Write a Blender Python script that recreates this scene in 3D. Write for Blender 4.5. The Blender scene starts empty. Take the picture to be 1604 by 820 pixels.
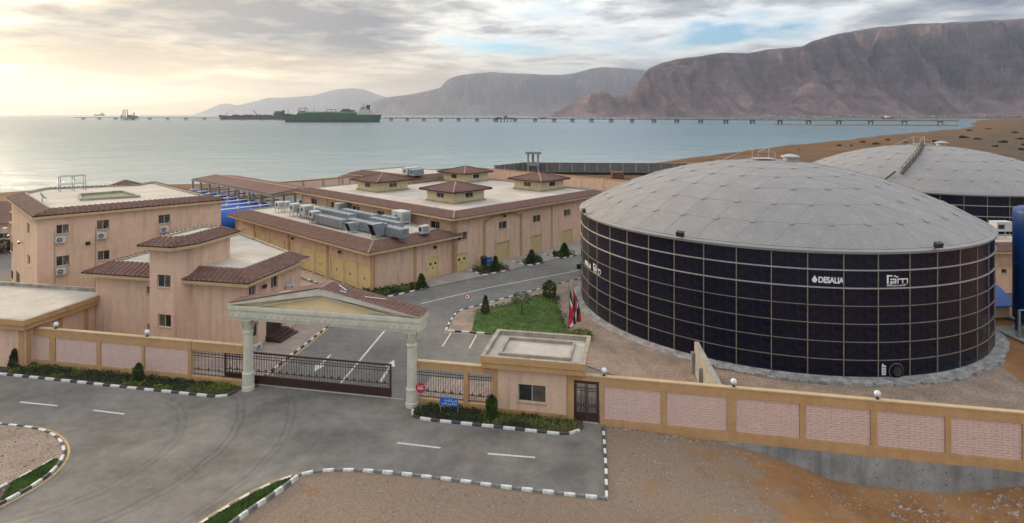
import bpy, math, random
import numpy as np
from mathutils import Vector
random.seed(7); RNG = np.random.default_rng(7)
sc = bpy.context.scene; COL = sc.collection
R = math.radians
# ---------------------------------------------------------------- camera
FPX = 945.0; HC = 20.0                      # focal length in photo pixels, drone height in metres
cam = bpy.data.cameras.new("camera"); co = bpy.data.objects.new("camera", cam); COL.objects.link(co)
co.location = (0, 0, HC); co.rotation_euler = (R(90), 0, 0)
cam.sensor_width = 36; cam.lens = 36*FPX/1604; cam.shift_y = -230/1604
cam.clip_start = 0.5; cam.clip_end = 200000
sc.camera = co
# ---------------------------------------------------------------- light and sky
SUN_AZ, SUN_EL = -52.0, 14.0                # degrees clockwise from +Y, height above the horizon
sdir = Vector((math.sin(R(SUN_AZ))*math.cos(R(SUN_EL)), math.cos(R(SUN_AZ))*math.cos(R(SUN_EL)), math.sin(R(SUN_EL))))
sl = bpy.data.lights.new("sun", 'SUN'); sl.energy = 1.5; sl.angle = R(10); sl.color = (1, .79, .52)
so = bpy.data.objects.new("sun", sl); COL.objects.link(so); so.location = (0, 0, 300)
so.rotation_euler = (-sdir).to_track_quat('-Z', 'Y').to_euler()
world = bpy.data.worlds.new("World"); sc.world = world; world.use_nodes = True
def world_nodes():
    nt = world.node_tree; N = nt.nodes; L = nt.links; N.clear()
    def n(t, **k):
        x = N.new(t)
        for a, b in k.items(): setattr(x, a, b)
        return x
    def m(op, a, b=None, c=None):
        x = n('ShaderNodeMath', operation=op)
        for i, v in enumerate((a, b, c)):
            if v is None: continue
            if isinstance(v, (int, float)): x.inputs[i].default_value = v
            else: L.new(v, x.inputs[i])
        return x.outputs[0]
    def ramp(f, stops, interp='LINEAR'):
        x = n('ShaderNodeValToRGB'); x.color_ramp.interpolation = interp
        e = x.color_ramp.elements
        while len(e) < len(stops): e.new(0.5)
        for i, (p, c) in enumerate(stops):
            e[i].position = p; e[i].color = (c, c, c, 1) if isinstance(c, (int, float)) else (*c, 1)
        L.new(f, x.inputs[0]); return x.outputs[0]
    def mix(f, a, b, mode='MIX'):
        x = n('ShaderNodeMix', data_type='RGBA', blend_type=mode)
        for s, v in ((0, f), (6, a), (7, b)):
            if isinstance(v, (int, float)): x.inputs[s].default_value = v
            elif isinstance(v, tuple): x.inputs[s].default_value = (*v, 1)
            else: L.new(v, x.inputs[s])
        return x.outputs[2]
    tc = n('ShaderNodeTexCoord'); sep = n('ShaderNodeSeparateXYZ'); L.new(tc.outputs['Generated'], sep.inputs[0])
    x, y, z = sep.outputs
    zc = m('MAXIMUM', z, 0.0)
    zz = m('ADD', zc, 0.075)
    comb = n('ShaderNodeCombineXYZ')
    L.new(m('DIVIDE', x, zz), comb.inputs[0]); L.new(m('DIVIDE', y, zz), comb.inputs[1])
    def noise(scale, detail, off, rough=.55, dist=0.0, stretch=(1, 1, 1)):
        mp = n('ShaderNodeMapping'); mp.inputs['Location'].default_value = off; mp.inputs['Scale'].default_value = stretch
        L.new(comb.outputs[0], mp.inputs[0])
        t = n('ShaderNodeTexNoise'); L.new(mp.outputs[0], t.inputs['Vector'])
        t.inputs['Scale'].default_value = scale; t.inputs['Detail'].default_value = detail
        t.inputs['Roughness'].default_value = rough; t.inputs['Distortion'].default_value = dist
        return t.outputs[0]
    sky = n('ShaderNodeTexSky', sky_type='NISHITA'); sky.sun_disc = False
    sky.sun_elevation = R(SUN_EL); sky.sun_rotation = R(SUN_AZ); sky.dust_density = 1.5; sky.air_density = 1.0
    dt = n('ShaderNodeVectorMath', operation='DOT_PRODUCT'); L.new(tc.outputs['Generated'], dt.inputs[0]); dt.inputs[1].default_value = sdir
    ds = m('MAXIMUM', dt.outputs['Value'], 0.0)
    glow = m('POWER', ds, 5.0)
    n1 = noise(.30, 9, (13.1, 2.9, 0), .52, .35)
    n2 = noise(.95, 8, (7.3, 2.2, 0), .6, .4)
    n3 = noise(2.8, 6, (1.0, 9.0, 0), .62, .3)
    cover = m('ADD', m('MULTIPLY', n1, .66), m('MULTIPLY', n2, .34))
    mask = ramp(cover, [(.37, 0.0), (.44, .88), (.52, 1.0)])
    dens = m('ADD', m('MULTIPLY', cover, .80), m('MULTIPLY', n3, .20))
    shade = ramp(dens, [(.41, 1.0), (.455, .78), (.50, .34), (.56, .06)])       # thin cloud glows, thick cloud is grey
    ccol = mix(shade, (.44, .56, .76), (3.7, 3.6, 3.4))
    warm = mix(m('MULTIPLY', glow, .95), ccol, (5.2, 3.8, 1.7))
    warm = mix(shade, mix(m('MULTIPLY', glow, .5), ccol, (1.7, 1.25, .85)), warm)
    skyc = mix(1.0, sky.outputs[0], (.34, .50, .66), 'MULTIPLY')
    body = mix(mask, skyc, warm)
    low = ramp(zc, [(0.0, 1.0), (.04, .72), (.115, 0.0)])           # far cloud deck merges into bright horizon haze
    hz = mix(m('POWER', ds, 2.2), (2.2, 2.45, 2.65), (6.4, 3.6, .55))
    body = mix(m('MULTIPLY', low, .80), body, hz)
    rise = m('ADD', 1.0, m('MULTIPLY', zc, 3.6))                   # overcast dome is brighter overhead; gain raised further to light the facades
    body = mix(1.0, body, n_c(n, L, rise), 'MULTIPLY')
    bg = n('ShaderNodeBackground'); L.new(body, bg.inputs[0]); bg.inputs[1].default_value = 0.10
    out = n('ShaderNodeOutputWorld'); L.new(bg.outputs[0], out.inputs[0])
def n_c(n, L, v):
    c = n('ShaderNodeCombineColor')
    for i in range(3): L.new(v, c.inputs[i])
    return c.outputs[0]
world_nodes()
vs = sc.view_settings; sc.display_settings.display_device = 'sRGB'
vs.view_transform = 'Standard'; vs.look = 'None'; vs.gamma = 1; vs.use_curve_mapping = False; vs.exposure = 1.2
sc.cycles.use_denoising = True
sc.cycles.max_bounces = 6; sc.cycles.volume_bounces = 0; sc.cycles.diffuse_bounces = 3; sc.cycles.glossy_bounces = 3
sc.cycles.transparent_max_bounces = 8
# ---------------------------------------------------------------- helpers
def gp(px, py, z=0.0):
    """where a photo point lies on the level z (map point in metres)"""
    Y = FPX*(HC-z)/(py-180.0); return ((px-802.0)/FPX*Y, Y)
class Fr:                                     # a local frame on the map
    def __init__(s, ox, oy, ang): s.o = (ox, oy); s.a = ang; s.u = (math.cos(ang), math.sin(ang)); s.n = (-s.u[1], s.u[0])
    def p(s, u, v, z=None):
        x = s.o[0]+u*s.u[0]+v*s.n[0]; y = s.o[1]+u*s.u[1]+v*s.n[1]
        return (x, y) if z is None else (x, y, z)
    def loc(s, x, y): dx, dy = x-s.o[0], y-s.o[1]; return (dx*s.u[0]+dy*s.u[1], dx*s.n[0]+dy*s.n[1])
def seg(P, Q): return Fr(P[0], P[1], math.atan2(Q[1]-P[1], Q[0]-P[0]))
def dist(P, Q): return math.hypot(Q[0]-P[0], Q[1]-P[1])
def hit(fr, px, v=0.0):
    """(s, depth Y) where the sight line of photo column px crosses the line v of a frame"""
    k = (px-802.0)/FPX; ox, oy = fr.p(0, v)
    s = (k*oy-ox)/(fr.u[0]-k*fr.u[1]); return s, oy+s*fr.u[1]
def wpx(fr, x0, y0, x1, y1, v=0.0):
    s0, _ = hit(fr, x0, v); s1, _ = hit(fr, x1, v); _, Y = hit(fr, (x0+x1)/2, v)
    return (min(s0, s1), max(s0, s1), HC-(y1-180)/FPX*Y, HC-(y0-180)/FPX*Y)
ID = Fr(0, 0, 0)
class MB:
    def __init__(s): s.v = []; s.f = []
    def add(s, vs_, fs):
        b = len(s.v); s.v += [tuple(q) for q in vs_]; s.f += [tuple(i+b for i in f) for f in fs]; return s
    def poly(s, pts): return s.add(pts, [tuple(range(len(pts)))])
    def box(s, x0, x1, y0, y1, z0, z1, fr=ID):
        P = [fr.p(x, y, z) for z in (z0, z1) for x, y in ((x0, y0), (x1, y0), (x1, y1), (x0, y1))]
        return s.add(P, [(0, 3, 2, 1), (4, 5, 6, 7), (0, 1, 5, 4), (1, 2, 6, 5), (2, 3, 7, 6), (3, 0, 4, 7)])
    def bbox(s, x0, x1, y0, y1, z0, z1, fr=ID, c=.02):          # box with chamfered top edges
        P = [fr.p(x, y, z) for z, d in ((z0, 0), (z1-c, 0), (z1, c)) for x, y in ((x0+d, y0+d), (x1-d, y0+d), (x1-d, y1-d), (x0+d, y1-d))]
        F = [(0, 3, 2, 1), (8, 9, 10, 11)]
        for b in (0, 4): F += [(b+i, b+(i+1) % 4, b+4+(i+1) % 4, b+4+i) for i in range(4)]
        return s.add(P, F)
    def prism(s, pts, z0, z1):
        n = len(pts)
        return s.add([(x, y, z0) for x, y in pts]+[(x, y, z1) for x, y in pts],
                     [tuple(range(n-1, -1, -1)), tuple(range(n, 2*n))]+[(i, (i+1) % n, n+(i+1) % n, n+i) for i in range(n)])
    def beam(s, p, q, w, h=None, up=(0, 0, 1)):
        h = h or w; p = Vector(p); q = Vector(q); d = (q-p).normalized(); upv = Vector(up)
        if abs(d.dot(upv)) > .98: upv = Vector((0, 1, 0))
        a = d.cross(upv).normalized()*w/2; b = a.cross(d).normalized()*h/2
        P = [c+i*a+j*b for c in (p, q) for i, j in ((-1, -1), (1, -1), (1, 1), (-1, 1))]
        return s.add(P, [(0, 1, 2, 3), (7, 6, 5, 4)]+[(i, i+4, (i+1) % 4+4, (i+1) % 4) for i in range(4)])
    def tube(s, pts, r, n=6, closed=False):
        pts = [Vector(p) for p in pts]; m_ = len(pts); rs = r if isinstance(r, (list, tuple)) else [r]*m_
        V = []; pa = None
        for i, p in enumerate(pts):
            a = pts[(i-1) % m_] if (closed or i > 0) else p; b = pts[(i+1) % m_] if (closed or i < m_-1) else p
            d = (b-a).normalized()
            if pa is None:
                up = Vector((0, 0, 1)) if abs(d.z) < .9 else Vector((1, 0, 0)); pa = d.cross(up).normalized()
            pa = (pa-d*pa.dot(d)).normalized(); pb = d.cross(pa)
            V += [p+rs[i]*(math.cos(2*math.pi*k/n)*pa+math.sin(2*math.pi*k/n)*pb) for k in range(n)]
        F = []
        for i in range(m_ if closed else m_-1):
            j = (i+1) % m_
            F += [(i*n+k, i*n+(k+1) % n, j*n+(k+1) % n, j*n+k) for k in range(n)]
        if not closed: F += [tuple(range(n-1, -1, -1)), tuple(range((m_-1)*n, m_*n))]
        return s.add(V, F)
    def lathe(s, prof, n=16, c=(0, 0), cap=True, flute=None):
        V = []
        for r, z in prof:
            for k in range(n):
                a = 2*math.pi*k/n; rr = r
                if flute and flute[0] <= z <= flute[1] and k % 2: rr = r*.9
                V.append((c[0]+rr*math.cos(a), c[1]+rr*math.sin(a), z))
        F = [(i*n+k, i*n+(k+1) % n, (i+1)*n+(k+1) % n, (i+1)*n+k) for i in range(len(prof)-1) for k in range(n)]
        if cap: F += [tuple(range(n-1, -1, -1)), tuple(range((len(prof)-1)*n, len(prof)*n))]
        return s.add(V, F)
    def grid(s, P):                                             # P[i][j] points
        r, c = len(P), len(P[0])
        return s.add([q for row in P for q in row], [(i*c+j, i*c+j+1, (i+1)*c+j+1, (i+1)*c+j) for i in range(r-1) for j in range(c-1)])
LOC = {}
def mesh_of(name, mb, mat, org=(0, 0, 0), smooth=False):
    me = bpy.data.meshes.new(name)
    ox, oy, oz = org
    me.from_pydata([(x-ox, y-oy, z-oz) for x, y, z in mb.v], [], mb.f); me.update()
    if mat: me.materials.append(mat)
    if smooth: me.shade_smooth()
    return me
def props(o, label=None, cat=None, group=None, kind=None):
    if label: o['label'] = label
    if cat: o['category'] = cat
    if group: o['group'] = group
    if kind: o['kind'] = kind
    return o
def wloc(o):
    return LOC.get(o.name, (0, 0, 0))
def obj(name, mb, mat, parent=None, label=None, cat=None, group=None, kind=None, smooth=False, org=None):
    """link a builder as ONE mesh; its geometry is given in map coordinates"""
    if org is None:
        if parent is not None: org = wloc(parent)
        else:
            a = np.array(mb.v); org = (float((a[:, 0].min()+a[:, 0].max())/2), float((a[:, 1].min()+a[:, 1].max())/2), float(a[:, 2].min()))
    o = bpy.data.objects.new(name, mesh_of(name, mb, mat, org, smooth)); COL.objects.link(o)
    if parent is not None:
        o.parent = parent; pl = wloc(parent); o.location = tuple(org[i]-pl[i] for i in range(3))
    else: o.location = org
    LOC[o.name] = tuple(org)
    return props(o, label, cat, group, kind)
def thing(name, label, cat, loc=(0, 0, 0), rotz=0, group=None, kind=None):
    o = bpy.data.objects.new(name, None); COL.objects.link(o); o.empty_display_size = .2
    if len(loc) == 2: loc = (*loc, 0)
    o.location = loc; o.rotation_euler = (0, 0, rotz); LOC[o.name] = tuple(loc)
    return props(o, label, cat, group, kind)
def inst(name, me, parent, loc=(0, 0, 0), rotz=0, scale=None):   # one more piece sharing a mesh (location in its parent's space)
    o = bpy.data.objects.new(name, me); COL.objects.link(o)
    o.parent = parent; o.location = loc; o.rotation_euler = (0, 0, rotz)
    if scale: o.scale = scale
    return o
def dup(root, loc, rotz=0, label=None, scale=None):
    r = root.copy(); COL.objects.link(r); r.location = loc if len(loc) == 3 else (*loc, 0); r.rotation_euler = (0, 0, rotz)
    if scale: r.scale = (scale,)*3 if isinstance(scale, (int, float)) else scale
    if label: r['label'] = label
    for ch in list(root.children):
        c = ch.copy(); COL.objects.link(c); c.parent = r
        for g in list(ch.children):
            d = g.copy(); COL.objects.link(d); d.parent = c
    return r
def offset(poly, d):                                             # CCW polygon; d > 0 grows it
    n = len(poly); out = []
    for i in range(n):
        a, b, c = poly[i-1], poly[i], poly[(i+1) % n]
        u = (b[0]-a[0], b[1]-a[1]); w = (c[0]-b[0], c[1]-b[1])
        lu = math.hypot(*u); lw = math.hypot(*w)
        n1 = (u[1]/lu, -u[0]/lu); n2 = (w[1]/lw, -w[0]/lw)
        k = 1+n1[0]*n2[0]+n1[1]*n2[1]
        out.append((b[0]+d*(n1[0]+n2[0])/k, b[1]+d*(n1[1]+n2[1])/k))
    return out
# ---------------------------------------------------------------- procedural materials
MATS = {}
def mat(name, col, rough=.8, var=.12, scale=3.0, bump=0.0, bscale=30.0, metal=0.0, col2=None, fine=.0, fscale=60., spec=.5, dirt=None, stretch=None):
    """principled surface with coarse tone variation, fine grain, relief and optional drip stains (stretch squeezes the noise)"""
    m = bpy.data.materials.new(name); m.use_nodes = True; nt = m.node_tree; N = nt.nodes; L = nt.links
    b = N['Principled BSDF']; b.inputs['Roughness'].default_value = rough; b.inputs['Metallic'].default_value = metal
    b.inputs['Specular IOR Level'].default_value = spec
    tc = N.new('ShaderNodeTexCoord'); src = tc.outputs['Object']
    if stretch:
        mp = N.new('ShaderNodeMapping'); mp.inputs['Scale'].default_value = stretch; L.new(src, mp.inputs[0]); src = mp.outputs[0]
    t = N.new('ShaderNodeTexNoise'); t.inputs['Scale'].default_value = scale; t.inputs['Detail'].default_value = 6; t.inputs['Roughness'].default_value = .62
    L.new(src, t.inputs['Vector'])
    r = N.new('ShaderNodeValToRGB'); c2 = col2 or tuple(c*(1-2.0*var) for c in col)
    r.color_ramp.elements[0].color = (*c2, 1); r.color_ramp.elements[0].position = .32
    r.color_ramp.elements[1].color = (*[min(1, c*(1+var*.7)) for c in col], 1); r.color_ramp.elements[1].position = .66
    L.new(t.outputs[0], r.inputs[0]); out = r.outputs[0]
    if fine:
        t2 = N.new('ShaderNodeTexNoise'); t2.inputs['Scale'].default_value = fscale; t2.inputs['Detail'].default_value = 3
        L.new(tc.outputs['Object'], t2.inputs['Vector'])
        r2 = N.new('ShaderNodeMapRange'); r2.inputs[1].default_value = .3; r2.inputs[2].default_value = .7
        r2.inputs[3].default_value = 1-fine; r2.inputs[4].default_value = 1+fine; L.new(t2.outputs[0], r2.inputs[0])
        mx = N.new('ShaderNodeVectorMath'); mx.operation = 'SCALE'; L.new(out, mx.inputs[0]); L.new(r2.outputs[0], mx.inputs['Scale']); out = mx.outputs[0]
    if dirt:
        mp = N.new('ShaderNodeMapping'); mp.inputs['Scale'].default_value = (2.2, 2.2, .22); L.new(tc.outputs['Object'], mp.inputs[0])
        t3 = N.new('ShaderNodeTexNoise'); t3.inputs['Scale'].default_value = .9; t3.inputs['Detail'].default_value = 7; L.new(mp.outputs[0], t3.inputs['Vector'])
        r3 = N.new('ShaderNodeMapRange'); r3.inputs[1].default_value = .5; r3.inputs[2].default_value = .75; r3.inputs[4].default_value = dirt[1]
        L.new(t3.outputs[0], r3.inputs[0])
        mx = N.new('ShaderNodeMix'); mx.data_type = 'RGBA'; L.new(r3.outputs[0], mx.inputs[0]); L.new(out, mx.inputs[6]); mx.inputs[7].default_value = (*dirt[0], 1); out = mx.outputs[2]
    L.new(out, b.inputs['Base Color'])
    if bump:
        t4 = N.new('ShaderNodeTexNoise'); t4.inputs['Scale'].default_value = bscale; t4.inputs['Detail'].default_value = 4; L.new(tc.outputs['Object'], t4.inputs['Vector'])
        bp = N.new('ShaderNodeBump'); bp.inputs['Strength'].default_value = bump; bp.inputs['Distance'].default_value = .05
        L.new(t4.outputs[0], bp.inputs['Height']); L.new(bp.outputs[0], b.inputs['Normal'])
    MATS[name] = m; return m
# numpy value noise, for terrain
def vnoise(x, y, seed=0):
    xi = np.floor(x).astype(np.int64); yi = np.floor(y).astype(np.int64); fx = x-xi; fy = y-yi
    fx = fx*fx*(3-2*fx); fy = fy*fy*(3-2*fy)
    def h(a, b):
        k = (a*374761393+b*668265263+seed*974634777) & 0x7fffffff
        k = ((k ^ (k >> 13))*1274126177) & 0x7fffffff
        return ((k ^ (k >> 16)) & 0xffff)/65535.0
    return (h(xi, yi)*(1-fx)+h(xi+1, yi)*fx)*(1-fy)+(h(xi, yi+1)*(1-fx)+h(xi+1, yi+1)*fx)*fy
def fbm(x, y, o=5, seed=0, ridged=False, g=.5):
    t = 0; a = 1; n = 0
    for i in range(o):
        k = vnoise(x*2**i+13.7*i, y*2**i+7.1*i, seed+i)
        if ridged: k = 1-abs(2*k-1)
        t = t+a*k; n += a; a *= g
    return t/n
# ================================================================ THE SETTING
HALL0 = gp(711, 428)                                   # near corner of the big hall
HF = Fr(HALL0[0], HALL0[1], R(47.0))                   # site frame: u along the hall's garage front, v along its long side
P1_ = gp(945, 665); P0_ = gp(85, 516, 3.09)
FF = Fr(P1_[0], P1_[1], math.atan2(P1_[1]-P0_[1], P1_[0]-P0_[0]))   # front frame: u along the street wall, v into the site
def fw(x0, y0, x1, y1, v=0.0): return wpx(FF, x0, y0, x1, y1, v)
def fu(px, v=0.0): return hit(FF, px, v)[0]
# ---- sea
def sea_material():
    m = bpy.data.materials.new("sea_water"); m.use_nodes = True; nt = m.node_tree; N = nt.nodes; L = nt.links; b = N['Principled BSDF']
    b.inputs['Base Color'].default_value = (.045, .13, .15, 1); b.inputs['Roughness'].default_value = .22; b.inputs['IOR'].default_value = 1.333
    tc = N.new('ShaderNodeTexCoord'); geo = N.new('ShaderNodeNewGeometry')
    cs = []
    for sc_, st in ((.55, (1, .45, 1)), (.06, (.5, 1.0, 1)), (.011, (.45, 1.3, 1))):
        mp = N.new('ShaderNodeMapping'); mp.inputs['Scale'].default_value = st; mp.inputs['Rotation'].default_value = (0, 0, .35); L.new(tc.outputs['Object'], mp.inputs[0])
        t = N.new('ShaderNodeTexNoise'); t.inputs['Scale'].default_value = sc_; t.inputs['Detail'].default_value = 6; t.inputs['Roughness'].default_value = .65
        L.new(mp.outputs[0], t.inputs['Vector']); cs.append(t.outputs[0])
    prev = None
    for h, st, d in ((cs[0], .55, 1.0), (cs[1], .35, 9.0), (cs[2], .22, 40.)):
        bp = N.new('ShaderNodeBump'); bp.inputs['Strength'].default_value = st; bp.inputs['Distance'].default_value = d
        L.new(h, bp.inputs['Height'])
        if prev: L.new(prev, bp.inputs['Normal'])
        prev = bp.outputs[0]
    L.new(prev, b.inputs['Normal'])
    # shallow water along the beach is paler
    sp = N.new('ShaderNodeSeparateXYZ'); L.new(geo.outputs['Position'], sp.inputs[0])
    mr = N.new('ShaderNodeMapRange'); mr.inputs[1].default_value = 180; mr.inputs[2].default_value = 900; L.new(sp.outputs[1], mr.inputs[0])
    ad = N.new('ShaderNodeMath'); ad.operation = 'MULTIPLY_ADD'; L.new(cs[1], ad.inputs[0]); ad.inputs[1].default_value = .5; L.new(mr.outputs[0], ad.inputs[2])
    r = N.new('ShaderNodeValToRGB'); e = r.color_ramp.elements; e[0].position = .18; e[0].color = (.30, .36, .35, 1); e[1].position = 1.15; e[1].color = (.028, .105, .15, 1)
    e.new(.55).color = (.085, .175, .20, 1)
    L.new(ad.outputs[0], r.inputs[0]); L.new(r.outputs[0], b.inputs['Base Color'])
    return m
SEA = sea_material()
mb = MB(); mb.grid([[(x, y, -2.0) for x in (-31000, -6000, -600, 600, 6000, 31000)] for y in (90, 400, 1500, 6000, 16000, 29000)])
obj('sea', mb, SEA, kind='structure', org=(0, 0, -2))
# ---- ground, with the beach and the coast round the bay
SHORE = np.array([(-6000, -200), (-600, 95), (-300, 135), (-152, 164), (-128, 186), (-60, 205), (0, 232), (67, 276), (101, 320), (168, 400), (261, 495), (424, 671), (667, 904), (860, 1120), (1128, 1485), (1700, 2200),
                  (2382, 2970), (2650, 3800), (2600, 4158), (2000, 4500), (1515, 4800), (900, 5200), (520, 5600), (380, 6600), (300, 9000), (-2200, 14000), (-9000, 22000), (-12000, 30000)], float)
def shore_dist(X, Y):
    """positive on land (right of / below the shoreline)"""
    best = np.full(X.shape, 1e9); sgn = np.ones(X.shape)
    for a, b in zip(SHORE[:-1], SHORE[1:]):
        d = b-a; l2 = d@d; t = np.clip(((X-a[0])*d[0]+(Y-a[1])*d[1])/l2, 0, 1)
        dx = X-a[0]-t*d[0]; dy = Y-a[1]-t*d[1]; ds = np.hypot(dx, dy)
        cr = d[0]*dy-d[1]*dx
        m_ = ds < best-1e-6; best = np.where(m_, ds, best); sgn = np.where(m_, np.where(cr < 0, 1., -1.), sgn)
    return best*sgn
DIP_U = [-8, 0, 4, 7.3, 10, 12.2, 13.5, 16, 20, 21.5, 23.6, 30, 50]
DIP_Z = [0, 0, -.10, -.36, -.78, -1.4, -1.85, -2.0, -1.9, -1.5, -.95, -.8, -.8]
def terrain(X, Y):
    d = shore_dist(X, Y)
    d = d+4*(vnoise(X*.03, Y*.03, 3)-.5)*np.clip(Y/200, .2, 6)
    z = np.clip(d*.05, -3.5, 1.93)-2.0
    z = z+np.where(d > 60, 1, 0)*np.clip((Y-240)*.004, 0, 3)*fbm(X*.012, Y*.012, 4, 5)
    du, dv = X-FF.o[0], Y-FF.o[1]; u = du*FF.u[0]+dv*FF.u[1]; v = du*FF.n[0]+dv*FF.n[1]
    f = np.clip((.75-v)/.45, 0, 1); f = f*f*(3-2*f)
    ue = u+.22*np.minimum(v, 0)+.9*(fbm(X*.35, Y*.35, 3, 9)-.5)
    dip = np.interp(ue, DIP_U, DIP_Z)*(1+.03*np.clip(-v, 0, 10))
    rough = (fbm(X*.8, Y*.8, 5, 21)-.45)*np.interp(ue, [2, 6, 14, 40], [.10, .30, .75, .75])*np.clip((-v-.2)/2, 0, 1)
    rub = np.clip((u-17.5)/4, 0, 1)*np.clip((-v-1.0)/2.5, 0, 1)*(fbm(X*1.6, Y*1.6, 4, 4, True)-.35)*.9
    lot = np.where((Y < 34.5) & (v < -3) & (X < 8), .05*fbm(X*1.2, Y*1.2, 4, 2), 0)
    return z+f*(dip+rough+rub)+lot
def axis(*parts):
    out = []
    for a, b, st in parts: out += list(np.arange(a, b, st))
    return np.array(out+[parts[-1][1]])
xs = axis((-9000, -1000, 900), (-1000, -200, 80), (-200, -60, 12), (-60, -3, 1.5), (-3, 46, .28), (46, 120, 3), (120, 800, 14), (800, 3000, 90), (3000, 31000, 1000))
ys = axis((8, 24, 2.), (24, 44, .28), (44, 120, 3), (120, 420, 4), (420, 1200, 16), (1200, 6000, 90), (6000, 28800, 1600))
GX, GY = np.meshgrid(xs, ys); GZ = terrain(GX, GY)
mb = MB(); nr, nc = GX.shape
mb.v = list(zip(GX.ravel().tolist(), GY.ravel().tolist(), GZ.ravel().tolist()))
mb.f = [(i*nc+j, i*nc+j+1, (i+1)*nc+j+1, (i+1)*nc+j) for i in range(nr-1) for j in range(nc-1)]
def ground_material():
    m = bpy.data.materials.new("ground_earth"); m.use_nodes = True; nt = m.node_tree; N = nt.nodes; L = nt.links; b = N['Principled BSDF']
    b.inputs['Roughness'].default_value = .95; b.inputs['Specular IOR Level'].default_value = .2
    tc = N.new('ShaderNodeTexCoord'); at = N.new('ShaderNodeAttribute'); at.attribute_name = 'soil'
    def nz(s, d=6, r=.65):
        t = N.new('ShaderNodeTexNoise'); t.inputs['Scale'].default_value = s; t.inputs['Detail'].default_value = d; t.inputs['Roughness'].default_value = r
        L.new(tc.outputs['Object'], t.inputs['Vector']); return t.outputs[0]
    def rp(f, *st):
        r = N.new('ShaderNodeValToRGB'); e = r.color_ramp.elements
        while len(e) < len(st): e.new(.5)
        for k, (p, c) in enumerate(st): e[k].position = p; e[k].color = (*c, 1)
        L.new(f, r.inputs[0]); return r.outputs[0]
    def mx(f, a, c):
        x = N.new('ShaderNodeMix'); x.data_type = 'RGBA'; L.new(f, x.inputs[0]); L.new(a, x.inputs[6]); L.new(c, x.inputs[7]); return x.outputs[2]
    gravel = rp(nz(10, 12, .92), (.34, (.095, .068, .050)), (.5, (.245, .178, .126)), (.66, (.41, .32, .245)))
    sand = rp(nz(.25, 8), (.3, (.19, .092, .040)), (.55, (.31, .160, .066)), (.75, (.37, .22, .115)))
    beach = rp(nz(.035, 8), (.32, (.065, .034, .016)), (.5, (.125, .064, .026)), (.68, (.18, .10, .048)))
    sp = N.new('ShaderNodeSeparateColor'); L.new(at.outputs['Color'], sp.inputs[0])
    n = nz(.45, 7); br = N.new('ShaderNodeMath'); br.operation = 'MULTIPLY_ADD'; L.new(n, br.inputs[0]); br.inputs[1].default_value = 1.6
    ad = N.new('ShaderNodeMath'); ad.operation = 'ADD'; L.new(sp.outputs[0], ad.inputs[0]); ad.inputs[1].default_value = -.8
    L.new(ad.outputs[0], br.inputs[2])
    cl = N.new('ShaderNodeMapRange'); cl.inputs[1].default_value = .35; cl.inputs[2].default_value = .65; L.new(br.outputs[0], cl.inputs[0])
    near = mx(cl.outputs[0], sand, gravel)
    c = mx(sp.outputs[1], near, beach)
    scrub = rp(nz(.06, 8, .75), (.42, (.13, .078, .04)), (.56, (.055, .048, .03)))
    c = mx(sp.outputs[2], c, scrub)
    L.new(c, b.inputs['Base Color'])
    bp = N.new('ShaderNodeBump'); bp.inputs['Strength'].default_value = .7; bp.inputs['Distance'].default_value = .08; L.new(nz(9, 8, .8), bp.inputs['Height']); L.new(bp.outputs[0], b.inputs['Normal'])
    return m
gme = mesh_of('ground', mb, ground_material(), smooth=True)
du, dv = GX-FF.o[0], GY-FF.o[1]; GU = du*FF.u[0]+dv*FF.u[1]; GV = du*FF.n[0]+dv*FF.n[1]
gr = np.interp(GU, [-60, 3, 7, 10, 14, 30], [.80, .76, .66, .45, .24, .33]); gr = np.where(GV > 0, .1, gr)
be = np.clip((GY-125)/30, 0, 1); scr = np.clip((GX-.42*GY)/60, 0, 1)*np.clip((GY-150)/80, 0, 1)*np.clip((shore_dist(GX, GY)-40)/80, 0, 1)
ca = gme.color_attributes.new('soil', 'FLOAT_COLOR', 'POINT')
ca.data.foreach_set('color', np.stack([gr, be, scr, np.ones_like(gr)], -1).astype(np.float32).ravel())
go = bpy.data.objects.new('ground', gme); COL.objects.link(go); props(go, kind='structure')
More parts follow.
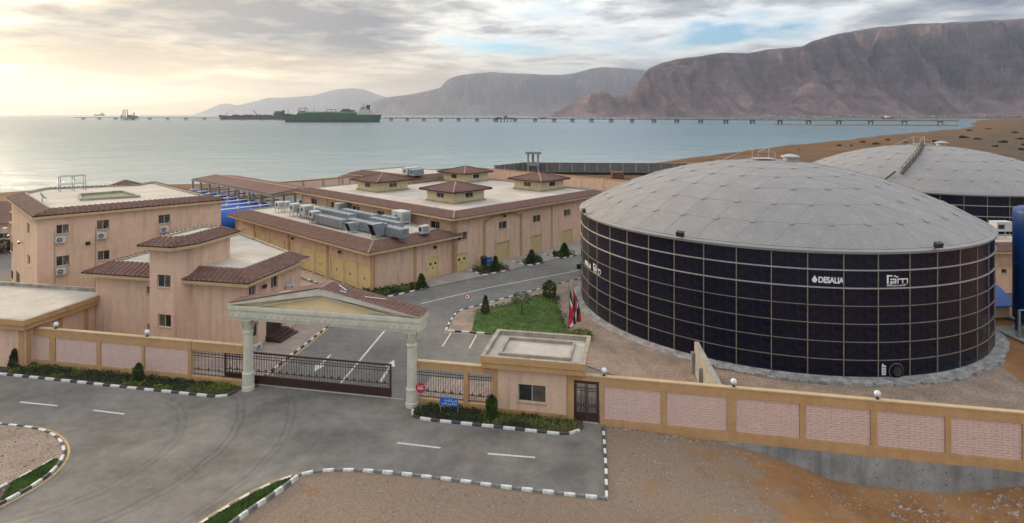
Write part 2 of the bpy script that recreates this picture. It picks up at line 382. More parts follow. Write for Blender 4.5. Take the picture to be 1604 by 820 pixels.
# ---- mountains across the bay
def rock_material(name, lo, hi):
    m = mat(name, hi, .95, .1, .0012, col2=lo, spec=.1); nt = m.node_tree; N = nt.nodes; L = nt.links; b = N['Principled BSDF']
    tc = N.new('ShaderNodeTexCoord'); sp = N.new('ShaderNodeSeparateXYZ'); L.new(tc.outputs['Object'], sp.inputs[0])
    t = N.new('ShaderNodeTexNoise'); t.inputs['Scale'].default_value = .0009; t.inputs['Detail'].default_value = 5; L.new(tc.outputs['Object'], t.inputs['Vector'])
    a = N.new('ShaderNodeMath'); a.operation = 'MULTIPLY_ADD'; L.new(t.outputs[0], a.inputs[0]); a.inputs[1].default_value = 160; L.new(sp.outputs[2], a.inputs[2])
    n2 = N.new('ShaderNodeTexNoise'); n2.noise_dimensions = '1D'; n2.inputs['Scale'].default_value = .021; n2.inputs['Detail'].default_value = 4; L.new(a.outputs[0], n2.inputs['W'])
    mr = N.new('ShaderNodeMapRange'); mr.inputs[1].default_value = .3; mr.inputs[2].default_value = .7; mr.inputs[3].default_value = .86; mr.inputs[4].default_value = 1.12; L.new(n2.outputs[0], mr.inputs[0])
    t3 = N.new('ShaderNodeTexNoise'); t3.inputs['Scale'].default_value = .012; t3.inputs['Detail'].default_value = 8; t3.inputs['Roughness'].default_value = .7; L.new(tc.outputs['Object'], t3.inputs['Vector'])
    m3 = N.new('ShaderNodeMapRange'); m3.inputs[1].default_value = .3; m3.inputs[2].default_value = .7; m3.inputs[3].default_value = .7; m3.inputs[4].default_value = 1.3; L.new(t3.outputs[0], m3.inputs[0])
    mp = N.new('ShaderNodeMapping'); mp.inputs['Scale'].default_value = (1, .35, .12); L.new(tc.outputs['Object'], mp.inputs[0])
    t5 = N.new('ShaderNodeTexNoise'); t5.inputs['Scale'].default_value = .0075; t5.inputs['Detail'].default_value = 7; t5.inputs['Roughness'].default_value = .65; t5.inputs['Distortion'].default_value = .6; L.new(mp.outputs[0], t5.inputs['Vector'])
    m5 = N.new('ShaderNodeMapRange'); m5.inputs[1].default_value = .32; m5.inputs[2].default_value = .68; m5.inputs[3].default_value = .62; m5.inputs[4].default_value = 1.4; L.new(t5.outputs[0], m5.inputs[0])
    m6 = N.new('ShaderNodeMath'); m6.operation = 'MULTIPLY'; L.new(mr.outputs[0], m6.inputs[0]); L.new(m5.outputs[0], m6.inputs[1])
    mu = N.new('ShaderNodeMath'); mu.operation = 'MULTIPLY'; L.new(m6.outputs[0], mu.inputs[0]); L.new(m3.outputs[0], mu.inputs[1])
    tl = N.new('ShaderNodeMapRange'); tl.inputs[1].default_value = 40; tl.inputs[2].default_value = 520; tl.inputs[3].default_value = 1.55; tl.inputs[4].default_value = .86; L.new(a.outputs[0], tl.inputs[0])   # pale scree below, dark cliff above
    m7 = N.new('ShaderNodeMath'); m7.operation = 'MULTIPLY'; L.new(mu.outputs[0], m7.inputs[0]); L.new(tl.outputs[0], m7.inputs[1]); mu = m7
    vm = N.new('ShaderNodeVectorMath'); vm.operation = 'SCALE'; L.new(b.inputs['Base Color'].links[0].from_socket, vm.inputs[0]); L.new(mu.outputs[0], vm.inputs['Scale'])
    L.new(vm.outputs[0], b.inputs['Base Color'])
    bp = N.new('ShaderNodeBump'); bp.inputs['Strength'].default_value = .8; bp.inputs['Distance'].default_value = 40; L.new(t3.outputs[0], bp.inputs['Height'])
    b2 = N.new('ShaderNodeBump'); b2.inputs['Strength'].default_value = .6; b2.inputs['Distance'].default_value = 120; L.new(t5.outputs[0], b2.inputs['Height']); L.new(bp.outputs[0], b2.inputs['Normal']); L.new(b2.outputs[0], b.inputs['Normal'])
    return m
ROCK = rock_material("mountain_rock", (.074, .052, .055), (.170, .120, .115))
def mountain(name, ridge, foot, crest, rows, step, spur=.3, seed=0, mesa=True):
    """a range between two distances; the crest line follows the skyline seen from the site"""
    px = np.arange(ridge[0][0], ridge[-1][0]+step, step, dtype=float)
    py = np.interp(px, [r[0] for r in ridge], [r[1] for r in ridge])
    f = np.interp(px, [r[0] for r in foot], [r[1] for r in foot]); c = np.interp(px, [r[0] for r in crest], [r[1] for r in crest])
    k = (px-802)/FPX
    zc = HC+(180-py)/FPX*c
    t = np.concatenate([np.linspace(-.12, 1, rows), np.array([1.06, 1.2, 1.5, 2.2])])
    T, K = np.meshgrid(t, k); PX = np.broadcast_to(px[:, None], T.shape)
    Y = f[:, None]+T*(c-f)[:, None]; X = K*Y
    s = X/900.0; q = Y/900.0
    sp = fbm(s*.9+seed, q*.35, 4, seed, True); gully = fbm(s*3.4, q*.9+seed, 4, seed+5, True)
    g2 = fbm(s*9+seed, q*2.2, 4, seed+15, True)
    wv = np.sin(np.pi*np.clip(T, 0, 1))
    te = T+spur*(sp-.55)*wv*2.0+.62*(gully-.55)*wv+.26*(g2-.55)*wv
    te = np.clip(te, 0, 1)
    if mesa: prof = np.interp(te, [0, .12, .4, .62, .80, .84, .91, .94, 1], [0, .03, .22, .47, .72, .80, .86, .95, 1])
    else: prof = np.interp(te, [0, .15, .5, .8, 1], [0, .05, .38, .74, 1])
    Z = zc[:, None]*prof
    Z = np.where(T > 1, zc[:, None]*(1-.25*(T-1)), Z)
    Z = Z+(fbm(s*7, q*7, 5, seed+8)-.5)*.05*zc[:, None]*np.where((T > .02) & (T < 1), 1, .35)
    cap = HC+(180-py)[:, None]/FPX*Y*(.985+.03*(fbm(s*5, q*0, 3, seed+2)-.5))
    Z = np.where(T < 1, np.minimum(Z, cap), Z)
    Z = np.where(T < 0, -6, Z)
    m_ = MB(); a, b = T.shape
    m_.v = list(zip(X.ravel().tolist(), Y.ravel().tolist(), Z.ravel().tolist()))
    m_.f = [(i*b+j, (i+1)*b+j, (i+1)*b+j+1, i*b+j+1) for i in range(a-1) for j in range(b-1)]
    obj(name, m_, ROCK, kind='structure', smooth=True, org=(0, 0, 0))
mountain('mountain', [(880, 179), (930, 172), (965, 152), (985, 145), (1000, 128), (1015, 108), (1035, 99), (1060, 93), (1100, 88), (1131, 83), (1171, 84), (1201, 78), (1256, 73), (1271, 65), (1311, 53), (1366, 44), (1427, 38), (1502, 35), (1604, 30), (1800, 24), (2300, 20), (3000, 40)],
         [(860, 6100), (1050, 5900), (1300, 5200), (1604, 4700), (3000, 4200)], [(880, 6900), (1000, 7400), (1300, 7600), (1604, 7600), (3000, 7000)], 70, 3.5, .42, 3)
mountain('mountain', [(900, 180.5), (940, 172), (965, 158), (985, 146), (1000, 129), (1013, 112), (1022, 108.5), (1045, 105), (1062, 102), (1080, 104), (1098, 112), (1118, 127), (1140, 147), (1160, 165), (1180, 178), (1200, 181)],
         [(900, 5300), (1200, 4900)], [(900, 5700), (1010, 6000), (1200, 5700)], 60, 2.5, .34, 22)
mountain('mountain', [(1190, 180.5), (1215, 165), (1240, 146), (1262, 126), (1285, 112), (1310, 108), (1335, 113), (1360, 126), (1390, 146), (1420, 165), (1450, 180.5)],
         [(1190, 4800), (1450, 4650)], [(1190, 5600), (1310, 6300), (1450, 5500)], 46, 3, .34, 61, False)
mountain('hill', [(855, 180.5), (880, 170), (900, 161), (925, 147), (938, 143), (950, 146), (968, 155), (1000, 160), (1060, 172), (1100, 180)],
         [(855, 5650), (1100, 5150)], [(855, 6000), (1100, 5900)], 36, 3.5, .25, 12, False)
mountain('mountain_range', [(520, 181), (560, 172), (600, 154), (612, 152), (650, 147), (690, 138), (698, 127), (715, 119), (740, 115.5), (770, 113), (800, 115), (850, 117), (880, 117.5), (900, 115), (925, 108), (945, 105), (975, 107), (1010, 110), (1100, 120), (1300, 130)],
         [(520, 15500), (1300, 13500)], [(520, 17000), (1300, 17000)], 46, 4, .3, 31)
mountain('far_mountain_range', [(300, 181), (325, 172), (345, 163), (358, 162.5), (372, 165.5), (395, 160), (420, 153.5), (450, 153), (490, 150), (505, 146), (525, 140.5), (550, 138.5), (570, 140), (588, 147), (605, 152.5), (630, 158), (700, 170), (760, 181)],
         [(300, 25500), (760, 23500)], [(300, 27500), (760, 27000)], 36, 4, .3, 47, False)
# ---- haze between the site and the far ranges
hz = bpy.data.materials.new("haze_air"); hz.use_nodes = True; hz.node_tree.nodes.clear()
pv = hz.node_tree.nodes.new('ShaderNodeVolumePrincipled'); pv.inputs['Color'].default_value = (.68, .79, .99, 1); pv.inputs['Density'].default_value = 3.8e-5; pv.inputs['Anisotropy'].default_value = .55
ho = hz.node_tree.nodes.new('ShaderNodeOutputMaterial'); hz.node_tree.links.new(pv.outputs[0], ho.inputs['Volume'])
mb = MB(); mb.box(-32000, 32000, -3000, 29500, -9, 1360)
obj('haze', mb, hz, kind='stuff', org=(0, 0, 0))
# ================================================================ MATERIALS
PINK = mat('pink_plaster', (.69, .47, .335), .9, .05, 1.2, .5, 14, fine=.08, fscale=9, dirt=((.40, .275, .205), .6))
PINK2 = mat('pale_pink_block', (.68, .485, .415), .9, .03, 3, .35, 30, fine=.05, fscale=12, dirt=((.50, .37, .31), .2))
MORTAR = mat('block_mortar', (.56, .40, .34), .95, .1, 3)
OCHRE = mat('ochre_plaster', (.50, .298, .138), .9, .07, 1.5, .35, 20, fine=.08, fscale=11, dirt=((.33, .21, .12), .35))
TRIM = mat('sand_trim', (.50, .36, .20), .85, .06, 2, .2, 25, dirt=((.33, .24, .15), .4))
CREAM = mat('cream_plaster', (.60, .50, .30), .85, .06, 2, .2, 25, dirt=((.45, .36, .22), .4))
TILE = mat('red_clay_tile', (.150, .074, .050), .75, .2, 1.8, .25, 20, fine=.22, fscale=5, col2=(.105, .050, .042))
RIDGE = mat('pale_ridge_mortar', (.40, .24, .19), .85, .15, 6)
DECK = mat('roof_membrane', (.48, .43, .365), .9, .10, .35, .2, 6, fine=.07, fscale=4, dirt=((.36, .31, .26), .35))
PARAPET = mat('parapet_cement', (.34, .30, .24), .9, .2, 1.3, .3, 15)
CONC = mat('concrete', (.33, .31, .28), .9, .16, .8, .35, 18, fine=.1, fscale=20, dirt=((.20, .19, .18), .5))
CONCD = mat('grey_concrete', (.30, .30, .29), .9, .18, .7, .4, 10, fine=.12, fscale=14, dirt=((.12, .125, .125), .6))
ASPH = mat('asphalt', (.19, .177, .158), .88, .2, .22, .5, 40, fine=.14, fscale=16, spec=.35)
YARD = mat('yard_asphalt', (.168, .160, .148), .88, .16, .14, .4, 40, fine=.12, fscale=14, spec=.35)
WHITE = mat('white_road_paint', (.58, .57, .54), .8, .14, 5, fine=.2, fscale=22)
KWHITE = mat('white_kerb_paint', (.66, .66, .63), .8, .16, 4, .3, 20, fine=.15, fscale=14)
KBLACK = mat('black_kerb_paint', (.035, .035, .038), .7, .3, 4, .3, 20, col2=(.09, .085, .08))
KGREY = mat('bare_kerb', (.20, .19, .175), .85, .25, 4, .3, 20)
YELLOW = mat('yellow_road_paint', (.52, .33, .12), .85, .2, 4, fine=.2)
APRON = mat('pavement_concrete', (.31, .28, .24), .9, .14, .5, .3, 20, fine=.1, fscale=10)
SOIL = mat('bed_soil', (.085, .055, .035), .95, .25, 3, .6, 12)
GRAVEL = mat('gravel_yard', (.29, .215, .165), .95, .2, .5, .8, 16, fine=.45, fscale=11, col2=(.21, .155, .115))
BROWN = mat('brown_metal', (.055, .026, .020), .45, .25, 5)
IRON = mat('dark_iron', (.045, .035, .03), .5, .25, 6)
STONE = mat('cream_stone', (.60, .57, .465), .8, .07, 1.4, .25, 20, fine=.06, fscale=12, dirt=((.36, .35, .27), .3))
TYMP = mat('yellow_plaster', (.74, .56, .32), .85, .05, 1.5, .2, 20)
ALU = mat('window_aluminium', (.42, .42, .36), .45, .06, 5)
def glass_material(name, col, rough=.06):
    m = mat(name, col, rough, .25, .9, spec=.7); return m
GLASS = glass_material('dark_glass', (.030, .030, .028)); GLASS2 = glass_material('curtained_glass', (.13, .10, .075), .12)
DOORY = mat('yellow_door_paint', (.64, .51, .24), .6, .06, 2)
SHUT = mat('cream_shutter', (.55, .44, .22), .6, .05, 2)
GALV = mat('galvanised_duct', (.33, .37, .41), .42, .16, 1.6, metal=.55, fine=.08, fscale=6)
ACW = mat('ac_white', (.50, .51, .50), .6, .08, 2, dirt=((.4, .36, .3), .4))
BLACK = mat('black_plastic', (.02, .02, .02), .5, .2, 5)
STEEL = mat('grey_steel', (.30, .31, .31), .5, .12, 3, metal=.4)
GLOBE = mat('opal_globe', (.70, .70, .74), .25, .03, 3)
BLUE = mat('blue_tank_paint', (.008, .085, .42), .55, .12, .8, fine=.05, dirt=((.01, .05, .2), .4))
WPIPE = mat('white_pipe', (.74, .75, .74), .5, .06, 2)
SIGNB = mat('blue_sign', (.012, .13, .45), .5, .06, 2)
SIGNW = mat('white_lettering', (.78, .78, .78), .6, .04, 2)
RED = mat('red_sign', (.42, .025, .035), .5, .06, 2)
LEAF_D = mat('dark_green_leaf', (.036, .068, .020), .7, .4, 2.5, col2=(.035, .022, .018))
LEAF_L = mat('lime_leaf', (.15, .20, .028), .65, .3, 4)
LEAF_M = mat('green_leaf', (.075, .130, .030), .65, .4, 5)
BARK = mat('bark', (.10, .07, .05), .9, .2, 8)
# asphalt wear: skid arcs and sandy dust
def wear(m, arcs, dust):
    nt = m.node_tree; N = nt.nodes; L = nt.links; b = N['Principled BSDF']; col = b.inputs['Base Color'].links[0].from_socket
    geo = N.new('ShaderNodeNewGeometry'); t = N.new('ShaderNodeTexNoise'); t.inputs['Scale'].default_value = .5; t.inputs['Detail'].default_value = 6; L.new(geo.outputs['Position'], t.inputs['Vector'])
    tl = N.new('ShaderNodeTexNoise'); tl.inputs['Scale'].default_value = .13; tl.inputs['Detail'].default_value = 6; tl.inputs['Roughness'].default_value = .7; L.new(geo.outputs['Position'], tl.inputs['Vector'])
    mr = N.new('ShaderNodeMapRange'); mr.inputs[1].default_value = .47; mr.inputs[2].default_value = .72; mr.inputs[4].default_value = dust; L.new(tl.outputs[0], mr.inputs[0])
    mx = N.new('ShaderNodeMix'); mx.data_type = 'RGBA'; L.new(mr.outputs[0], mx.inputs[0]); L.new(col, mx.inputs[6]); mx.inputs[7].default_value = (.235, .195, .155, 1); col = mx.outputs[2]
    for (cx, cy, rad, w, y0, y1, k) in arcs:
        sb = N.new('ShaderNodeVectorMath'); sb.operation = 'SUBTRACT'; L.new(geo.outputs['Position'], sb.inputs[0]); sb.inputs[1].default_value = (cx, cy, 0)
        ln = N.new('ShaderNodeVectorMath'); ln.operation = 'LENGTH'; L.new(sb.outputs[0], ln.inputs[0])
        a = N.new('ShaderNodeMath'); a.operation = 'MULTIPLY_ADD'; L.new(t.outputs[0], a.inputs[0]); a.inputs[1].default_value = .7; L.new(ln.outputs['Value'], a.inputs[2])
        d = N.new('ShaderNodeMath'); d.operation = 'SUBTRACT'; L.new(a.outputs[0], d.inputs[0]); d.inputs[1].default_value = rad+.35
        ab = N.new('ShaderNodeMath'); ab.operation = 'ABSOLUTE'; L.new(d.outputs[0], ab.inputs[0])
        r = N.new('ShaderNodeMapRange'); r.inputs[1].default_value = 0; r.inputs[2].default_value = w; r.inputs[3].default_value = k; r.inputs[4].default_value = 0; L.new(ab.outputs[0], r.inputs[0])
        sp = N.new('ShaderNodeSeparateXYZ'); L.new(sb.outputs[0], sp.inputs[0])
        g = N.new('ShaderNodeMapRange'); g.inputs[1].default_value = y0; g.inputs[2].default_value = y1; L.new(sp.outputs[0], g.inputs[0])
        mu = N.new('ShaderNodeMath'); mu.operation = 'MULTIPLY'; L.new(r.outputs[0], mu.inputs[0]); L.new(g.outputs[0], mu.inputs[1])
        mu2 = N.new('ShaderNodeMath'); mu2.operation = 'MULTIPLY'; L.new(mu.outputs[0], mu2.inputs[0]); L.new(t.outputs[0], mu2.inputs[1])
        mx = N.new('ShaderNodeMix'); mx.data_type = 'RGBA'; L.new(mu2.outputs[0], mx.inputs[0]); L.new(col, mx.inputs[6]); mx.inputs[7].default_value = (.075, .070, .064, 1); col = mx.outputs[2]
    vo = N.new('ShaderNodeTexVoronoi'); vo.feature = 'DISTANCE_TO_EDGE'; vo.inputs['Scale'].default_value = .16
    ds = N.new('ShaderNodeVectorMath'); ds.operation = 'MULTIPLY_ADD'; L.new(t.outputs['Color'], ds.inputs[0]); ds.inputs[1].default_value = (3, 3, 0); L.new(geo.outputs['Position'], ds.inputs[2]); L.new(ds.outputs[0], vo.inputs['Vector'])
    ck = N.new('ShaderNodeMapRange'); ck.inputs[1].default_value = .0; ck.inputs[2].default_value = .007; ck.inputs[3].default_value = .55; ck.inputs[4].default_value = 0; L.new(vo.outputs['Distance'], ck.inputs[0])
    gk = N.new('ShaderNodeMath'); gk.operation = 'MULTIPLY'; L.new(ck.outputs[0], gk.inputs[0]); L.new(mr.outputs[0], gk.inputs[1])
    mx = N.new('ShaderNodeMix'); mx.data_type = 'RGBA'; L.new(gk.outputs[0], mx.inputs[0]); L.new(col, mx.inputs[6]); mx.inputs[7].default_value = (.05, .048, .045, 1); col = mx.outputs[2]
    tm = N.new('ShaderNodeTexNoise'); tm.inputs['Scale'].default_value = 1.1; tm.inputs['Detail'].default_value = 7; tm.inputs['Roughness'].default_value = .7; L.new(geo.outputs['Position'], tm.inputs['Vector'])
    mm = N.new('ShaderNodeMapRange'); mm.inputs[1].default_value = .3; mm.inputs[2].default_value = .7; mm.inputs[3].default_value = .80; mm.inputs[4].default_value = 1.2; L.new(tm.outputs[0], mm.inputs[0])
    sc_ = N.new('ShaderNodeVectorMath'); sc_.operation = 'SCALE'; L.new(col, sc_.inputs[0]); L.new(mm.outputs[0], sc_.inputs['Scale']); col = sc_.outputs[0]
    L.new(col, b.inputs['Base Color'])
_c = gp(95, 705)
wear(ASPH, [(_c[0]-1, _c[1], 7.0, .16, 1, 4, .8), (_c[0]-1, _c[1], 7.5, .13, 1, 4, .7), (_c[0]-.5, _c[1]+.6, 9.8, .16, 2, 5, .9), (_c[0]-.5, _c[1]+.6, 10.25, .16, 2, 5, .8), (_c[0], _c[1]+.5, 12.6, .14, 3, 7, .7), (_c[0], _c[1]+.5, 13.0, .12, 3, 7, .6), (3.0, 33.7, -.35, 2.3, -99, -98, 1.5), (1.0, 34.9, -.35, 1.7, -99, -98, 1.3), (-1.5, 33.6, -.35, 1.5, -99, -98, .9), (3.4, 36.4, -.35, 1.5, -99, -98, .9)], .85)
wear(YARD, [], .4)
# ================================================================ ROADS AND PAVEMENTS
def sheet(name, pts, z, m, parent=None):
    mb = MB(); mb.poly([(x, y, z) for x, y in pts]); return obj(name, mb, m, parent, kind='structure' if parent is None else None, org=(0, 0, 0) if parent is None else None)
W0 = FF.p(-95, .02); W1 = FF.p(.1, .02)
bottom = [(951, 782), (900, 776), (800, 765), (700, 751), (600, 739), (530, 736), (500, 738), (465, 745), (430, 757), (400, 771), (360, 793), (315, 822), (240, 875)]
ROADPOLY = [W0, W1]+[gp(*p) for p in bottom]+[(-12, 19), (-45, 17), (-75, 40)]
sheet('road', ROADPOLY, 0.0, ASPH)
YP = [FF.p(-60, .02), FF.p(5.2, .02), FF.p(5.2, 12), (10, 60), (30, 98), (60, 140), (-20, 190), (-80, 120), (-110, 120), (-110, 62), (-70, 58)]
sheet('yard_road', YP, 0.0, YARD)
def strip(mb, P, Q, w, z=.004):
    f = seg(P, Q); L_ = dist(P, Q); return mb.poly([f.p(0, -w/2, z), f.p(L_, -w/2, z), f.p(L_, w/2, z), f.p(0, w/2, z)])
def marking(pts, w, m=WHITE, z=.005):
    mb = MB()
    for a, b in zip(pts[:-1], pts[1:]): strip(mb, gp(*a), gp(*b), w, z)
    obj('road_marking', mb, m, kind='structure')
for a, b in (((31, 630), (90, 636)), ((146, 643), (195, 649)), ((622, 694), (690, 702)), ((764, 711), (838, 717))): marking([a, b], .15)
marking([(525, 611), (602, 519)], .17); marking([(660, 476), (760, 452), (906, 424)], .16)
marking([(693, 543), (707, 521)], .12); marking([(735, 546), (747, 524)], .12)
marking([(412, 601), (450, 567), (480, 543), (515, 513.5)], .16, YELLOW); marking([(697, 521), (712, 492)], .14, YELLOW); marking([(697, 521), (772, 526)], .12, YELLOW)
def arrow(tail, tip, hw):
    P, Q = gp(*tail), gp(*tip); f = seg(P, Q); L_ = dist(P, Q); hl = min(1.3, L_*.45)
    mb = MB(); strip(mb, P, f.p(L_-hl, 0), .18, .005); mb.poly([f.p(L_-hl, -hw, .005), f.p(L_, 0, .005), f.p(L_-hl, hw, .005)])
    obj('road_arrow', mb, WHITE, kind='structure')
arrow((518, 556), (491, 583), .42); arrow((596, 598), (617, 564), .42)
# ---- kerbs of painted stones
KN = [0]
def kerb(pts, dark=KBLACK, lw=.8, ld=.65, z0=-.06, z1=.14, w=.16, irr=.012):
    """a run of painted kerb stones; every stone is an object"""
    root = thing('kerb', None, None, (*pts[0], 0), kind='structure')
    segs = [dist(a, b) for a, b in zip(pts[:-1], pts[1:])]; tot = sum(segs)
    n = max(2, int(round(tot/(lw+ld))))*2; k = tot/(n/2*(lw+ld)); acc = 0.0
    meshes = []
    for L_, m_ in ((lw*k, KWHITE), (ld*k, dark)):
        mb = MB(); mb.bbox(.008, L_-.008, -w/2, w/2, z0, z1, c=.022); meshes.append((L_, mesh_of('kerb_stone', mb, m_)))
    def at(d):
        for (a, b), s in zip(zip(pts[:-1], pts[1:]), segs):
            if d <= s+1e-6 or (a, b) == (pts[-2], pts[-1]): t = d/s; return (a[0]+(b[0]-a[0])*t, a[1]+(b[1]-a[1])*t)
            d -= s
    for i in range(n):
        L_, me = meshes[i % 2]; p, q = at(acc), at(acc+L_); acc += L_
        o = inst('kerb_stone', me, root, (p[0]-pts[0][0], p[1]-pts[0][1], RNG.uniform(-irr, irr)), math.atan2(q[1]-p[1], q[0]-p[0])+RNG.uniform(-.012, .012))
    return root
def smooth(pts, it=2):
    for _ in range(it):
        out = [pts[0]]
        for a, b in zip(pts[:-1], pts[1:]): out += [(a[0]*.75+b[0]*.25, a[1]*.75+b[1]*.25), (a[0]*.25+b[0]*.75, a[1]*.25+b[1]*.75)]
        pts = out+[pts[-1]]
    return pts
kerb(smooth([gp(*p) for p in bottom[::-1]]), KGREY, .62, .52, z1=.10)
kerb([gp(950, 782), gp(949.5, 740), gp(947, 700), gp(945, 672)], KBLACK, .55, .5)
LB = [FF.p(-62, -1.75), FF.p(-30, -1.75), FF.p(-27.2, -1.75), FF.p(-26.4, -1.45), FF.p(-26.15, -.8)]
RB = [FF.p(-12.7, -.8), FF.p(-12.45, -1.5), FF.p(-11.6, -1.8), FF.p(-2.4, -1.8), FF.p(-1.55, -1.45), FF.p(-1.3, -.6)]
kerb(LB); kerb(RB)
ISL = smooth([gp(*p) for p in ((-60, 660), (0, 666), (40, 670), (68, 676), (86, 684), (97, 695), (101, 708), (97, 722), (85, 738), (60, 758), (25, 778), (0, 791), (-60, 818))])
kerb(ISL, KBLACK, .62, .55)
kerb(smooth([gp(*p) for p in ((84, 722), (60, 736), (20, 757), (-30, 782))]), KGREY, .7, .6, z1=.16)
kerb(smooth([gp(*p) for p in ((466, 750), (440, 770), (405, 793), (370, 818), (330, 850))]), KGREY, .6, .6, z1=.22)
kerb([gp(*p) for p in ((404, 600), (445, 566), (478, 541), (512, 514), (545, 487))], KBLACK, .6, .6)
K1 = [gp(*p) for p in ((698, 519), (705, 505), (714, 492), (722, 487), (735, 483.5), (760, 477), (805, 464.5), (850, 452.5), (908, 437.5), (950, 426))]
kerb(K1, KBLACK, .7, .7); kerb([gp(700, 519), gp(770, 524.5)], KBLACK, .8, .7)
kerb([gp(562, 461), gp(571, 466), gp(600, 467.5), gp(640, 458.5), gp(673, 450.5)], KBLACK, .7, .7)
kerb([gp(735, 423.5), gp(757, 432.5), gp(799, 423.5)], KBLACK, .7, .7)
kerb([gp(802, 410), gp(828, 417), gp(852, 412)], KBLACK, .7, .7)
kerb([gp(852, 399), gp(878, 406), gp(902, 401)], KBLACK, .7, .7)
kerb([gp(482, 439), gp(510, 449)], KBLACK, .7, .7)
def ribbon(pts, off, w, m_=YELLOW, z=.005):
    L_, R_ = [], []
    for i, p in enumerate(pts):
        a, b = pts[max(0, i-1)], pts[min(len(pts)-1, i+1)]; f = seg(a, b); q = (p[0]-f.n[0]*0, p[1]); L_.append((p[0]+f.n[0]*(off+w/2), p[1]+f.n[1]*(off+w/2), z)); R_.append((p[0]+f.n[0]*(off-w/2), p[1]+f.n[1]*(off-w/2), z))
    mb = MB(); mb.grid([L_, R_]); obj('road_marking', mb, m_, kind='structure')
ribbon(ISL[10:], .24, .13); ribbon(smooth([gp(*p) for p in bottom[::-1]])[:22], .22, .13); ribbon(RB[:3], .2, .12); ribbon(RB[3:], .2, .12)
# ---- raised ground behind the kerbs
isl = sheet('traffic_island', ISL, .075, GRAVEL)
sheet('lawn_soil', [gp(*p) for p in ((0, 791), (25, 778), (60, 758), (85, 738), (97, 722), (84, 722), (60, 736), (20, 757), (-30, 782), (-60, 818))], .085, SOIL)
sheet('verge_soil', [gp(*p) for p in ((465, 748), (430, 759), (400, 773), (360, 795), (315, 824), (285, 850), (330, 850), (370, 818), (405, 793), (440, 770))], .06, SOIL)
sheet('bed_soil', LB+[FF.p(-26.15, -.02), FF.p(-62, -.02)], .09, SOIL)
sheet('bed_soil', RB+[FF.p(-1.3, -.02), FF.p(-12.7, -.02)], .09, SOIL)
YARDG = K1+[(30, 112), (46, 112), (41, 60), (38.5, 47), FF.p(30, .3), FF.p(5.0, .3), FF.p(4.6, 5), gp(775, 525.5), gp(700, 519.5)]
sheet('gravel_yard', YARDG, .06, GRAVEL)
# ---- pavement of small blocks beside the office
def paver_material():
    m = mat('paving_block', (.36, .29, .25), .9, .12, .7, .2, 20); nt = m.node_tree; N = nt.nodes; L = nt.links; b = N['Principled BSDF']
    tc = N.new('ShaderNodeTexCoord'); mp = N.new('ShaderNodeMapping'); mp.inputs['Rotation'].default_value = (0, 0, .2); L.new(tc.outputs['Object'], mp.inputs[0])
    t = N.new('ShaderNodeTexBrick'); t.inputs['Scale'].default_value = 1; t.inputs['Brick Width'].default_value = .42; t.inputs['Row Height'].default_value = .42; t.inputs['Mortar Size'].default_value = .02; t.offset = 0
    L.new(mp.outputs[0], t.inputs['Vector']); t.inputs['Color1'].default_value = (.9, .9, .9, 1); t.inputs['Color2'].default_value = (1.08, 1.06, 1.04, 1); t.inputs['Mortar'].default_value = (.5, .48, .46, 1)
    mx = N.new('ShaderNodeMix'); mx.data_type = 'RGBA'; mx.blend_type = 'MULTIPLY'; mx.inputs[0].default_value = 1; L.new(b.inputs['Base Color'].links[0].from_socket, mx.inputs[6]); L.new(t.outputs[0], mx.inputs[7]); L.new(mx.outputs[2], b.inputs['Base Color'])
    return m
PAVE = paver_material()
sheet('pavement', [gp(*p) for p in ((403, 600.5), (444, 566.5), (477, 541.5), (511, 514.5), (544, 487.5))]+[(-17.5, 66), (-28, 75), (-45, 72), (-45, 60), FF.p(-44, .35), FF.p(-25, .35)], .10, PAVE)
sheet('pavement', [HF.p(-11.9, 38), HF.p(-14.3, 38), HF.p(-14.3, 4), HF.p(-13.6, -1.0), HF.p(-12, -2.0), HF.p(-11.9, 0)], .08, PAVE)
sheet('pavement', [gp(675, 450.5), gp(747, 435.5), gp(796, 425), gp(828, 415.5), gp(873, 406), gp(912, 398.5), gp(940, 391), HF.p(32.5, .0), HF.p(-12, 0), HF.p(-12, -1.9)], .05, APRON)
for pts in (((565, 459), (572, 464.5), (600, 466), (640, 457), (672, 449.5), (662, 446), (600, 458)), ((738, 423), (757, 431), (798, 422.5), (782, 416.5)), ((817, 412.5), (828, 416), (851, 411.3), (842, 405.5)), ((865, 401), (878, 405), (901, 400.5), (890, 395.5))):
    sheet('bed_soil', [gp(*p) for p in pts], .085, SOIL)
LAWN = [gp(*p) for p in ((739, 519.5), (745, 491), (775, 483), (812, 474), (855, 462.5), (871, 467), (876, 492), (889.5, 517), (895, 531), (775, 524.5))]
GRASSM = mat('lawn_grass', (.105, .16, .034), .9, .28, .8, .7, 12, fine=.3, fscale=6, col2=(.045, .085, .018))
sheet('lawn', LAWN, .075, GRASSM)
sheet('pavement', [FF.p(-13.3, .35), FF.p(-1.6, .35), FF.p(-1.9, 4.6), FF.p(-13.2, 4.4)], .06, PAVE)
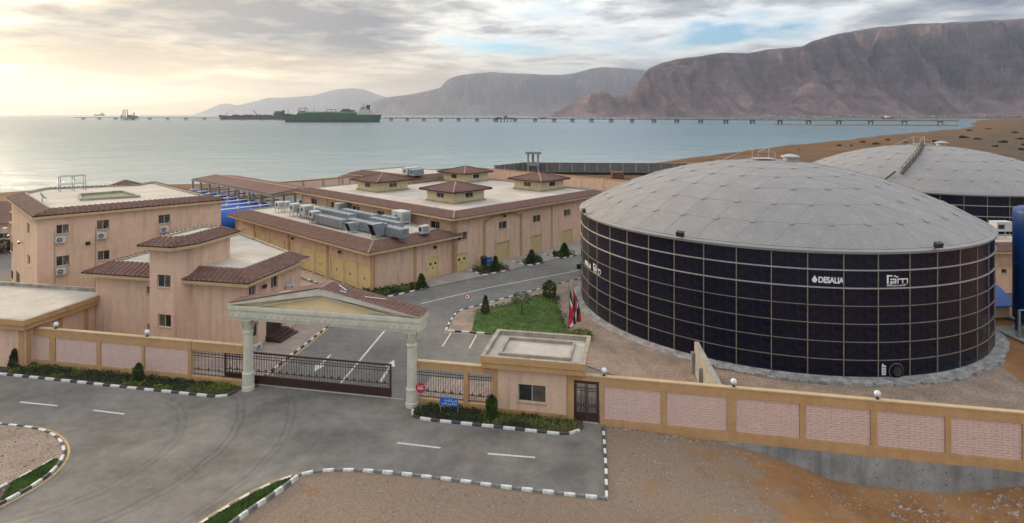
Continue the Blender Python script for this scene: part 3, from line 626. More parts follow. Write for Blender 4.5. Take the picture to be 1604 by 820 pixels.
# ================================================================ STREET WALL
ZW = 3.09
def brick_field(mb, fr, s0, s1, z0, z1, v, bw=.58, bh=.15, d=.022):
    rows = max(1, int(round((z1-z0)/bh))); bh = (z1-z0)/rows
    for r in range(rows):
        x = s0-(bw/2 if r % 2 else 0)
        while x < s1-.02:
            a, b = max(x, s0)+.011, min(x+bw, s1)-.011
            if b-a > .05:
                dd = d+RNG.uniform(-.005, .005); za, zb = z0+r*bh+.013, z0+(r+1)*bh-.013
                P = [fr.p(a, v, za), fr.p(b, v, za), fr.p(b, v, zb), fr.p(a, v, zb), fr.p(a, v-dd, za), fr.p(b, v-dd, za), fr.p(b, v-dd, zb), fr.p(a, v-dd, zb)]
                mb.add(P, [(4, 5, 6, 7), (0, 1, 5, 4), (3, 7, 6, 2), (0, 4, 7, 3), (1, 2, 6, 5)])
            x += bw
def wall_run(label, u0, u1, panels, zbase, found=None, cut=()):
    """plastered frame wall with sunk block panels; panels are (u0, u1, z0, z1)"""
    t = thing('perimeter_wall', label, 'wall', FF.p(u0, 0, 0))
    body = MB(); body.box(u0, u1, .13, .30, zbase, ZW-.02, FF); obj('wall_core', body, OCHRE, t)
    lo = min(p[2] for p in panels); hi = max(p[3] for p in panels)
    b = MB(); b.box(u0, u1, 0, .129, hi, ZW-.10, FF); obj('top_beam', b, OCHRE, t)
    b = MB(); b.bbox(u0, u1, -.03, .33, ZW-.099, ZW, FF, .025); obj('coping', b, TRIM, t)
    b = MB(); b.box(u0, u1, -.02, .129, zbase, lo-.002, FF); obj('plinth', b, OCHRE, t)
    edges = sorted(panels); xs_ = [u0]+[e for p in edges for e in p[:2]]+[u1]
    for a, c in zip(xs_[::2], xs_[1::2]):
        if c-a > .02: b = MB(); b.box(a, c, 0, .128, lo, hi-.002, FF); obj('pier', b, OCHRE, t)
    for (a, c, z0, z1) in panels:
        b = MB(); b.box(a+.002, c-.002, .09, .127, lo, hi-.003, FF); pn = obj('block_panel', b, MORTAR, t)
        b = MB(); brick_field(b, FF, a+.01, c-.01, lo+.01, hi-.01, .089); obj('blocks', b, PINK2, pn, kind='stuff')
    if found:
        us = np.linspace(u0, u1, 24); b = MB()
        edge = [zbase+.02+.10*(vnoise(np.array(u*1.3), np.array(0.5), 4)-.5) for u in us]
        b.grid([[FF.p(u, -.035, z) for u in us] for z in (-3.4,)]+[[FF.p(u, -.035, float(e)) for u, e in zip(us, edge)]])
        f = obj('foundation', b, CONCD, t)
        for u in np.arange(u0+1, u1, 1.22):
            b = MB(); b.box(u-.012, u+.012, -.047, -.034, -3.3, zbase-.1, FF); obj('formwork_seam', b, CONCD, f)
        b = MB()
        for u in np.arange(u0+1.6, u1, 1.22):
            for zz in (-.75, -1.5): b.box(u-.03, u+.03, -.043, -.034, zz-.03, zz+.03, FF)
        obj('tie_holes', b, BLACK, f, kind='stuff')
    return t
LP = [fw(37, 528, 77, 575), fw(86, 531, 151, 582), fw(157, 537, 222, 590), fw(226, 543, 294, 598)]
LP = [(p[0], p[1], .55, 2.42) for p in LP]
wall_run('ochre street wall with four sunk pink block panels left of the gate arch', fu(27), fu(299), LP, -.05)
RP = [fw(946, 603, 1036, 667), fw(1044, 610, 1139, 677), fw(1153, 618, 1253, 688), fw(1262, 626, 1364, 699), fw(1374, 639, 1481, 710), fw(1490, 648, 1602, 721)]
RP = [(p[0], p[1], .33, 2.45) for p in RP]
UR = fu(1604)
RP.append((UR+.25, UR+4.3, .33, 2.45))
wall_run('long ochre street wall with pink block panels on a bare grey concrete foundation right of the brown gate', fu(940), UR+5.5, RP, -.30, True)
# ---- iron work
def bars(parent, fr, u0, u1, v, z0, z1, n, r=.011, spike=.10, m=IRON):
    mb = MB(); mb.beam((0, 0, 0), (0, 0, z1-z0), r*2); mb.add([(-.03, 0, z1-z0), (0, -.03, z1-z0), (.03, 0, z1-z0), (0, .03, z1-z0), (0, 0, z1-z0+spike)], [(0, 1, 4), (1, 2, 4), (2, 3, 4), (3, 0, 4)])
    me = mesh_of('bar', mb, m); pl = wloc(parent)
    for k in range(n):
        p = fr.p(u0+(u1-u0)*(k+.5)/n, v, z0); inst('bar', me, parent, tuple(p[i]-pl[i] for i in range(3)), fr.a)
def ornaments(fr, u0, u1, v, z, n, s=.16):
    mb = MB()
    for k in range(n):
        u = u0+(u1-u0)*(k+.5)/n
        mb.tube([fr.p(u+s*math.cos(t), v, z+s*.55*math.sin(t)) for t in np.linspace(math.pi*.05, math.pi*.95, 7)], .013, 4)
        mb.add([fr.p(u-.07, v, z+.02), fr.p(u, v-.02, z+.02), fr.p(u+.07, v, z+.02), fr.p(u, v+.02, z+.02), fr.p(u, v, z+.26)], [(0, 1, 4), (1, 2, 4), (2, 3, 4), (3, 0, 4), (0, 3, 2, 1)])
    return mb
def fence(label, u0, u1, z0, z1, n, v=.12):
    t = thing('iron_fence', label, 'fence', FF.p(u0, v, z0))
    for zz in (z0+.10, z0+.46, z1-.42, z1-.22):
        b = MB(); b.beam(FF.p(u0, v, zz), FF.p(u1, v, zz), .035, .045); obj('rail', b, IRON, t)
    bars(t, FF, u0, u1, v, z0, z1-.12, n); obj('scrolls', ornaments(FF, u0, u1, v, z0+.46, max(3, n//3)), IRON, t, kind='stuff')
def masonry(name, label, boxes, m=OCHRE):
    """boxes: (part, u0, u1, v0, v1, z0, z1, material)"""
    t = thing(name, label, 'wall', FF.p(boxes[0][1], 0, 0))
    for nme, a, b_, c, d, e, f, mm in boxes:
        mb = MB(); mb.bbox(a, b_, c, d, e, f, FF, .015); obj(nme, mb, mm, t)
    return t
uL0, uL1 = fu(300), -26.05
masonry('perimeter_wall', 'ochre beam over the iron railing between block wall and left gate column', [('beam', uL0, uL1, .0, .3, 2.42, ZW-.1, OCHRE), ('coping', uL0, uL1, -.03, .33, ZW-.098, ZW, TRIM), ('plinth', uL0, uL1, -.02, .3, -.05, .5, OCHRE)])
fence('black iron railing under the ochre beam left of the gate column', uL0+.05, uL1, .52, 2.40, 15)
u1, u2, u3, u4, u5 = fu(650), fu(726), fu(733), fu(770), fu(779)
masonry('perimeter_wall', 'ochre beam and piers framing two railings between right gate column and guard room', [('beam', u1-.1, u5, .0, .3, 2.55, ZW-.1, OCHRE), ('coping', u1-.1, u5, -.03, .33, ZW-.098, ZW, TRIM), ('plinth', u1-.1, u5, -.02, .3, -.05, .5, OCHRE), ('pier', u2, u3, 0, .3, .5, 2.55, OCHRE), ('pier', u4, u5, 0, .3, .5, 2.55, OCHRE)])
fence('wide iron railing between the right gate column and an ochre pier', u1, u2, .52, 2.5, 20)
fence('narrow iron railing beside the guard room wall', u3, u4, .52, 2.5, 10)
# ---- globe lamps on the wall
def globe_lamp(label, u, first=[]):
    z = ZW
    if first: return dup(first[0], FF.p(u, .15, z), 0, label)
    t = thing('globe_lamp', label, 'lamp', (0, 0, 0), 0, 'white globe lamps along the street wall')
    b = MB(); b.lathe([(.10, 0), (.10, .04), (.05, .06), (.05, .14), (.09, .16)], 10); obj('lamp_base', b, BLACK, t)
    b = MB(); b.lathe([(.02, .15), (.11, .175), (.175, .26), (.19, .335), (.165, .42), (.10, .49), (.02, .515)], 16); obj('globe', b, GLOBE, t, smooth=True)
    t.location = FF.p(u, .15, z); first.append(t); return t
for px, lb in ((85, 'white globe lamp at the left end of the wall beside the flat roofed building'), (228, 'white globe lamp on the wall in front of the small tower'), (946, 'white globe lamp above the brown pedestrian gate'), (1150, 'white globe lamp near the leaning concrete slab'), (1376, 'white globe lamp on the wall below the white notice on the tank')):
    globe_lamp(lb, fu(px))
# ---- pedestrian gate
g0, g1 = fu(899), fu(938)
t = thing('pedestrian_gate', 'brown two leaf iron gate with scrolled bars beside the guard room', 'gate', FF.p(g0, .1, 0))
mid = (g0+g1)/2
b = MB(); b.box(g0, g0+.09, .05, .17, .02, 2.68, FF); b.box(g1-.09, g1, .05, .17, .02, 2.68, FF); b.box(g0+.09, g1-.09, .05, .17, 2.58, 2.68, FF); obj('gate_frame', b, BROWN, t)
for a, c in ((g0+.10, mid-.01), (mid+.01, g1-.10)):
    b = MB(); b.box(a, a+.07, .08, .14, .05, 2.56, FF); b.box(c-.07, c, .08, .14, .05, 2.56, FF); b.box(a+.07, c-.07, .08, .14, 2.48, 2.56, FF); b.box(a+.07, c-.07, .085, .135, .05, .62, FF)
    lf = obj('gate_leaf', b, BROWN, t)
    bb = MB()
    for k in range(6): u = a+.07+(c-a-.14)*(k+.5)/6; bb.beam(FF.p(u, .11, .62), FF.p(u, .11, 2.48), .024)
    for zz in (.95, 2.0, 2.2): bb.beam(FF.p(a+.07, .11, zz), FF.p(c-.07, .11, zz), .03)
    for k in range(3):
        u = a+.07+(c-a-.14)*(k+.5)/3
        for zz in (.78, 2.1): bb.tube([FF.p(u+.07*math.cos(q), .11, zz+.07*math.sin(q)) for q in np.linspace(0, 2*math.pi, 9)[:-1]], .012, 4, True)
        bb.add([FF.p(u-.06, .11, 1.0), FF.p(u, .09, 1.0), FF.p(u+.06, .11, 1.0), FF.p(u, .13, 1.0), FF.p(u, .11, 1.25)], [(0, 1, 4), (1, 2, 4), (2, 3, 4), (3, 0, 4)])
    obj('scrollwork', bb, BROWN, lf, kind='stuff')
masonry('gate_surround', 'ochre piers and beam round the brown pedestrian gate', [('beam', fu(888)+.01, fu(940)-.005, .0, .3, 2.70, ZW-.1, OCHRE), ('coping', fu(888)+.01, fu(940)-.005, -.03, .33, ZW-.098, ZW, TRIM), ('pier', fu(888)+.01, g0-.005, 0, .3, -.05, 2.70, OCHRE), ('threshold', g0, g1, -.05, .35, -.05, .03, CONC)])
# ---- sliding vehicle gate
s0, s1, sv = fu(352, .6), fu(613, .6), .6
t = thing('sliding_gate', 'long brown sliding gate of scrolled iron bars across the entrance road', 'gate', FF.p(s0, sv, 0))
b = MB(); b.box(s0, s1, sv-.05, sv+.05, 2.30, 2.42, FF); obj('top_rail', b, BROWN, t)
b = MB(); b.box(s0, s1, sv-.04, sv+.04, .12, .72, FF)
for k in range(12): u = s0+(s1-s0)*(k+.5)/12; b.box(u-.03, u+.03, sv-.06, sv-.041, .14, .70, FF)
obj('kick_plate', b, BROWN, t)
for u in (s0, s1-.12):
    b = MB(); b.box(u, u+.12, sv-.055, sv+.055, .10, 2.298, FF); obj('stile', b, BROWN, t)
for zz in (1.0, 1.92, 2.12):
    b = MB(); b.beam(FF.p(s0+.12, sv, zz), FF.p(s1-.12, sv, zz), .035, .04); obj('rail', b, BROWN, t)
bars(t, FF, s0+.14, s1-.14, sv, .72, 2.29, 64, .013, .01, BROWN)
o = ornaments(FF, s0+.2, s1-.2, sv, 1.0, 22, .19)
for k in range(44): u = s0+.2+(s1-s0-.4)*(k+.5)/44; o.tube([FF.p(u+.08*math.cos(q), sv, 2.02+.08*math.sin(q)) for q in np.linspace(0, 2*math.pi, 7)[:-1]], .010, 4, True)
obj('scrolls', o, BROWN, t, kind='stuff')
b = MB(); b.box(s0, fu(632, .6), sv-.06, sv+.06, .0, .02, FF); obj('gate_track', b, STEEL, kind='structure')
# ================================================================ GATE PORTAL
cu0, cu1, cv = -25.6, -13.0, -.15
t = thing('gate_portal', 'cream classical gate arch with pediment on two fluted columns', 'gateway', FF.p(cu0, cv, 0))
def column(u):
    x, y = FF.p(u, cv)
    b = MB(); b.lathe([(.47, .0), (.47, .16)], 8, (x, y)); c = obj('column', b, STONE, t)
    b = MB(); b.lathe([(.43, .16), (.45, .24), (.43, .32), (.40, .36), (.415, .46), (.41, 1.15), (.43, 1.2), (.40, 1.28), (.36, 1.33)], 20, (x, y)); obj('base', b, STONE, c)
    b = MB(); b.lathe([(.345, 1.33), (.345, 1.5), (.34, 2.6), (.325, 4.05), (.32, 4.15)], 36, (x, y), flute=(1.45, 4.08)); obj('shaft', b, STONE, c)
    b = MB(); b.lathe([(.33, 4.15), (.37, 4.2), (.37, 4.27), (.33, 4.3), (.33, 4.38), (.36, 4.8), (.43, 5.05), (.40, 5.08)], 20, (x, y))
    for ring, (zz, rr, n_) in enumerate(((4.42, .345, 8), (4.66, .36, 8))):
        for k in range(n_):
            a = 2*math.pi*(k+.5*ring)/n_; ca, sa = math.cos(a), math.sin(a)
            def q(r, w, z): return (x+r*ca-w*sa, y+r*sa+w*ca, z)
            b.add([q(rr, -.10, zz), q(rr, .10, zz), q(rr+.05, .09, zz+.22), q(rr+.05, -.09, zz+.22), q(rr+.14, 0, zz+.34), q(rr+.12, .03, zz+.20), q(rr+.12, -.03, zz+.20)], [(0, 1, 2, 3), (3, 2, 4), (3, 4, 6), (2, 5, 4), (4, 5, 6)])
    for k in range(4):
        a = math.pi/4+math.pi/2*k+FF.a; p = (x+.42*math.cos(a), y+.42*math.sin(a), 5.02)
        b.tube([(p[0]+.07*math.cos(a)*math.cos(w_), p[1]+.07*math.sin(a)*math.cos(w_), p[2]+.07*math.sin(w_)) for w_ in np.linspace(-2, 3, 7)], .035, 5)
    f = Fr(x, y, FF.a); b.bbox(-.46, .46, -.46, .46, 5.1, 5.2, f); obj('capital', b, STONE, c)
column(cu0); column(cu1)
e0, e1 = cu0-1.25, cu1+.85                              # ends of the beam
d0, d1 = cv-.62, cv+.95                                 # front and back of the beam
b = MB(); b.box(e0+.15, e1-.15, d0+.15, d1-.12, 5.20, 5.42, FF); b.box(e0+.10, e1-.10, d0+.10, d1-.10, 5.42, 5.86, FF); b.box(e0+.05, e1-.05, d0+.05, d1-.05, 5.86, 5.94, FF)
en = obj('entablature', b, STONE, t)
mb = MB(); mb.lathe([(.095, 0), (.10, .03), (.06, .06), (.05, .045), (.02, .06)], 10)
me = mesh_of('rosette', MB().add([(x, -z, y) for x, y, z in mb.v], [f[::-1] for f in mb.f]), STONE)
nro = 28; oo = wloc(en); tt = wloc(t)
for k in range(nro):
    p = FF.p(e0+.35+(e1-e0-.7)*k/(nro-1), d0+.10, 5.64); inst('rosette', me, en, tuple(p[i]-oo[i] for i in range(3)), FF.a)
b = MB()
for k in range(76): u = e0+.2+(e1-e0-.4)*k/75; b.box(u-.04, u+.04, d0+.08, d0+.149, 5.28, 5.40, FF)
obj('dentils', b, STONE, en, kind='stuff')
em = (e0+e1)/2; zE, zA = 5.96, 7.75
b = MB(); b.bbox(e0, e1, d0, d1, 5.945, 6.22, FF, .04); obj('cornice', b, STONE, t)
def rk(s, v, h=0.0):                                     # point on the raking line, s from -1 to 1
    return FF.p(em+s*(e1-e0)/2, v, 6.22+(zA-6.22)*(1-abs(s))+h)
b = MB()                                                 # raking cornice: sloped slabs either side
for s in (-1, 1):
    A = [rk(s, d0), rk(0, d0), rk(0, d0+.30), rk(s, d0+.30)]; th = .38
    lo_ = [(p[0], p[1], max(p[2]-th, 6.221)) for p in A]; hi_ = [(p[0], p[1], p[2]+.12) for p in A]
    b.add(lo_+hi_, [(0, 3, 2, 1), (4, 5, 6, 7), (0, 1, 5, 4), (1, 2, 6, 5), (2, 3, 7, 6), (3, 0, 4, 7)])
obj('raking_cornice', b, STONE, t)
b = MB()
for s in (-1, 1):
    for k in range(34):
        q = .03+.68*k/33; p = rk(s*q, d0+.06); u = em+s*q*(e1-e0)/2; z = p[2]-.40
        b.box(u-.045, u+.045, d0+.06, d0+.31, z-.10, z, FF)
obj('dentils', b, STONE, t, kind='stuff')
b = MB(); b.poly([rk(-1, d0+.32), rk(1, d0+.32), rk(0, d0+.32, -.1)]); b.poly([rk(-1, d1-.06), rk(0, d1-.06, -.1), rk(1, d1-.06)]); obj('tympanum', b, TYMP, t)
b = MB()
for s in (-1, 1): b.add([FF.p(em+s*((e1-e0)/2-.002), d, z) for d, z in ((d0+.3, 6.22), (d1, 6.22), (d1, 6.36), (d0+.3, 6.36))], [(0, 1, 2, 3), (0, 3, 2, 1)])
obj('gable_end', b, STONE, t, kind='stuff')
def tiles(mb, A, B, D, C, pitch=.30, courses=6, amp=.05, step=.02, sub=5):
    """corrugated clay tiles between an eave A-B and an upper edge D-C (3-D corners)"""
    A, B, C, D = Vector(A), Vector(B), Vector(C), Vector(D)
    u = (B-A); L_ = u.length; u = u/L_; w = (D-A)-u*((D-A).dot(u)); H_ = w.length; w = w/H_; nrm = u.cross(w)
    a = (D-A).dot(u); bb = (C-A).dot(u)                 # where the top edge begins and ends along the eave
    smin, smax = min(0, a), max(L_, bb); n = max(2, int(round((smax-smin)/pitch))*sub)
    s_ = np.linspace(smin, smax, n+1); cols = []
    for s in s_:
        lo, hi = 0.0, 1.0
        if a > 1e-6: hi = min(hi, s/a)
        elif a < -1e-6 and s < 0: lo = max(lo, s/a)
        if bb < L_-1e-6: hi = min(hi, (L_-s)/(L_-bb))
        elif bb > L_+1e-6 and s > L_: lo = max(lo, (s-L_)/(bb-L_))
        hi = max(hi, lo); ph = (s/pitch) % 1.0
        h = amp*abs(math.sin(math.pi*ph))**.7
        col = []
        for k in range(courses+1):
            q = lo+(hi-lo)*k/courses
            p0 = A+u*float(s)+w*(q*H_)
            if k: col.append(p0+nrm*h)
            if k < courses: col.append(p0+nrm*(h+step))
        cols.append([tuple(p) for p in col])
    return mb.grid(cols)
b = MB()
for s in (-1, 1):
    lo1, lo2, hi2, hi1 = rk(s, d0-.06, .13), rk(s, d1+.1, .13), rk(0, d1+.1, .13), rk(0, d0-.06, .13)
    if s < 0: tiles(b, lo2, lo1, hi2, hi1, .26, 22, .045, .02)
    else: tiles(b, lo1, lo2, hi1, hi2, .26, 22, .045, .02)
rt = obj('tile_roof', b, TILE, t, kind='stuff')
b = MB(); b.tube([rk(0, d0-.1, .16), rk(0, d1+.12, .16)], .10, 8); obj('ridge_cap', b, RIDGE, rt)
b = MB()
for (sa, va, sb_, vb_) in ((.42, d0+.5, .60, d1-.45), (.10, d1-.3, .22, d1-.9), (.18, d0+.3, .24, d0+.32), (-.35, d0+.4, -.48, d0+.5)):
    b.beam(rk(sa, va, .22), rk(sb_, vb_, .22), .05, .03)
obj('mortar_streaks', b, SIGNW, rt, kind='stuff')
# ================================================================ BUILDINGS
def wall_face(mb, fr, L_, z0, z1, holes, depth=.2):
    """plaster wall along a frame (outside is -v) with real openings and reveals"""
    S = sorted({0.0, L_, *[h[0] for h in holes], *[h[1] for h in holes]}); Z = sorted({z0, z1, *[h[2] for h in holes], *[h[3] for h in holes]})
    S = [s for s in S if 0 <= s <= L_]; Z = [z for z in Z if z0 <= z <= z1]
    for a, b in zip(S[:-1], S[1:]):
        for c, d in zip(Z[:-1], Z[1:]):
            m1, m2 = (a+b)/2, (c+d)/2
            if any(h[0] < m1 < h[1] and h[2] < m2 < h[3] for h in holes): continue
            mb.poly([fr.p(a, 0, c), fr.p(b, 0, c), fr.p(b, 0, d), fr.p(a, 0, d)])
    for a, b, c, d in holes:
        for (s1, y1), (s2, y2) in (((a, c), (a, d)), ((a, d), (b, d)), ((b, d), (b, c)), ((b, c), (a, c))):
            mb.poly([fr.p(s1, 0, y1), fr.p(s2, 0, y2), fr.p(s2, depth, y2), fr.p(s1, depth, y1)])
def window(parent, fr, o, kind=0, n=2, fm=None, v=.13):
    a, b, c, d = o; w = .055; fm = fm or ALU
    m = MB(); m.box(a, b, v-.03, v+.04, c, c+w, fr); m.box(a, b, v-.03, v+.04, d-w, d, fr)
    for k in range(n+1):
        s = a+(b-a-w)*k/n; m.box(s, s+w, v-.028, v+.038, c+w, d-w, fr)
    f = obj('window', m, fm, parent)
    for k in range(n):
        s = a+w/2+(b-a-w)*k/n; m = MB(); m.box(s+.01, s+(b-a-w)/n-.01, v+(.0 if k % 2 else .014), v+(.012 if k % 2 else .026), c+w*.6, d-w*.6, fr)
        obj('pane', m, (GLASS, GLASS2, GLASS)[(k+kind) % 3] if kind < 3 else GLASS, f)
    m = MB(); m.box(a-.06, b+.06, -.06, .10, c-.07, c-.004, fr); obj('sill', m, TRIM, f)
    return f
def louvre_door(parent, fr, o, panes=True):
    a, b, c, d = o; mid = (a+b)/2
    m = MB(); m.box(a, a+.06, .04, .15, c, d, fr); m.box(b-.06, b, .04, .15, c, d, fr); m.box(a+.06, b-.06, .04, .15, d-.06, d, fr)
    f = obj('door', m, DOORY, parent)
    for p, q in ((a+.065, mid-.006), (mid+.006, b-.065)):
        m = MB(); m.box(p, q, .09, .14, c+.03, d-.065, fr)
        hh = d-c
        for (z0, z1) in ((c+hh*.10, c+hh*.30),):
            n = 6
            for k in range(n): z = z0+(z1-z0)*k/n; m.box(p+.12, q-.12, .07, .089, z, z+(z1-z0)/n*.6, fr)
        m.box(p+.04, q-.04, .08, .089, c+.08, c+hh*.07+.06, fr); m.box(p+.1, q-.1, .078, .089, c+hh*.55, c+hh*.58, fr)
        lf = obj('door_leaf', m, DOORY, f)
    if panes:
        for p, q in ((a+.065, mid-.006), (mid+.006, b-.065)):
            w = (q-p); m = MB(); m.box(p+w*.3, p+w*.7, .08, .0895, c+(d-c)*.60, c+(d-c)*.72, fr); obj('pane', m, GLASS, f)
    m = MB()
    for q in (mid-.10, mid+.06): m.box(q, q+.04, .05, .089, c+(d-c)*.42, c+(d-c)*.49, fr)
    obj('handle', m, BLACK, f, kind='stuff')
def roller(parent, fr, o):
    a, b, c, d = o; m = MB(); n = int((d-c)/.22)
    for k in range(n): z = c+(d-c)*k/n; m.bbox(a, b, .12, .155, z, z+(d-c)/n-.012, fr, .004)
    m.box(a, b, .135, .16, c, d, fr); f = obj('shutter_door', m, SHUT, parent, kind='stuff')
    m = MB(); m.box(a, b, .06, .13, c, c+.12, fr); obj('bottom_rail', m, TRIM, f)
def floodlight(parent, fr, s, z):
    m = MB(); m.beam(fr.p(s, -.0, z), fr.p(s, -.26, z+.05), .05); m.add([fr.p(s+dx, -.26+dy, z+dz) for dx in (-.2, .2) for dy, dz in ((0, .18), (-.16, .10), (-.10, -.16), (.04, -.10))],
        [(0, 1, 2, 3), (7, 6, 5, 4), (0, 4, 5, 1), (1, 5, 6, 2), (2, 6, 7, 3), (3, 7, 4, 0)]); obj('floodlight', m, BLACK, parent)
def skirt(t, poly, z, over=.9, inset=1.2, rise=.75, fasc=.26, drop=.10, ridge=RIDGE, pitch=.42, courses=5, hide=(), deck=DECK, amp=.085):
    out = offset(poly, over); inn = offset(poly, -inset); n = len(poly); m = MB(); f = MB(); r = MB()
    for i in range(n):
        j = (i+1) % n
        f.poly([(*out[i], z-fasc), (*out[j], z-fasc), (*out[j], z), (*out[i], z)])
        f.poly([(*out[j], z-fasc), (*out[i], z-fasc), (*poly[i], z-fasc), (*poly[j], z-fasc)])
        if i in hide: continue
        tiles(m, (*out[i], z), (*out[j], z), (*inn[i], z+rise), (*inn[j], z+rise), pitch, courses, amp, .018, 6)
    obj('fascia', f, TRIM, t)
    tr = obj('tile_roof', m, TILE, t, kind='stuff')
    for i in range(n):
        if i in hide or (i-1) % n in hide: continue
        c = MB(); c.tube([(*out[i], z+.05), (*inn[i], z+rise+.05)], .085, 6); obj('hip_cap', c, ridge, tr)
    p = MB(); inn2 = offset(inn, -.22)
    for i in range(n):
        j = (i+1) % n
        p.poly([(*inn[i], z+rise+.06), (*inn[j], z+rise+.06), (*inn2[j], z+rise+.06), (*inn2[i], z+rise+.06)])
        p.poly([(*inn2[i], z+rise+.06), (*inn2[j], z+rise+.06), (*inn2[j], z+rise-drop), (*inn2[i], z+rise-drop)])
        p.poly([(*inn[j], z+rise+.06), (*inn[i], z+rise+.06), (*inn[i], z+rise-.1), (*inn[j], z+rise-.1)])
    obj('parapet', p, PARAPET, t)
    d = MB(); d.poly([(*q, z+rise-drop) for q in inn2]); obj('roof_deck', d, deck, t)
    return z+rise-drop
def walls(t, poly, z0, z1, holes, m=PINK):
    n = len(poly)
    for i in range(n):
        P, Q = poly[i], poly[(i+1) % n]; fr = seg(P, Q); mb = MB()
        wall_face(mb, fr, dist(P, Q), z0, z1, holes.get(i, [])); obj('wall', mb, m, t)
def pilaster(t, fr, s, z0, z1, w=.5, d=.07, m=OCHRE):
    mb = MB(); mb.box(s-w/2, s+w/2, -d, -.002, z0, z1, fr); obj('pilaster', mb, m, t)
# wall air conditioners, one kind
AC0 = []
def wall_ac(label, fr, s, z, scale=1.0, loc=None):
    if not AC0:
        t = thing('air_conditioner', label, 'air conditioner', (0, 0, 0), 0, 'air conditioner units on the walls')
        m = MB(); m.bbox(-.42, .42, -.52, -.16, .12, .74, ID, .03); obj('casing', m, ACW, t)
        m = MB(); m.add([(x, -.523-z_, y) for x, y, z_ in [(-.08+.25*math.cos(a), .43+.25*math.sin(a), .0) for a in np.linspace(0, 2*math.pi, 17)[:-1]]], [tuple(range(15, -1, -1))]); obj('fan_opening', m, BLACK, t)
        m = MB()
        for rr in (.25, .15, .06): m.tube([(-.08+rr*math.cos(a), -.535, .43+rr*math.sin(a)) for a in np.linspace(0, 2*math.pi, 15)[:-1]], .012, 4, True)
        for a in np.linspace(0, math.pi, 5)[:-1]: m.beam((-.08+.25*math.cos(a), -.535, .43+.25*math.sin(a)), (-.08-.25*math.cos(a), -.535, .43-.25*math.sin(a)), .014)
        obj('fan_grille', m, ACW, t)
        for x in (-.3, .3):
            m = MB(); m.beam((x, 0, .1), (x, -.5, .1), .04); m.beam((x, 0, -.15), (x, -.4, .09), .03); obj('bracket', m, STEEL, t)
        m = MB(); m.tube([(.4, -.3, .3), (.5, -.25, .25), (.52, -.05, .6), (.52, -.03, 1.3)], .025, 5); obj('pipe', m, ACW, t)
        AC0.append(t); r = t
    else: r = dup(AC0[0], (0, 0, 0), 0, label)
    r.location = loc or fr.p(s, -.01, z); r.rotation_euler = (0, 0, fr.a); r.scale = (scale,)*3
    return r
# ---------------------------------------------------------------- the long hall and its low annex
hall = thing('process_hall', 'large pink hall with flat pale roof, red tile edge and four roof lanterns', 'building', HF.p(0, 0, 0))
HP = [HF.p(0, 0), HF.p(32.4, 0), HF.p(32.4, 31), HF.p(16.5, 31), HF.p(16.5, 39), HF.p(0, 39)]
f0, f3 = seg(HP[0], HP[1]), seg(HP[5], HP[0]); HZ = 7.0
def rect(fr, *r): return wpx(fr, *r)
hw = [rect(f0, 716, 364, 732, 374), rect(f0, 781.5, 353.5, 794, 363), rect(f0, 835, 345.5, 847, 354), rect(f0, 883.5, 338, 894, 346.5)]
hd = [rect(f0, 715.5, 397, 732, 424)]; hr = [rect(f0, 777, 379, 798, 414), rect(f0, 831, 369, 849, 402), rect(f0, 880, 360.5, 896.5, 392)]
hd = [(a, b, .05, d) for a, b, c, d in hd]; hr = [(a, b, .05, min(d, 4.2)) for a, b, c, d in hr]
hw = [(a, b, 4.35, 5.35) for a, b, c, d in hw]; hw[0] = (hw[0][0], hw[0][1], 3.95, 4.95)
lw = [rect(f3, *r) for r in ((487, 311, 496.5, 320), (518, 317, 528, 325.5), (552, 322.5, 563, 331), (590.5, 330.5, 602, 338), (634, 338, 644, 348), (674, 345.5, 688.5, 355.5))]
lw = [(a, b, 5.15, 6.1) for a, b, c, d in lw]
walls(hall, HP, 0, HZ-.2, {0: hw+hd+hr, 5: lw})
for k, o in enumerate(hw): window(hall, f0, o, k % 3)
for k, o in enumerate(lw): window(hall, f3, o, k % 3)
for o in hd: louvre_door(hall, f0, o)
for o in hr: roller(hall, f0, o)
for px in (758.5, 816): pilaster(hall, f0, hit(f0, px)[0], 0, HZ-1.0, .45)
for s in (.25, 32.15): pilaster(hall, f0, s, 0, HZ-.26, .5)
for s in (.3, 8.5, 17, 26, 38.7): pilaster(hall, f3, s, 0, HZ-.26, .45)
s0_, s1_ = hit(f0, 758.5)[0], hit(f0, 816)[0]
m = MB(); cm = (s0_+s1_)/2; hw_ = (s1_-s0_)/2
arc = [(cm+hw_*math.cos(a), 5.35+.95*math.sin(a)) for a in np.linspace(math.pi, 0, 19)]
for (a, b), (c, d) in zip(arc[:-1], arc[1:]): m.add([f0.p(x, y, z) for y in (-.07, -.003) for x, z in ((a, b-.12), (c, d-.12), (c, d+.18), (a, b+.18))], [(0, 1, 2, 3), (0, 4, 5, 1), (3, 2, 6, 7)])
obj('arch_moulding', m, OCHRE, hall)
m = MB(); s = hit(f0, 864)[0]; m.tube([f0.p(s, -.10, .2), f0.p(s, -.10, HZ-.3)], .06, 6); obj('downpipe', m, OCHRE, hall)
floodlight(hall, f0, cm, 6.15)
HD = skirt(hall, HP, HZ, .9, 1.05, .56, hide=(2, 3))
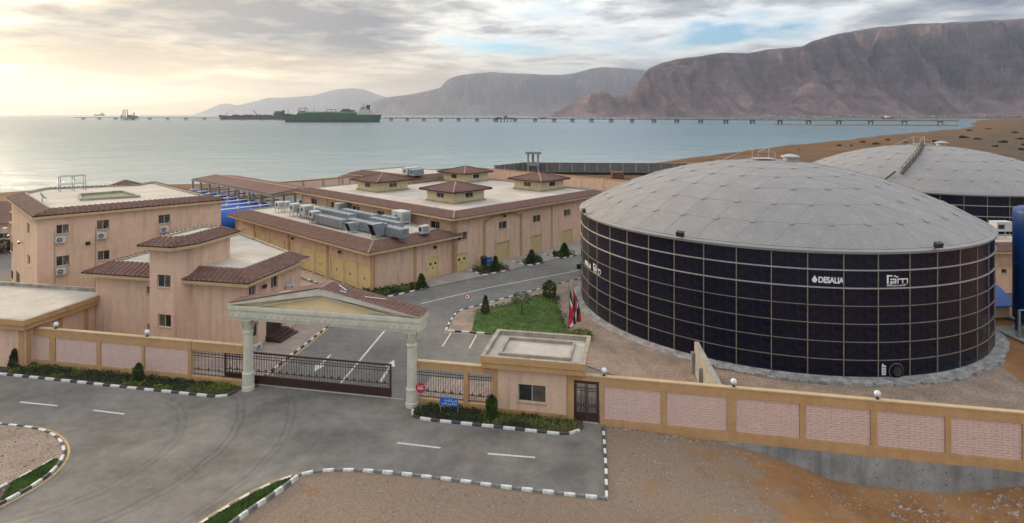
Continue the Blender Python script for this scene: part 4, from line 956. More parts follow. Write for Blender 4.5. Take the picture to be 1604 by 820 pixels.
def lantern(c, sz=5.9):
    P = [(c[0], c[1]), (c[0]+sz, c[1]), (c[0]+sz, c[1]+sz), (c[0], c[1]+sz)]; P = [HF.p(*q) for q in P]
    base = MB(); base.prism(offset(P, .18), HD-.05, HD+.22); lt = obj('roof_lantern', base, PARAPET, hall)
    for i in range(4):
        fr = seg(P[i], P[(i+1) % 4]); a = sz/2-.75; hole = [(a, a+1.5, HD+.65, HD+1.4)] if i in (0, 3) else []
        mb = MB(); wall_face(mb, fr, sz, HD+.22, HD+1.75, hole, .12); obj('wall', mb, CREAM, lt)
        if hole:
            a, b, c_, d = hole[0]; w = MB(); w.box(a, b, .05, .10, c_, c_+.05, fr); w.box(a, b, .05, .10, d-.05, d, fr)
            for s in (a, (a+b)/2-.025, b-.05): w.box(s, s+.05, .052, .098, c_+.05, d-.05, fr)
            obj('window', w, ALU, lt)
            for q in (a+.05, (a+b)/2+.025):
                w = MB(); w.box(q, q+(b-a)/2-.075, .075, .09, c_+.05, d-.05, fr); obj('pane', w, GLASS, lt)
    O = offset(P, .85); cx = sum(q[0] for q in P)/4; cy = sum(q[1] for q in P)/4; z = HD+1.75; m = MB(); f = MB(); apex = (cx, cy)
    for i in range(4):
        j = (i+1) % 4
        tip = [(apex[0]+.02*(O[k][0]-apex[0]), apex[1]+.02*(O[k][1]-apex[1])) for k in (i, j)]
        tiles(m, (*O[i], z), (*O[j], z), (*tip[0], z+1.0), (*tip[1], z+1.0), .3, 8, .045, .02)
        f.poly([(*O[i], z-.16), (*O[j], z-.16), (*O[j], z+.02), (*O[i], z+.02)]); f.poly([(*O[j], z-.16), (*O[i], z-.16), (*P[i], z-.16), (*P[j], z-.16)])
    obj('lantern_roof', m, TILE, lt, kind='stuff'); obj('fascia', f, BROWN, lt)
    for i in range(4): m = MB(); m.tube([(*O[i], z+.06), (*apex, z+1.06)], .08, 6); obj('hip_cap', m, RIDGE if i == 0 else TILE, lt)
lc = HF.loc(*gp(711, 320.5, HD))
for du, dv in ((0, 0), (0, 18.3), (18.8, 0), (18.8, 18.3)): lantern((lc[0]+du, lc[1]+dv))
# annex
AP = [HF.p(-12.2, .25), HF.p(-.01, .25), HF.p(-.01, 36), HF.p(-12.2, 36)]
annex = thing('switchgear_annex', 'low pink annex with yellow louvred doors and a roof full of grey ducts', 'building', (*AP[0], 0))
a0, a3 = seg(AP[0], AP[1]), seg(AP[3], AP[0]); AZ = 4.75
d0_ = rect(a0, 670.5, 405, 687, 434); d0_ = (d0_[0], d0_[1], .05, 2.55)
dl = [rect(a3, *r) for r in ((471, 392, 489.6, 421), (491.5, 394, 509.5, 427), (517, 401, 536, 437), (538, 406, 557.5, 440), (559.5, 414, 580.6, 452))]
dl = [(a, b, .08, 3.05) for a, b, c, d in dl]
s_ = dl[0][0]; w_ = dl[0][1]-dl[0][0]
dl += [(s_-4.6-k*4.4, s_-4.6-k*4.4+w_, .08, 3.05) for k in range(4)]
walls(annex, AP, 0, AZ-.2, {0: [d0_], 3: dl})
louvre_door(annex, a0, d0_)
for o in dl: louvre_door(annex, a3, o, False)
for px in (370.5, 398.6, 452, 513, 583.5): pilaster(annex, a3, hit(a3, px)[0], 0, AZ-.26, .45)
pilaster(annex, a0, hit(a0, 650)[0], 0, AZ-.26, .4); pilaster(annex, a0, .3, 0, AZ-.26, .5)
for px, py in ((461, 367.5), (535, 388)): floodlight(annex, a3, hit(a3, px)[0], 3.75)
floodlight(annex, a0, hit(a0, 679)[0], 3.75)
AD = skirt(annex, AP, AZ, .9, 1.3, .78)
m = MB(); sl_ = hit(a0, 706.5)[0]
for ds in (-.3, .3): m.tube([a0.p(sl_+ds, -.55, .3), a0.p(sl_+ds, -.55, 5.9), a0.p(sl_+ds, .3, 6.2), a0.p(sl_+ds, .8, 5.6)], .03, 5)
for k in range(18): m.beam(a0.p(sl_-.3, -.55, .5+k*.3), a0.p(sl_+.3, -.55, .5+k*.3), .025)
for z in (2.4, 3.2, 4.0, 4.8, 5.6): m.tube([a0.p(sl_+.38*math.cos(q), -.55+.72*math.sin(q)*-1, z) for q in np.linspace(0, math.pi, 9)], .02, 4)
for q in (.5, 1.57, 2.64): m.beam(a0.p(sl_+.38*math.cos(q), -.55-.72*math.sin(q), 2.4), a0.p(sl_+.38*math.cos(q), -.55-.72*math.sin(q), 5.6), .025)
obj('caged_ladder', m, STEEL, annex)
m = MB(); mx_ = hit(a3, 656)[0]
for ds in (0, .5): m.tube([HF.p(-.4, 2.6+ds, AD), HF.p(-.4, 2.6+ds, AD+2.9)], .025, 5)
for k in range(9): m.beam(HF.p(-.4, 2.6, AD+.3+k*.3), HF.p(-.4, 3.1, AD+.3+k*.3), .02)
obj('roof_ladder', m, STEEL, annex)
# ---- ducts and units on the annex roof
def duct(label, p0, p1, w=1.0, h=.95, top=None):
    top = top or AD+1.3
    A, B = HF.loc(*gp(*p0, top)), HF.loc(*gp(*p1, top)); u = (A[0]+B[0])/2; v0, v1 = max(A[1], B[1]), min(A[1], B[1])
    n = max(2, int(round((v0-v1)/.95))); L_ = (v0-v1)/n; ang = HF.a
    t = thing('air_duct', label, 'duct', HF.p(u, v1, AD), ang, 'galvanised ducts on the annex roof')
    m = MB(); m.bbox(-w/2, w/2, .04, L_-.04, top-h-AD, top-AD, ID, .01); me = mesh_of('duct_section', m, GALV)
    m = MB(); m.box(-w/2-.04, w/2+.04, -.035, .035, top-h-AD-.04, top-AD+.04, ID); mf = mesh_of('flange', m, GALV)
    for k in range(n):
        inst('duct_section', me, t, (0, k*L_, 0))
    for k in range(n+1): inst('flange', mf, t, (0, k*L_, 0))
    m = MB(); hh = top-h-AD-.05
    for x in (-w/2+.06, w/2-.06): m.beam((x, 0, 0), (x, 0, hh), .06)
    m.beam((-w/2, 0, hh-.03), (w/2, 0, hh-.03), .06); ml = mesh_of('support', m, STEEL)
    for k in range(0, n+1, 2): inst('support', ml, t, (0, k*L_+.15, 0))
    return t
duct('long grey duct run at the far side of the annex roof, nearest the white units', (500, 325), (552, 336), 1.1, 1.0)
duct('low grey duct run in front of the far duct, beside the small boxed unit', (487, 333.5), (541, 344.5), 1.0, .95)
duct('grey duct run along the hall wall under the hall windows', (541, 327), (588, 337), 1.0, 1.0)
duct('grey duct run between the two hooded intakes', (551, 342), (596, 352.5), 1.0, .95)
duct('short grey duct run ending beside the white fan unit', (584, 340), (627, 349), .9, .9)
duct('short grey duct run behind the larger hooded intake', (598, 351.5), (633, 359.5), 1.1, 1.0)
def lobj(name, m, mm, t, kind=None): return props(inst(name, mesh_of(name, m, mm), t), kind=kind)
def base_pt(px, py): return HF.loc(*gp(px, py, AD))
def hood(label, px, py, sc_=1.0):
    u, v = base_pt(px, py); t = thing('intake_hood', label, 'intake hood', HF.p(u, v, AD), HF.a, 'hooded intakes on the annex roof')
    m = MB(); a = 1.9*sc_; w = 1.25*sc_; h = 1.75*sc_; z = .35
    P = [(x, y, zz) for x in (-w/2, w/2) for y, zz in ((.9*a, z), (.15*a, z), (-.25*a, z+h), (.9*a, z+h))]
    m.add([(y, x, zz) for x, y, zz in P], [(0, 1, 2, 3)[::-1], (4, 5, 6, 7), (0, 4, 7, 3), (2, 6, 7, 3)[::-1], (0, 1, 5, 4)])
    lobj('hood', m, GALV, t)
    m = MB(); n = 9
    for k in range(n):
        q = (k+.5)/n; y = (.15-.40*q)*a; zz = z+h*q; m.add([(y+.01, x, zz) for x in (-w/2+.03, w/2-.03)]+[(y+.13, x, zz+.07) for x in (w/2-.03, -w/2+.03)], [(0, 1, 2, 3)])
    lobj('louvres', m, BLACK, t, kind='stuff')
    m = MB(); m.box(.9*a+.005, 1.25*a, -w*.42, w*.42, z+.1, z+h*.9, ID); lobj('duct_neck', m, GALV, t)
    for x in (.2*a, .8*a):
        for y in (-w/2+.05, w/2-.05): m = MB(); m.beam((x, y, 0), (x, y, z), .07); lobj('leg', m, STEEL, t)
    m = MB(); m.beam((-.26*a, -w/2, z+h+.01), (-.26*a, w/2, z+h+.01), .06); lobj('rain_lip', m, GALV, t)
hood('smaller hooded intake on the annex roof with a dark louvred mouth', 545, 367, .58)
hood('larger hooded intake nearest the roof corner of the annex', 583, 374.5, .80)
def roof_unit(label, px, py, w=1.3, d=1.0, h=1.2, leg=.55, m_=ACW, fan=True, group='boxed units on legs on the annex roof', rot=None, z=None, mark=False):
    zz = AD if z is None else z
    u, v = HF.loc(*gp(px, py, zz)); t = thing('rooftop_unit', label, 'air conditioner', HF.p(u, v, zz), HF.a if rot is None else rot, group)
    m = MB(); m.bbox(0, w, 0, d, leg, leg+h, ID, .04); lobj('casing', m, m_, t)
    for x in (.06, w-.06):
        for y in (.06, d-.06): m = MB(); m.beam((x, y, 0), (x, y, leg), .06); lobj('leg', m, STEEL, t)
    m = MB(); m.box(-.03, w+.03, -.03, d+.03, leg-.06, leg-.005, ID); lobj('tray', m, STEEL, t)
    if fan:
        m = MB(); m.add([(-.008, d*.5-.27*math.cos(a), leg+h*.52+.27*math.sin(a)) for a in np.linspace(0, 2*math.pi, 17)[:-1]], [tuple(range(16))]); lobj('fan_opening', m, BLACK, t)
    m = MB()
    for k in range(7): m.box(.12, w-.12, -.018, -.004, leg+h*(.16+.1*k), leg+h*(.21+.1*k), ID)
    lobj('louvres', m, STEEL, t, kind='stuff')
roof_unit('leftmost of the white boxed units on the annex roof', 436, 335, 1.0, 1.1, .9, .75)
roof_unit('white boxed unit second from the left on the annex roof', 447, 333.5, .9, 1.0, .9, .7)
roof_unit('white boxed unit third from the left on the annex roof', 459, 341, 1.2, 1.1, 1.2, .7)
roof_unit('largest white boxed unit at the left end of the ducts', 476, 344, 1.5, 1.2, 1.2, .65)
roof_unit('white boxed unit standing in front of the low duct run', 489, 351.5, 1.2, .9, .85, .8)
roof_unit('wide grey unit behind the ducts against the hall wall', 530, 332, 3.0, 1.2, .9, .3, GALV, False)
roof_unit('large white fan unit by the hall wall at the right end of the ducts', 629, 353.5, 1.5, 2.2, 1.5, .25, ACW)
roof_unit('pair of small condensers alone at the corner by the roof ladder', 661, 369, 1.2, .7, .9, .2, ACW)
duct('stub of grey duct leading from the white units to the far ducts', (470, 325.5), (500, 331), .9, .8)
duct('upper grey duct beside the white fan unit', (600, 337), (622, 341.5), .8, .8)
# ---------------------------------------------------------------- rear hall
c2u, c2v = 17.9, 31.95
RPy = [HF.p(c2u, c2v), HF.p(c2u+13, c2v), HF.p(c2u+13, c2v+19), HF.p(c2u, c2v+19)]
rear = thing('pump_hall', 'smaller pink hall behind the large one with flat roof and red tile edge', 'building', (*RPy[0], 0))
walls(rear, RPy, 0, 7.7, {}); RD = skirt(rear, RPy, 7.9, .9, 1.2, .7)
m = MB(); PV = [HF.p(c2u-.9, c2v+19.9), HF.p(c2u+6, c2v+19.9), HF.p(c2u+6, c2v+24), HF.p(c2u-.9, c2v+24)]
tiles(m, (*PV[3], 7.0), (*PV[0], 7.0), (*PV[2], 8.0), (*PV[1], 8.0), .3, 6); obj('porch_roof', m, TILE, rear, kind='stuff')
for q in (PV[0], PV[3]):
    m = MB(); m.beam((q[0]+.3, q[1], 0), (q[0]+.3, q[1], 6.95), .22); obj('post', m, OCHRE, rear)
roof_unit('pale condenser standing on the rear hall roof', 638, 277, 3.2, 1.6, 1.3, .3, ACW, True, None, None, RD)
roof_unit('grey condenser beside the pale one on the rear hall roof', 648, 278, 2.4, 1.4, 1.1, .3, GALV, True, None, None, RD)
# ---------------------------------------------------------------- three storey block
B1 = [gp(51, 341, 10.0), gp(354, 314, 10.0), gp(247, 287, 10.0), gp(206, 294, 10.0), gp(60, 300, 10.0), gp(11, 311, 10.0)]
B1 = offset(B1, -.4)
b1 = thing('dormitory_block', 'three storey pink block with a flat roof edged in red tiles', 'building', (*B1[0], 0))
g0_, g5 = seg(B1[0], B1[1]), seg(B1[5], B1[0])
w1 = [rect(g0_, *r) for r in ((88, 352, 108, 366.5), (151.5, 345, 171.5, 359.5), (248, 336.5, 267, 350.5), (88, 401, 109, 416.5), (153, 393, 172, 408), (95, 449, 111, 463))]
w5 = [rect(g5, *r) for r in ((14.5, 333, 18.5, 349), (42, 350, 46.5, 367), (16.5, 379, 20, 395), (43, 400, 47.5, 416), (17, 424, 20.5, 439))]
dr = rect(g5, 25, 427, 31, 452)
walls(b1, B1, 0, 9.8, {0: w1, 5: w5+[dr]})
for k, o in enumerate(w1): window(b1, g0_, o, k % 3)
for k, o in enumerate(w5): window(b1, g5, o, 1, 1)
m = MB(); m.box(dr[0], dr[1], .1, .15, dr[2], dr[3], g5); obj('door', m, BROWN, b1)
floodlight(b1, g0_, hit(g0_, 137)[0], wpx(g0_, 136, 381, 138, 381)[2])
for px, py in ((18.5, 370), (35, 380)): floodlight(b1, g5, hit(g5, px)[0], wpx(g5, px-.5, py, px+.5, py)[2])
D1 = skirt(b1, B1, 10.0, .4, 1.15, .5, drop=.14, courses=6, ridge=TILE, pitch=.5, amp=.14)
for r in ((94, 375.5), (158.5, 369), (256, 359), (95, 425)):
    s, Y = hit(g0_, r[0]); wall_ac('', g0_, s, HC-(r[1]+6-180)/FPX*Y)
names = ['air conditioner under the left upper window of the three storey block', 'air conditioner under the middle upper window of the three storey block', 'air conditioner under the right upper window of the three storey block', 'air conditioner under the lower left window of the three storey block']
for o, n_ in zip([o for o in COL.objects if o.get('category') == 'air conditioner' and o.name.startswith('air_conditioner')], names): o['label'] = n_
wall_ac('air conditioner on the narrow left end of the three storey block', g5, hit(g5, 14)[0], wpx(g5, 13.5, 360, 14.5, 362)[2]-.3)
m = MB()
for px, z1 in ((85.5, 8.6), (149.5, 8.4)):
    s = hit(g0_, px)[0]; m.tube([g0_.p(s, -.03, .2), g0_.p(s, -.03, z1)], .025, 4)
obj('conduit', m, STEEL, b1, kind='stuff')
hx, hy = (196-802)/FPX*112, 112
hb = thing('small_building', 'small building whose red hipped roof just shows behind the three storey block', 'building', (hx, hy, 0))
PH = [(hx-2.6, hy-2.6), (hx+2.6, hy-2.6), (hx+2.6, hy+2.6), (hx-2.6, hy+2.6)]; walls(hb, PH, 0, 6.4, {}); OH = offset(PH, .6); m = MB()
for i in range(4):
    j = (i+1) % 4; tp = [(hx+.02*(OH[k][0]-hx), hy+.02*(OH[k][1]-hy)) for k in (i, j)]; tiles(m, (*OH[i], 6.4), (*OH[j], 6.4), (*tp[0], 7.9), (*tp[1], 7.9), .3, 8, .05, .02)
obj('tile_roof', m, TILE, hb, kind='stuff')
# roof things on the block
def roofpt(px, py): return gp(px, py, D1)
q = roofpt(104, 300); t = thing('roof_frame', 'thin steel water tank frame standing at the back of the block roof', 'frame', (*q, D1), .8)
for x in (-.7, .7, 1.9):
    for y in (-.6, .6): m = MB(); m.beam((x, y, 0), (x, y, 1.9), .07); obj('post', m, STEEL, t, org=(*q, D1)) if False else inst('post', mesh_of('post', m, STEEL), t)
m = MB()
for y in (-.6, .6): m.beam((-.7, y, 1.9), (1.9, y, 1.9), .06); m.beam((-.7, y, .9), (1.9, y, .9), .05)
for x in (-.7, .7, 1.9): m.beam((x, -.6, 1.9), (x, .6, 1.9), .06)
inst('rails', mesh_of('rails', m, STEEL), t)
q = roofpt(66, 316.5); t = thing('satellite_dish', 'small white dish on the near left corner of the block roof', 'dish', (*q, D1), 2.2)
m = MB(); m.lathe([(.05, 0), (.05, .5)], 6); inst('mast', mesh_of('mast', m, STEEL), t)
m = MB(); m.lathe([(.02, 0), (.25, .03), (.45, .12), (.55, .2)], 14, cap=False); o = inst('dish', mesh_of('dish', m, ACW), t, (0, 0, .55)); o.rotation_euler = (.9, 0, 0)
P_ = [roofpt(128, 313), roofpt(152, 309), roofpt(210, 306), roofpt(217, 309)]
t = thing('roof_well', 'sunken light well with green walls in the block roof', 'roof well', (*P_[0], D1))
PP = [roofpt(129, 314.5), roofpt(215, 309.5), roofpt(190, 302), roofpt(126, 307)]
m = MB(); O_ = offset(PP, .25)
for i in range(4):
    j = (i+1) % 4; m.add([(*PP[i], D1+.25), (*PP[j], D1+.25), (*O_[j], D1+.25), (*O_[i], D1+.25), (*O_[j], D1), (*O_[i], D1), (*PP[i], D1+.01), (*PP[j], D1+.01)], [(3, 2, 1, 0), (5, 4, 2, 3), (0, 1, 7, 6)])
obj('kerb', m, PARAPET, t)
GREENW = mat('green_algae_deck', (.20, .20, .11), .9, .15, .8)
m = MB(); m.poly([(*p, D1+.012) for p in PP]); obj('well_floor', m, GREENW, t)
# ---------------------------------------------------------------- two storey office with the stair tower
C_ = FF.loc(*gp(380, 560)); cw = gp(381, 447, 6.0)
O1 = Fr(-36.85, 53.4, math.atan2(50.2-53.4, -22.2+36.85))
B2 = [O1.p(0, 0), O1.p(15, 0), (-20.4, 58.2), (-31, 69.2), O1.p(0, 13)]
off = thing('office_building', 'two storey pink office with a stair tower and red tiled roof edges', 'building', (*B2[0], 0))
q0, q1 = seg(B2[0], B2[1]), seg(B2[1], B2[2]); OZ = 6.1
wl = [rect(q0, 229.5, 449, 234.8, 461), rect(q0, 230.5, 508, 235.5, 521)]
wr = [rect(q1, 390, 448, 401, 466), rect(q1, 424.5, 430, 435, 451), rect(q1, 390, 508, 404, 530)]
ent = rect(q1, 417, 505, 443, 545)
wr = [(a, b, c, min(d, 5.5)) for a, b, c, d in wr]; ent = (ent[0], min(ent[1], dist(B2[1], B2[2])-.8), .12, 2.6)
walls(off, B2, 0, OZ-.2, {0: wl, 1: wr+[ent]})
for k, o in enumerate(wl): window(off, q0, o, 0, 1)
for k, o in enumerate(wr): window(off, q1, o, k % 3)
m = MB()
for o in (wr[0], wr[2]): m.tube([q1.p(o[0]+(o[1]-o[0])*(.5-.5*math.cos(a)), -.03, o[3]-.05+.35*math.sin(a)) for a in np.linspace(0, math.pi, 9)], .06, 5)
obj('arch_moulding', m, TRIM, off, kind='stuff')
m = MB(); m.box(ent[0]-.02, ent[1]+.02, .19, .25, .1, 2.6, q1); en_ = obj('entrance_recess', m, BROWN, off)
for k in range(3): m = MB(); m.bbox(ent[0]-.1, ent[1]+.1, -1.5+.45*k, .18, .10+.16*k+.002, .26+.16*k, q1, .015); obj('step', m, BROWN, en_)
TW = [O1.p(6.84, -1.3), O1.p(9.2, -1.3), O1.p(9.9, 0), O1.p(9.9, 4.8), O1.p(6.84, 4.8)]
t0 = seg(TW[0], TW[1]); tw = [rect(t0, 246, 431, 267, 451), rect(t0, 247.5, 493, 268, 513)]
LL = dist(TW[0], TW[1]); tw = [(max(a, .35), min(b, LL-.25), c, d) for a, b, c, d in tw]
walls(off, TW, 0, 8.9, {0: tw})
for k, o in enumerate(tw): window(off, t0, o, k)
ODK = skirt(off, B2, OZ, .75, .9, .75, ridge=TILE, hide=(2, 3), courses=5, pitch=.5, amp=.14)
skirt(off, TW, 9.05, .65, .55, .62, ridge=TILE, courses=5, drop=.1, pitch=.5, amp=.14)
floodlight(off, q1, hit(q1, 410)[0], 5.1)
for px, py, lb in ((449.5, 452, 'air conditioner high on the right side of the office near its far corner'), (397, 546, 'air conditioner low on the office wall behind the left gate column')):
    s, Y = hit(q1, px); wall_ac(lb, q1, s, HC-(py+6-180)/FPX*Y)
# ---------------------------------------------------------------- flat roofed building at the left end of the wall
G1 = FF.loc(*gp(37, 503, 4.05)); gu, gv = G1
gl = thing('flat_roofed_building', 'low ochre building with a flat pale roof at the left end of the street wall', 'building', FF.p(gu, gv, 0))
PG = [FF.p(gu-14, gv+.5), FF.p(gu-.5, gv+.5), FF.p(gu-.5, gv+8.2), FF.p(gu-14, gv+8.2)]
walls(gl, PG, 0, 3.25, {})
def slab_roof(t, poly, z0, z1, over, well=None):
    O_ = offset(poly, over); I_ = offset(O_, -.28); m = MB()
    mid = z0+(z1-z0)*.42; O2 = offset(poly, over*.8)
    for A_, za, B_, zb in ((O2, z0, O2, mid), (O2, mid, O_, mid+.04), (O_, mid+.04, O_, z1)):
        for i in range(4): j = (i+1) % 4; m.poly([(*A_[i], za), (*A_[j], za), (*B_[j], zb), (*B_[i], zb)])
    m.poly([(*p, z0) for p in O2[::-1]]); obj('fascia', m, OCHRE, t)
    m = MB()
    for i in range(4):
        j = (i+1) % 4; m.poly([(*O_[i], z1), (*O_[j], z1), (*I_[j], z1), (*I_[i], z1)]); m.poly([(*I_[i], z1), (*I_[j], z1), (*I_[j], z1-.32), (*I_[i], z1-.32)])
    obj('parapet', m, PARAPET, t)
    m = MB(); m.poly([(*p, z1-.32) for p in I_]); obj('roof_deck', m, DECK, t)
    return I_
slab_roof(gl, PG, 3.25, 4.05, .5)
for s in (.3, 3.0, 5.4, 7.5): pilaster(gl, seg(PG[1], PG[2]), s, 0, 3.25, .35, .05)
pilaster(gl, seg(PG[0], PG[1]), 13.2, 0, 3.25, .5, .05)
m = MB(); u_a = fu(-40)
masonry('perimeter_wall', 'plain pink wall front under the flat roofed building at the left picture edge', [('wall', gu-14, fu(27)-.01, .0, .3, -.05, 3.2, PINK), ('pier', fu(27)-.0, fu(37)-.55, -.04, .0, .0, 3.0, OCHRE), ('plinth', gu-14, fu(27), -.05, -.003, -.05, .5, OCHRE)])
# ---------------------------------------------------------------- guard room
gw0, gw1 = fu(779.5), fu(887.5)
gr_ = thing('guard_room', 'small pink guard room with a flat roof and sliding window beside the gate', 'building', FF.p(gw0, 0, 0))
PR = [FF.p(gw0, -.02), FF.p(gw1, -.02), FF.p(gw1, 4.2), FF.p(gw0, 4.2)]
r0 = seg(PR[0], PR[1]); wg = rect(r0, 811.5, 603.5, 855, 631)
walls(gr_, PR, 0, 3.15, {0: [wg]}); window(gr_, r0, wg, 0)
m = MB(); m.box(-.02, gw1-gw0+.02, -.05, -.003, 0, .42, r0); obj('plinth', m, OCHRE, gr_)
PR2 = [FF.p(gw0-.75, -.1), FF.p(gw1+.9, -.1), FF.p(gw1+.9, 4.35), FF.p(gw0-.75, 4.35)]
I_ = slab_roof(gr_, PR2, 3.15, 3.95, .35)
inn = offset(I_, -.75); m = MB()
for i in range(4):
    j = (i+1) % 4; A, B = inn[i], inn[j]; I2 = offset(inn, -.16)
    m.poly([(*A, 3.95-.1), (*B, 3.95-.1), (*I2[j], 3.95-.1), (*I2[i], 3.95-.1)]); m.poly([(*I2[i], 3.85), (*I2[j], 3.85), (*I2[j], 3.634), (*I2[i], 3.634)]); m.poly([(*B, 3.85), (*A, 3.85), (*A, 3.632), (*B, 3.632)])
obj('inner_kerb', m, PARAPET, gr_)
# ---------------------------------------------------------------- shed with the blue filters
Sa, Sb = HF.loc(*gp(425, 305, 6.3)), HF.loc(*gp(300, 280.5, 6.3)); u0_ = (Sa[0]+Sb[0])/2; v0_, v1_ = Sa[1], Sb[1]; SW = 9.4
shed = thing('filter_shed', 'open shed with a red gabled roof over the blue filter tanks', 'shed', HF.p(u0_, v0_, 0))
zE_, zR = 6.3, 6.85
m = MB()
tiles(m, HF.p(u0_, v1_, zE_), HF.p(u0_, v0_, zE_), HF.p(u0_+SW/2, v1_, zR), HF.p(u0_+SW/2, v0_, zR), .45, 10, .03, .012, 4)
tiles(m, HF.p(u0_+SW, v0_, zE_), HF.p(u0_+SW, v1_, zE_), HF.p(u0_+SW/2, v0_, zR), HF.p(u0_+SW/2, v1_, zR), .45, 10, .03, .012, 4)
obj('tile_roof', m, TILE, shed, kind='stuff')
m = MB(); m.poly([HF.p(u0_, v1_, zE_-.05), HF.p(u0_+SW/2, v1_, zR-.06), HF.p(u0_+SW/2, v0_, zR-.06), HF.p(u0_, v0_, zE_-.05)]); m.poly([HF.p(u0_+SW, v0_, zE_-.05), HF.p(u0_+SW/2, v0_, zR-.06), HF.p(u0_+SW/2, v1_, zR-.06), HF.p(u0_+SW, v1_, zE_-.05)]); obj('roof_lining', m, STEEL, shed)
m = MB(); m.tube([HF.p(u0_+SW/2, v0_, zR+.06), HF.p(u0_+SW/2, v1_, zR+.06)], .14, 6); obj('ridge_cap', m, RIDGE, shed)
m = MB()
for s in (u0_+.05, u0_+SW-.05): m.beam(HF.p(s, v0_, zE_-.22), HF.p(s, v1_, zE_-.22), .16, .30)
obj('eave_beam', m, STEEL, shed, kind='stuff')
nb = 9
for k in range(nb):
    v = v0_+(v1_-v0_)*k/(nb-1)+(.2 if k == 0 else 0)
    m = MB(); m.beam(HF.p(u0_+.1, v, zE_-.3), HF.p(u0_+SW/2, v, zR-.3), .14, .3); m.beam(HF.p(u0_+SW-.1, v, zE_-.3), HF.p(u0_+SW/2, v, zR-.3), .14, .3); obj('rafter', m, STEEL, shed)
    for s in (u0_+.25, u0_+SW-.25): m = MB(); m.box(s-.15, s+.15, v-.15, v+.15, 0, zE_-.35, HF); obj('post', m, STEEL, shed)
FILT = []
def filt(v, label):
    if not FILT:
        t = thing('filter_tank', label, 'filter tank', (0, 0, 0), 0, 'blue filter tanks under the shed')
        r, L_, z = 1.75, 13.0, 2.35; m = MB(); V = []; n = 24
        prof = [(0.02, 0), (.6, .12), (1.2, .38), (1.6, .75), (r, 1.1), (r, L_-1.1), (1.6, L_-.75), (1.2, L_-.38), (.6, L_-.12), (.02, L_)]
        m.lathe(prof, n); m.v = [(zz, x, y+z) for x, y, zz in m.v]; obj('shell', m, BLUE, t, smooth=True)
        for x in (3.2, 9.5): m = MB(); m.box(x-.25, x+.25, -1.3, 1.3, 0, 1.2, ID); obj('saddle', m, CONC, t)
        m = MB(); m.tube([(1.0, 0, z+r+.28), (L_+1.5, 0, z+r+.28)], .12, 8); p = obj('top_pipe', m, WPIPE, t)
        for x in (1.4, 5.2, 9.0, 12.0):
            m = MB(); m.lathe([(.13, z+r-.1), (.13, z+r+.2), (.24, z+r+.2), (.24, z+r+.5), (.13, z+r+.5)], 8, (x, 0)); obj('valve', m, WPIPE, p)
        FILT.append(t); r_ = t
    else: r_ = dup(FILT[0], (0, 0, 0), 0, label)
    r_.location = HF.p(u0_-10.2, v, 0); r_.rotation_euler = (0, 0, HF.a)
ords = ['nearest blue filter tank, beside the pink annex end', 'second blue filter tank from the annex end', 'third blue filter tank from the annex end', 'fourth blue filter tank from the annex end', 'fifth blue filter tank from the annex end', 'sixth blue filter tank counted from the annex', 'second last blue filter tank toward the sea', 'farthest blue filter tank, at the seaward end of the shed']
for k, lb in enumerate(ords): filt(v0_+1.6+4.55*k, lb)
for k, (du, dv, lb) in enumerate(((3.6, 1.6, 'dark blue vertical vessel under the near gable of the shed'), (7.2, 1.6, 'dark blue vertical vessel beside the hall under the shed gable'))):
    x, y = HF.p(u0_+du, v0_+dv); t = thing('pressure_vessel', lb, 'vessel', (x, y, 0))
    m = MB(); m.lathe([(.1, .5), (.8, .6), (1.2, 1.0), (1.25, 1.4), (1.25, 3.9), (1.1, 4.3), (.6, 4.6), (.1, 4.7)], 18, (x, y)); obj('shell', m, BLUE, t, smooth=True)
    for a in range(4): m = MB(); m.beam((x+1.05*math.cos(a*1.57+.4), y+1.05*math.sin(a*1.57+.4), 0), (x+1.05*math.cos(a*1.57+.4), y+1.05*math.sin(a*1.57+.4), 1.3), .14); obj('leg', m, BLUE, t)
    m = MB(); m.tube([(x, y, 4.65), (x, y, 5.1), (x+1.2, y-.4, 5.1)], .1, 6); obj('pipe', m, WPIPE, t)
# ---------------------------------------------------------------- low building at the left picture edge
fl = thing('far_left_building', 'low pink building with a red hipped roof at the left picture edge', 'building', (-73, 87, 0))
PF = [(-92, 88), (-67, 88), (-67, 99), (-92, 99)]
ff0 = seg(PF[0], PF[1]); wf = [(hit(ff0, 3)[0]-.6, hit(ff0, 3)[0]+.9, 1.9, 2.7)]
walls(fl, PF, 0, 4.2, {0: wf}); window(fl, ff0, wf[0], 0)
OF = offset(PF, .8); m = MB(); rA, rB = (-86.5, 93.5), (-72.5, 93.5)
tiles(m, (*OF[0], 4.3), (*OF[1], 4.3), (*rA, 6.6), (*rB, 6.6), .3, 12); tiles(m, (*OF[2], 4.3), (*OF[3], 4.3), (*rB, 6.6), (*rA, 6.6), .3, 12)
tiles(m, (*OF[1], 4.3), (*OF[2], 4.3), (rB[0], rB[1]-.05, 6.6), (rB[0], rB[1]+.05, 6.6), .3, 12); tiles(m, (*OF[3], 4.3), (*OF[0], 4.3), (rA[0], rA[1]+.05, 6.6), (rA[0], rA[1]-.05, 6.6), .3, 12)
obj('tile_roof', m, TILE, fl, kind='stuff')
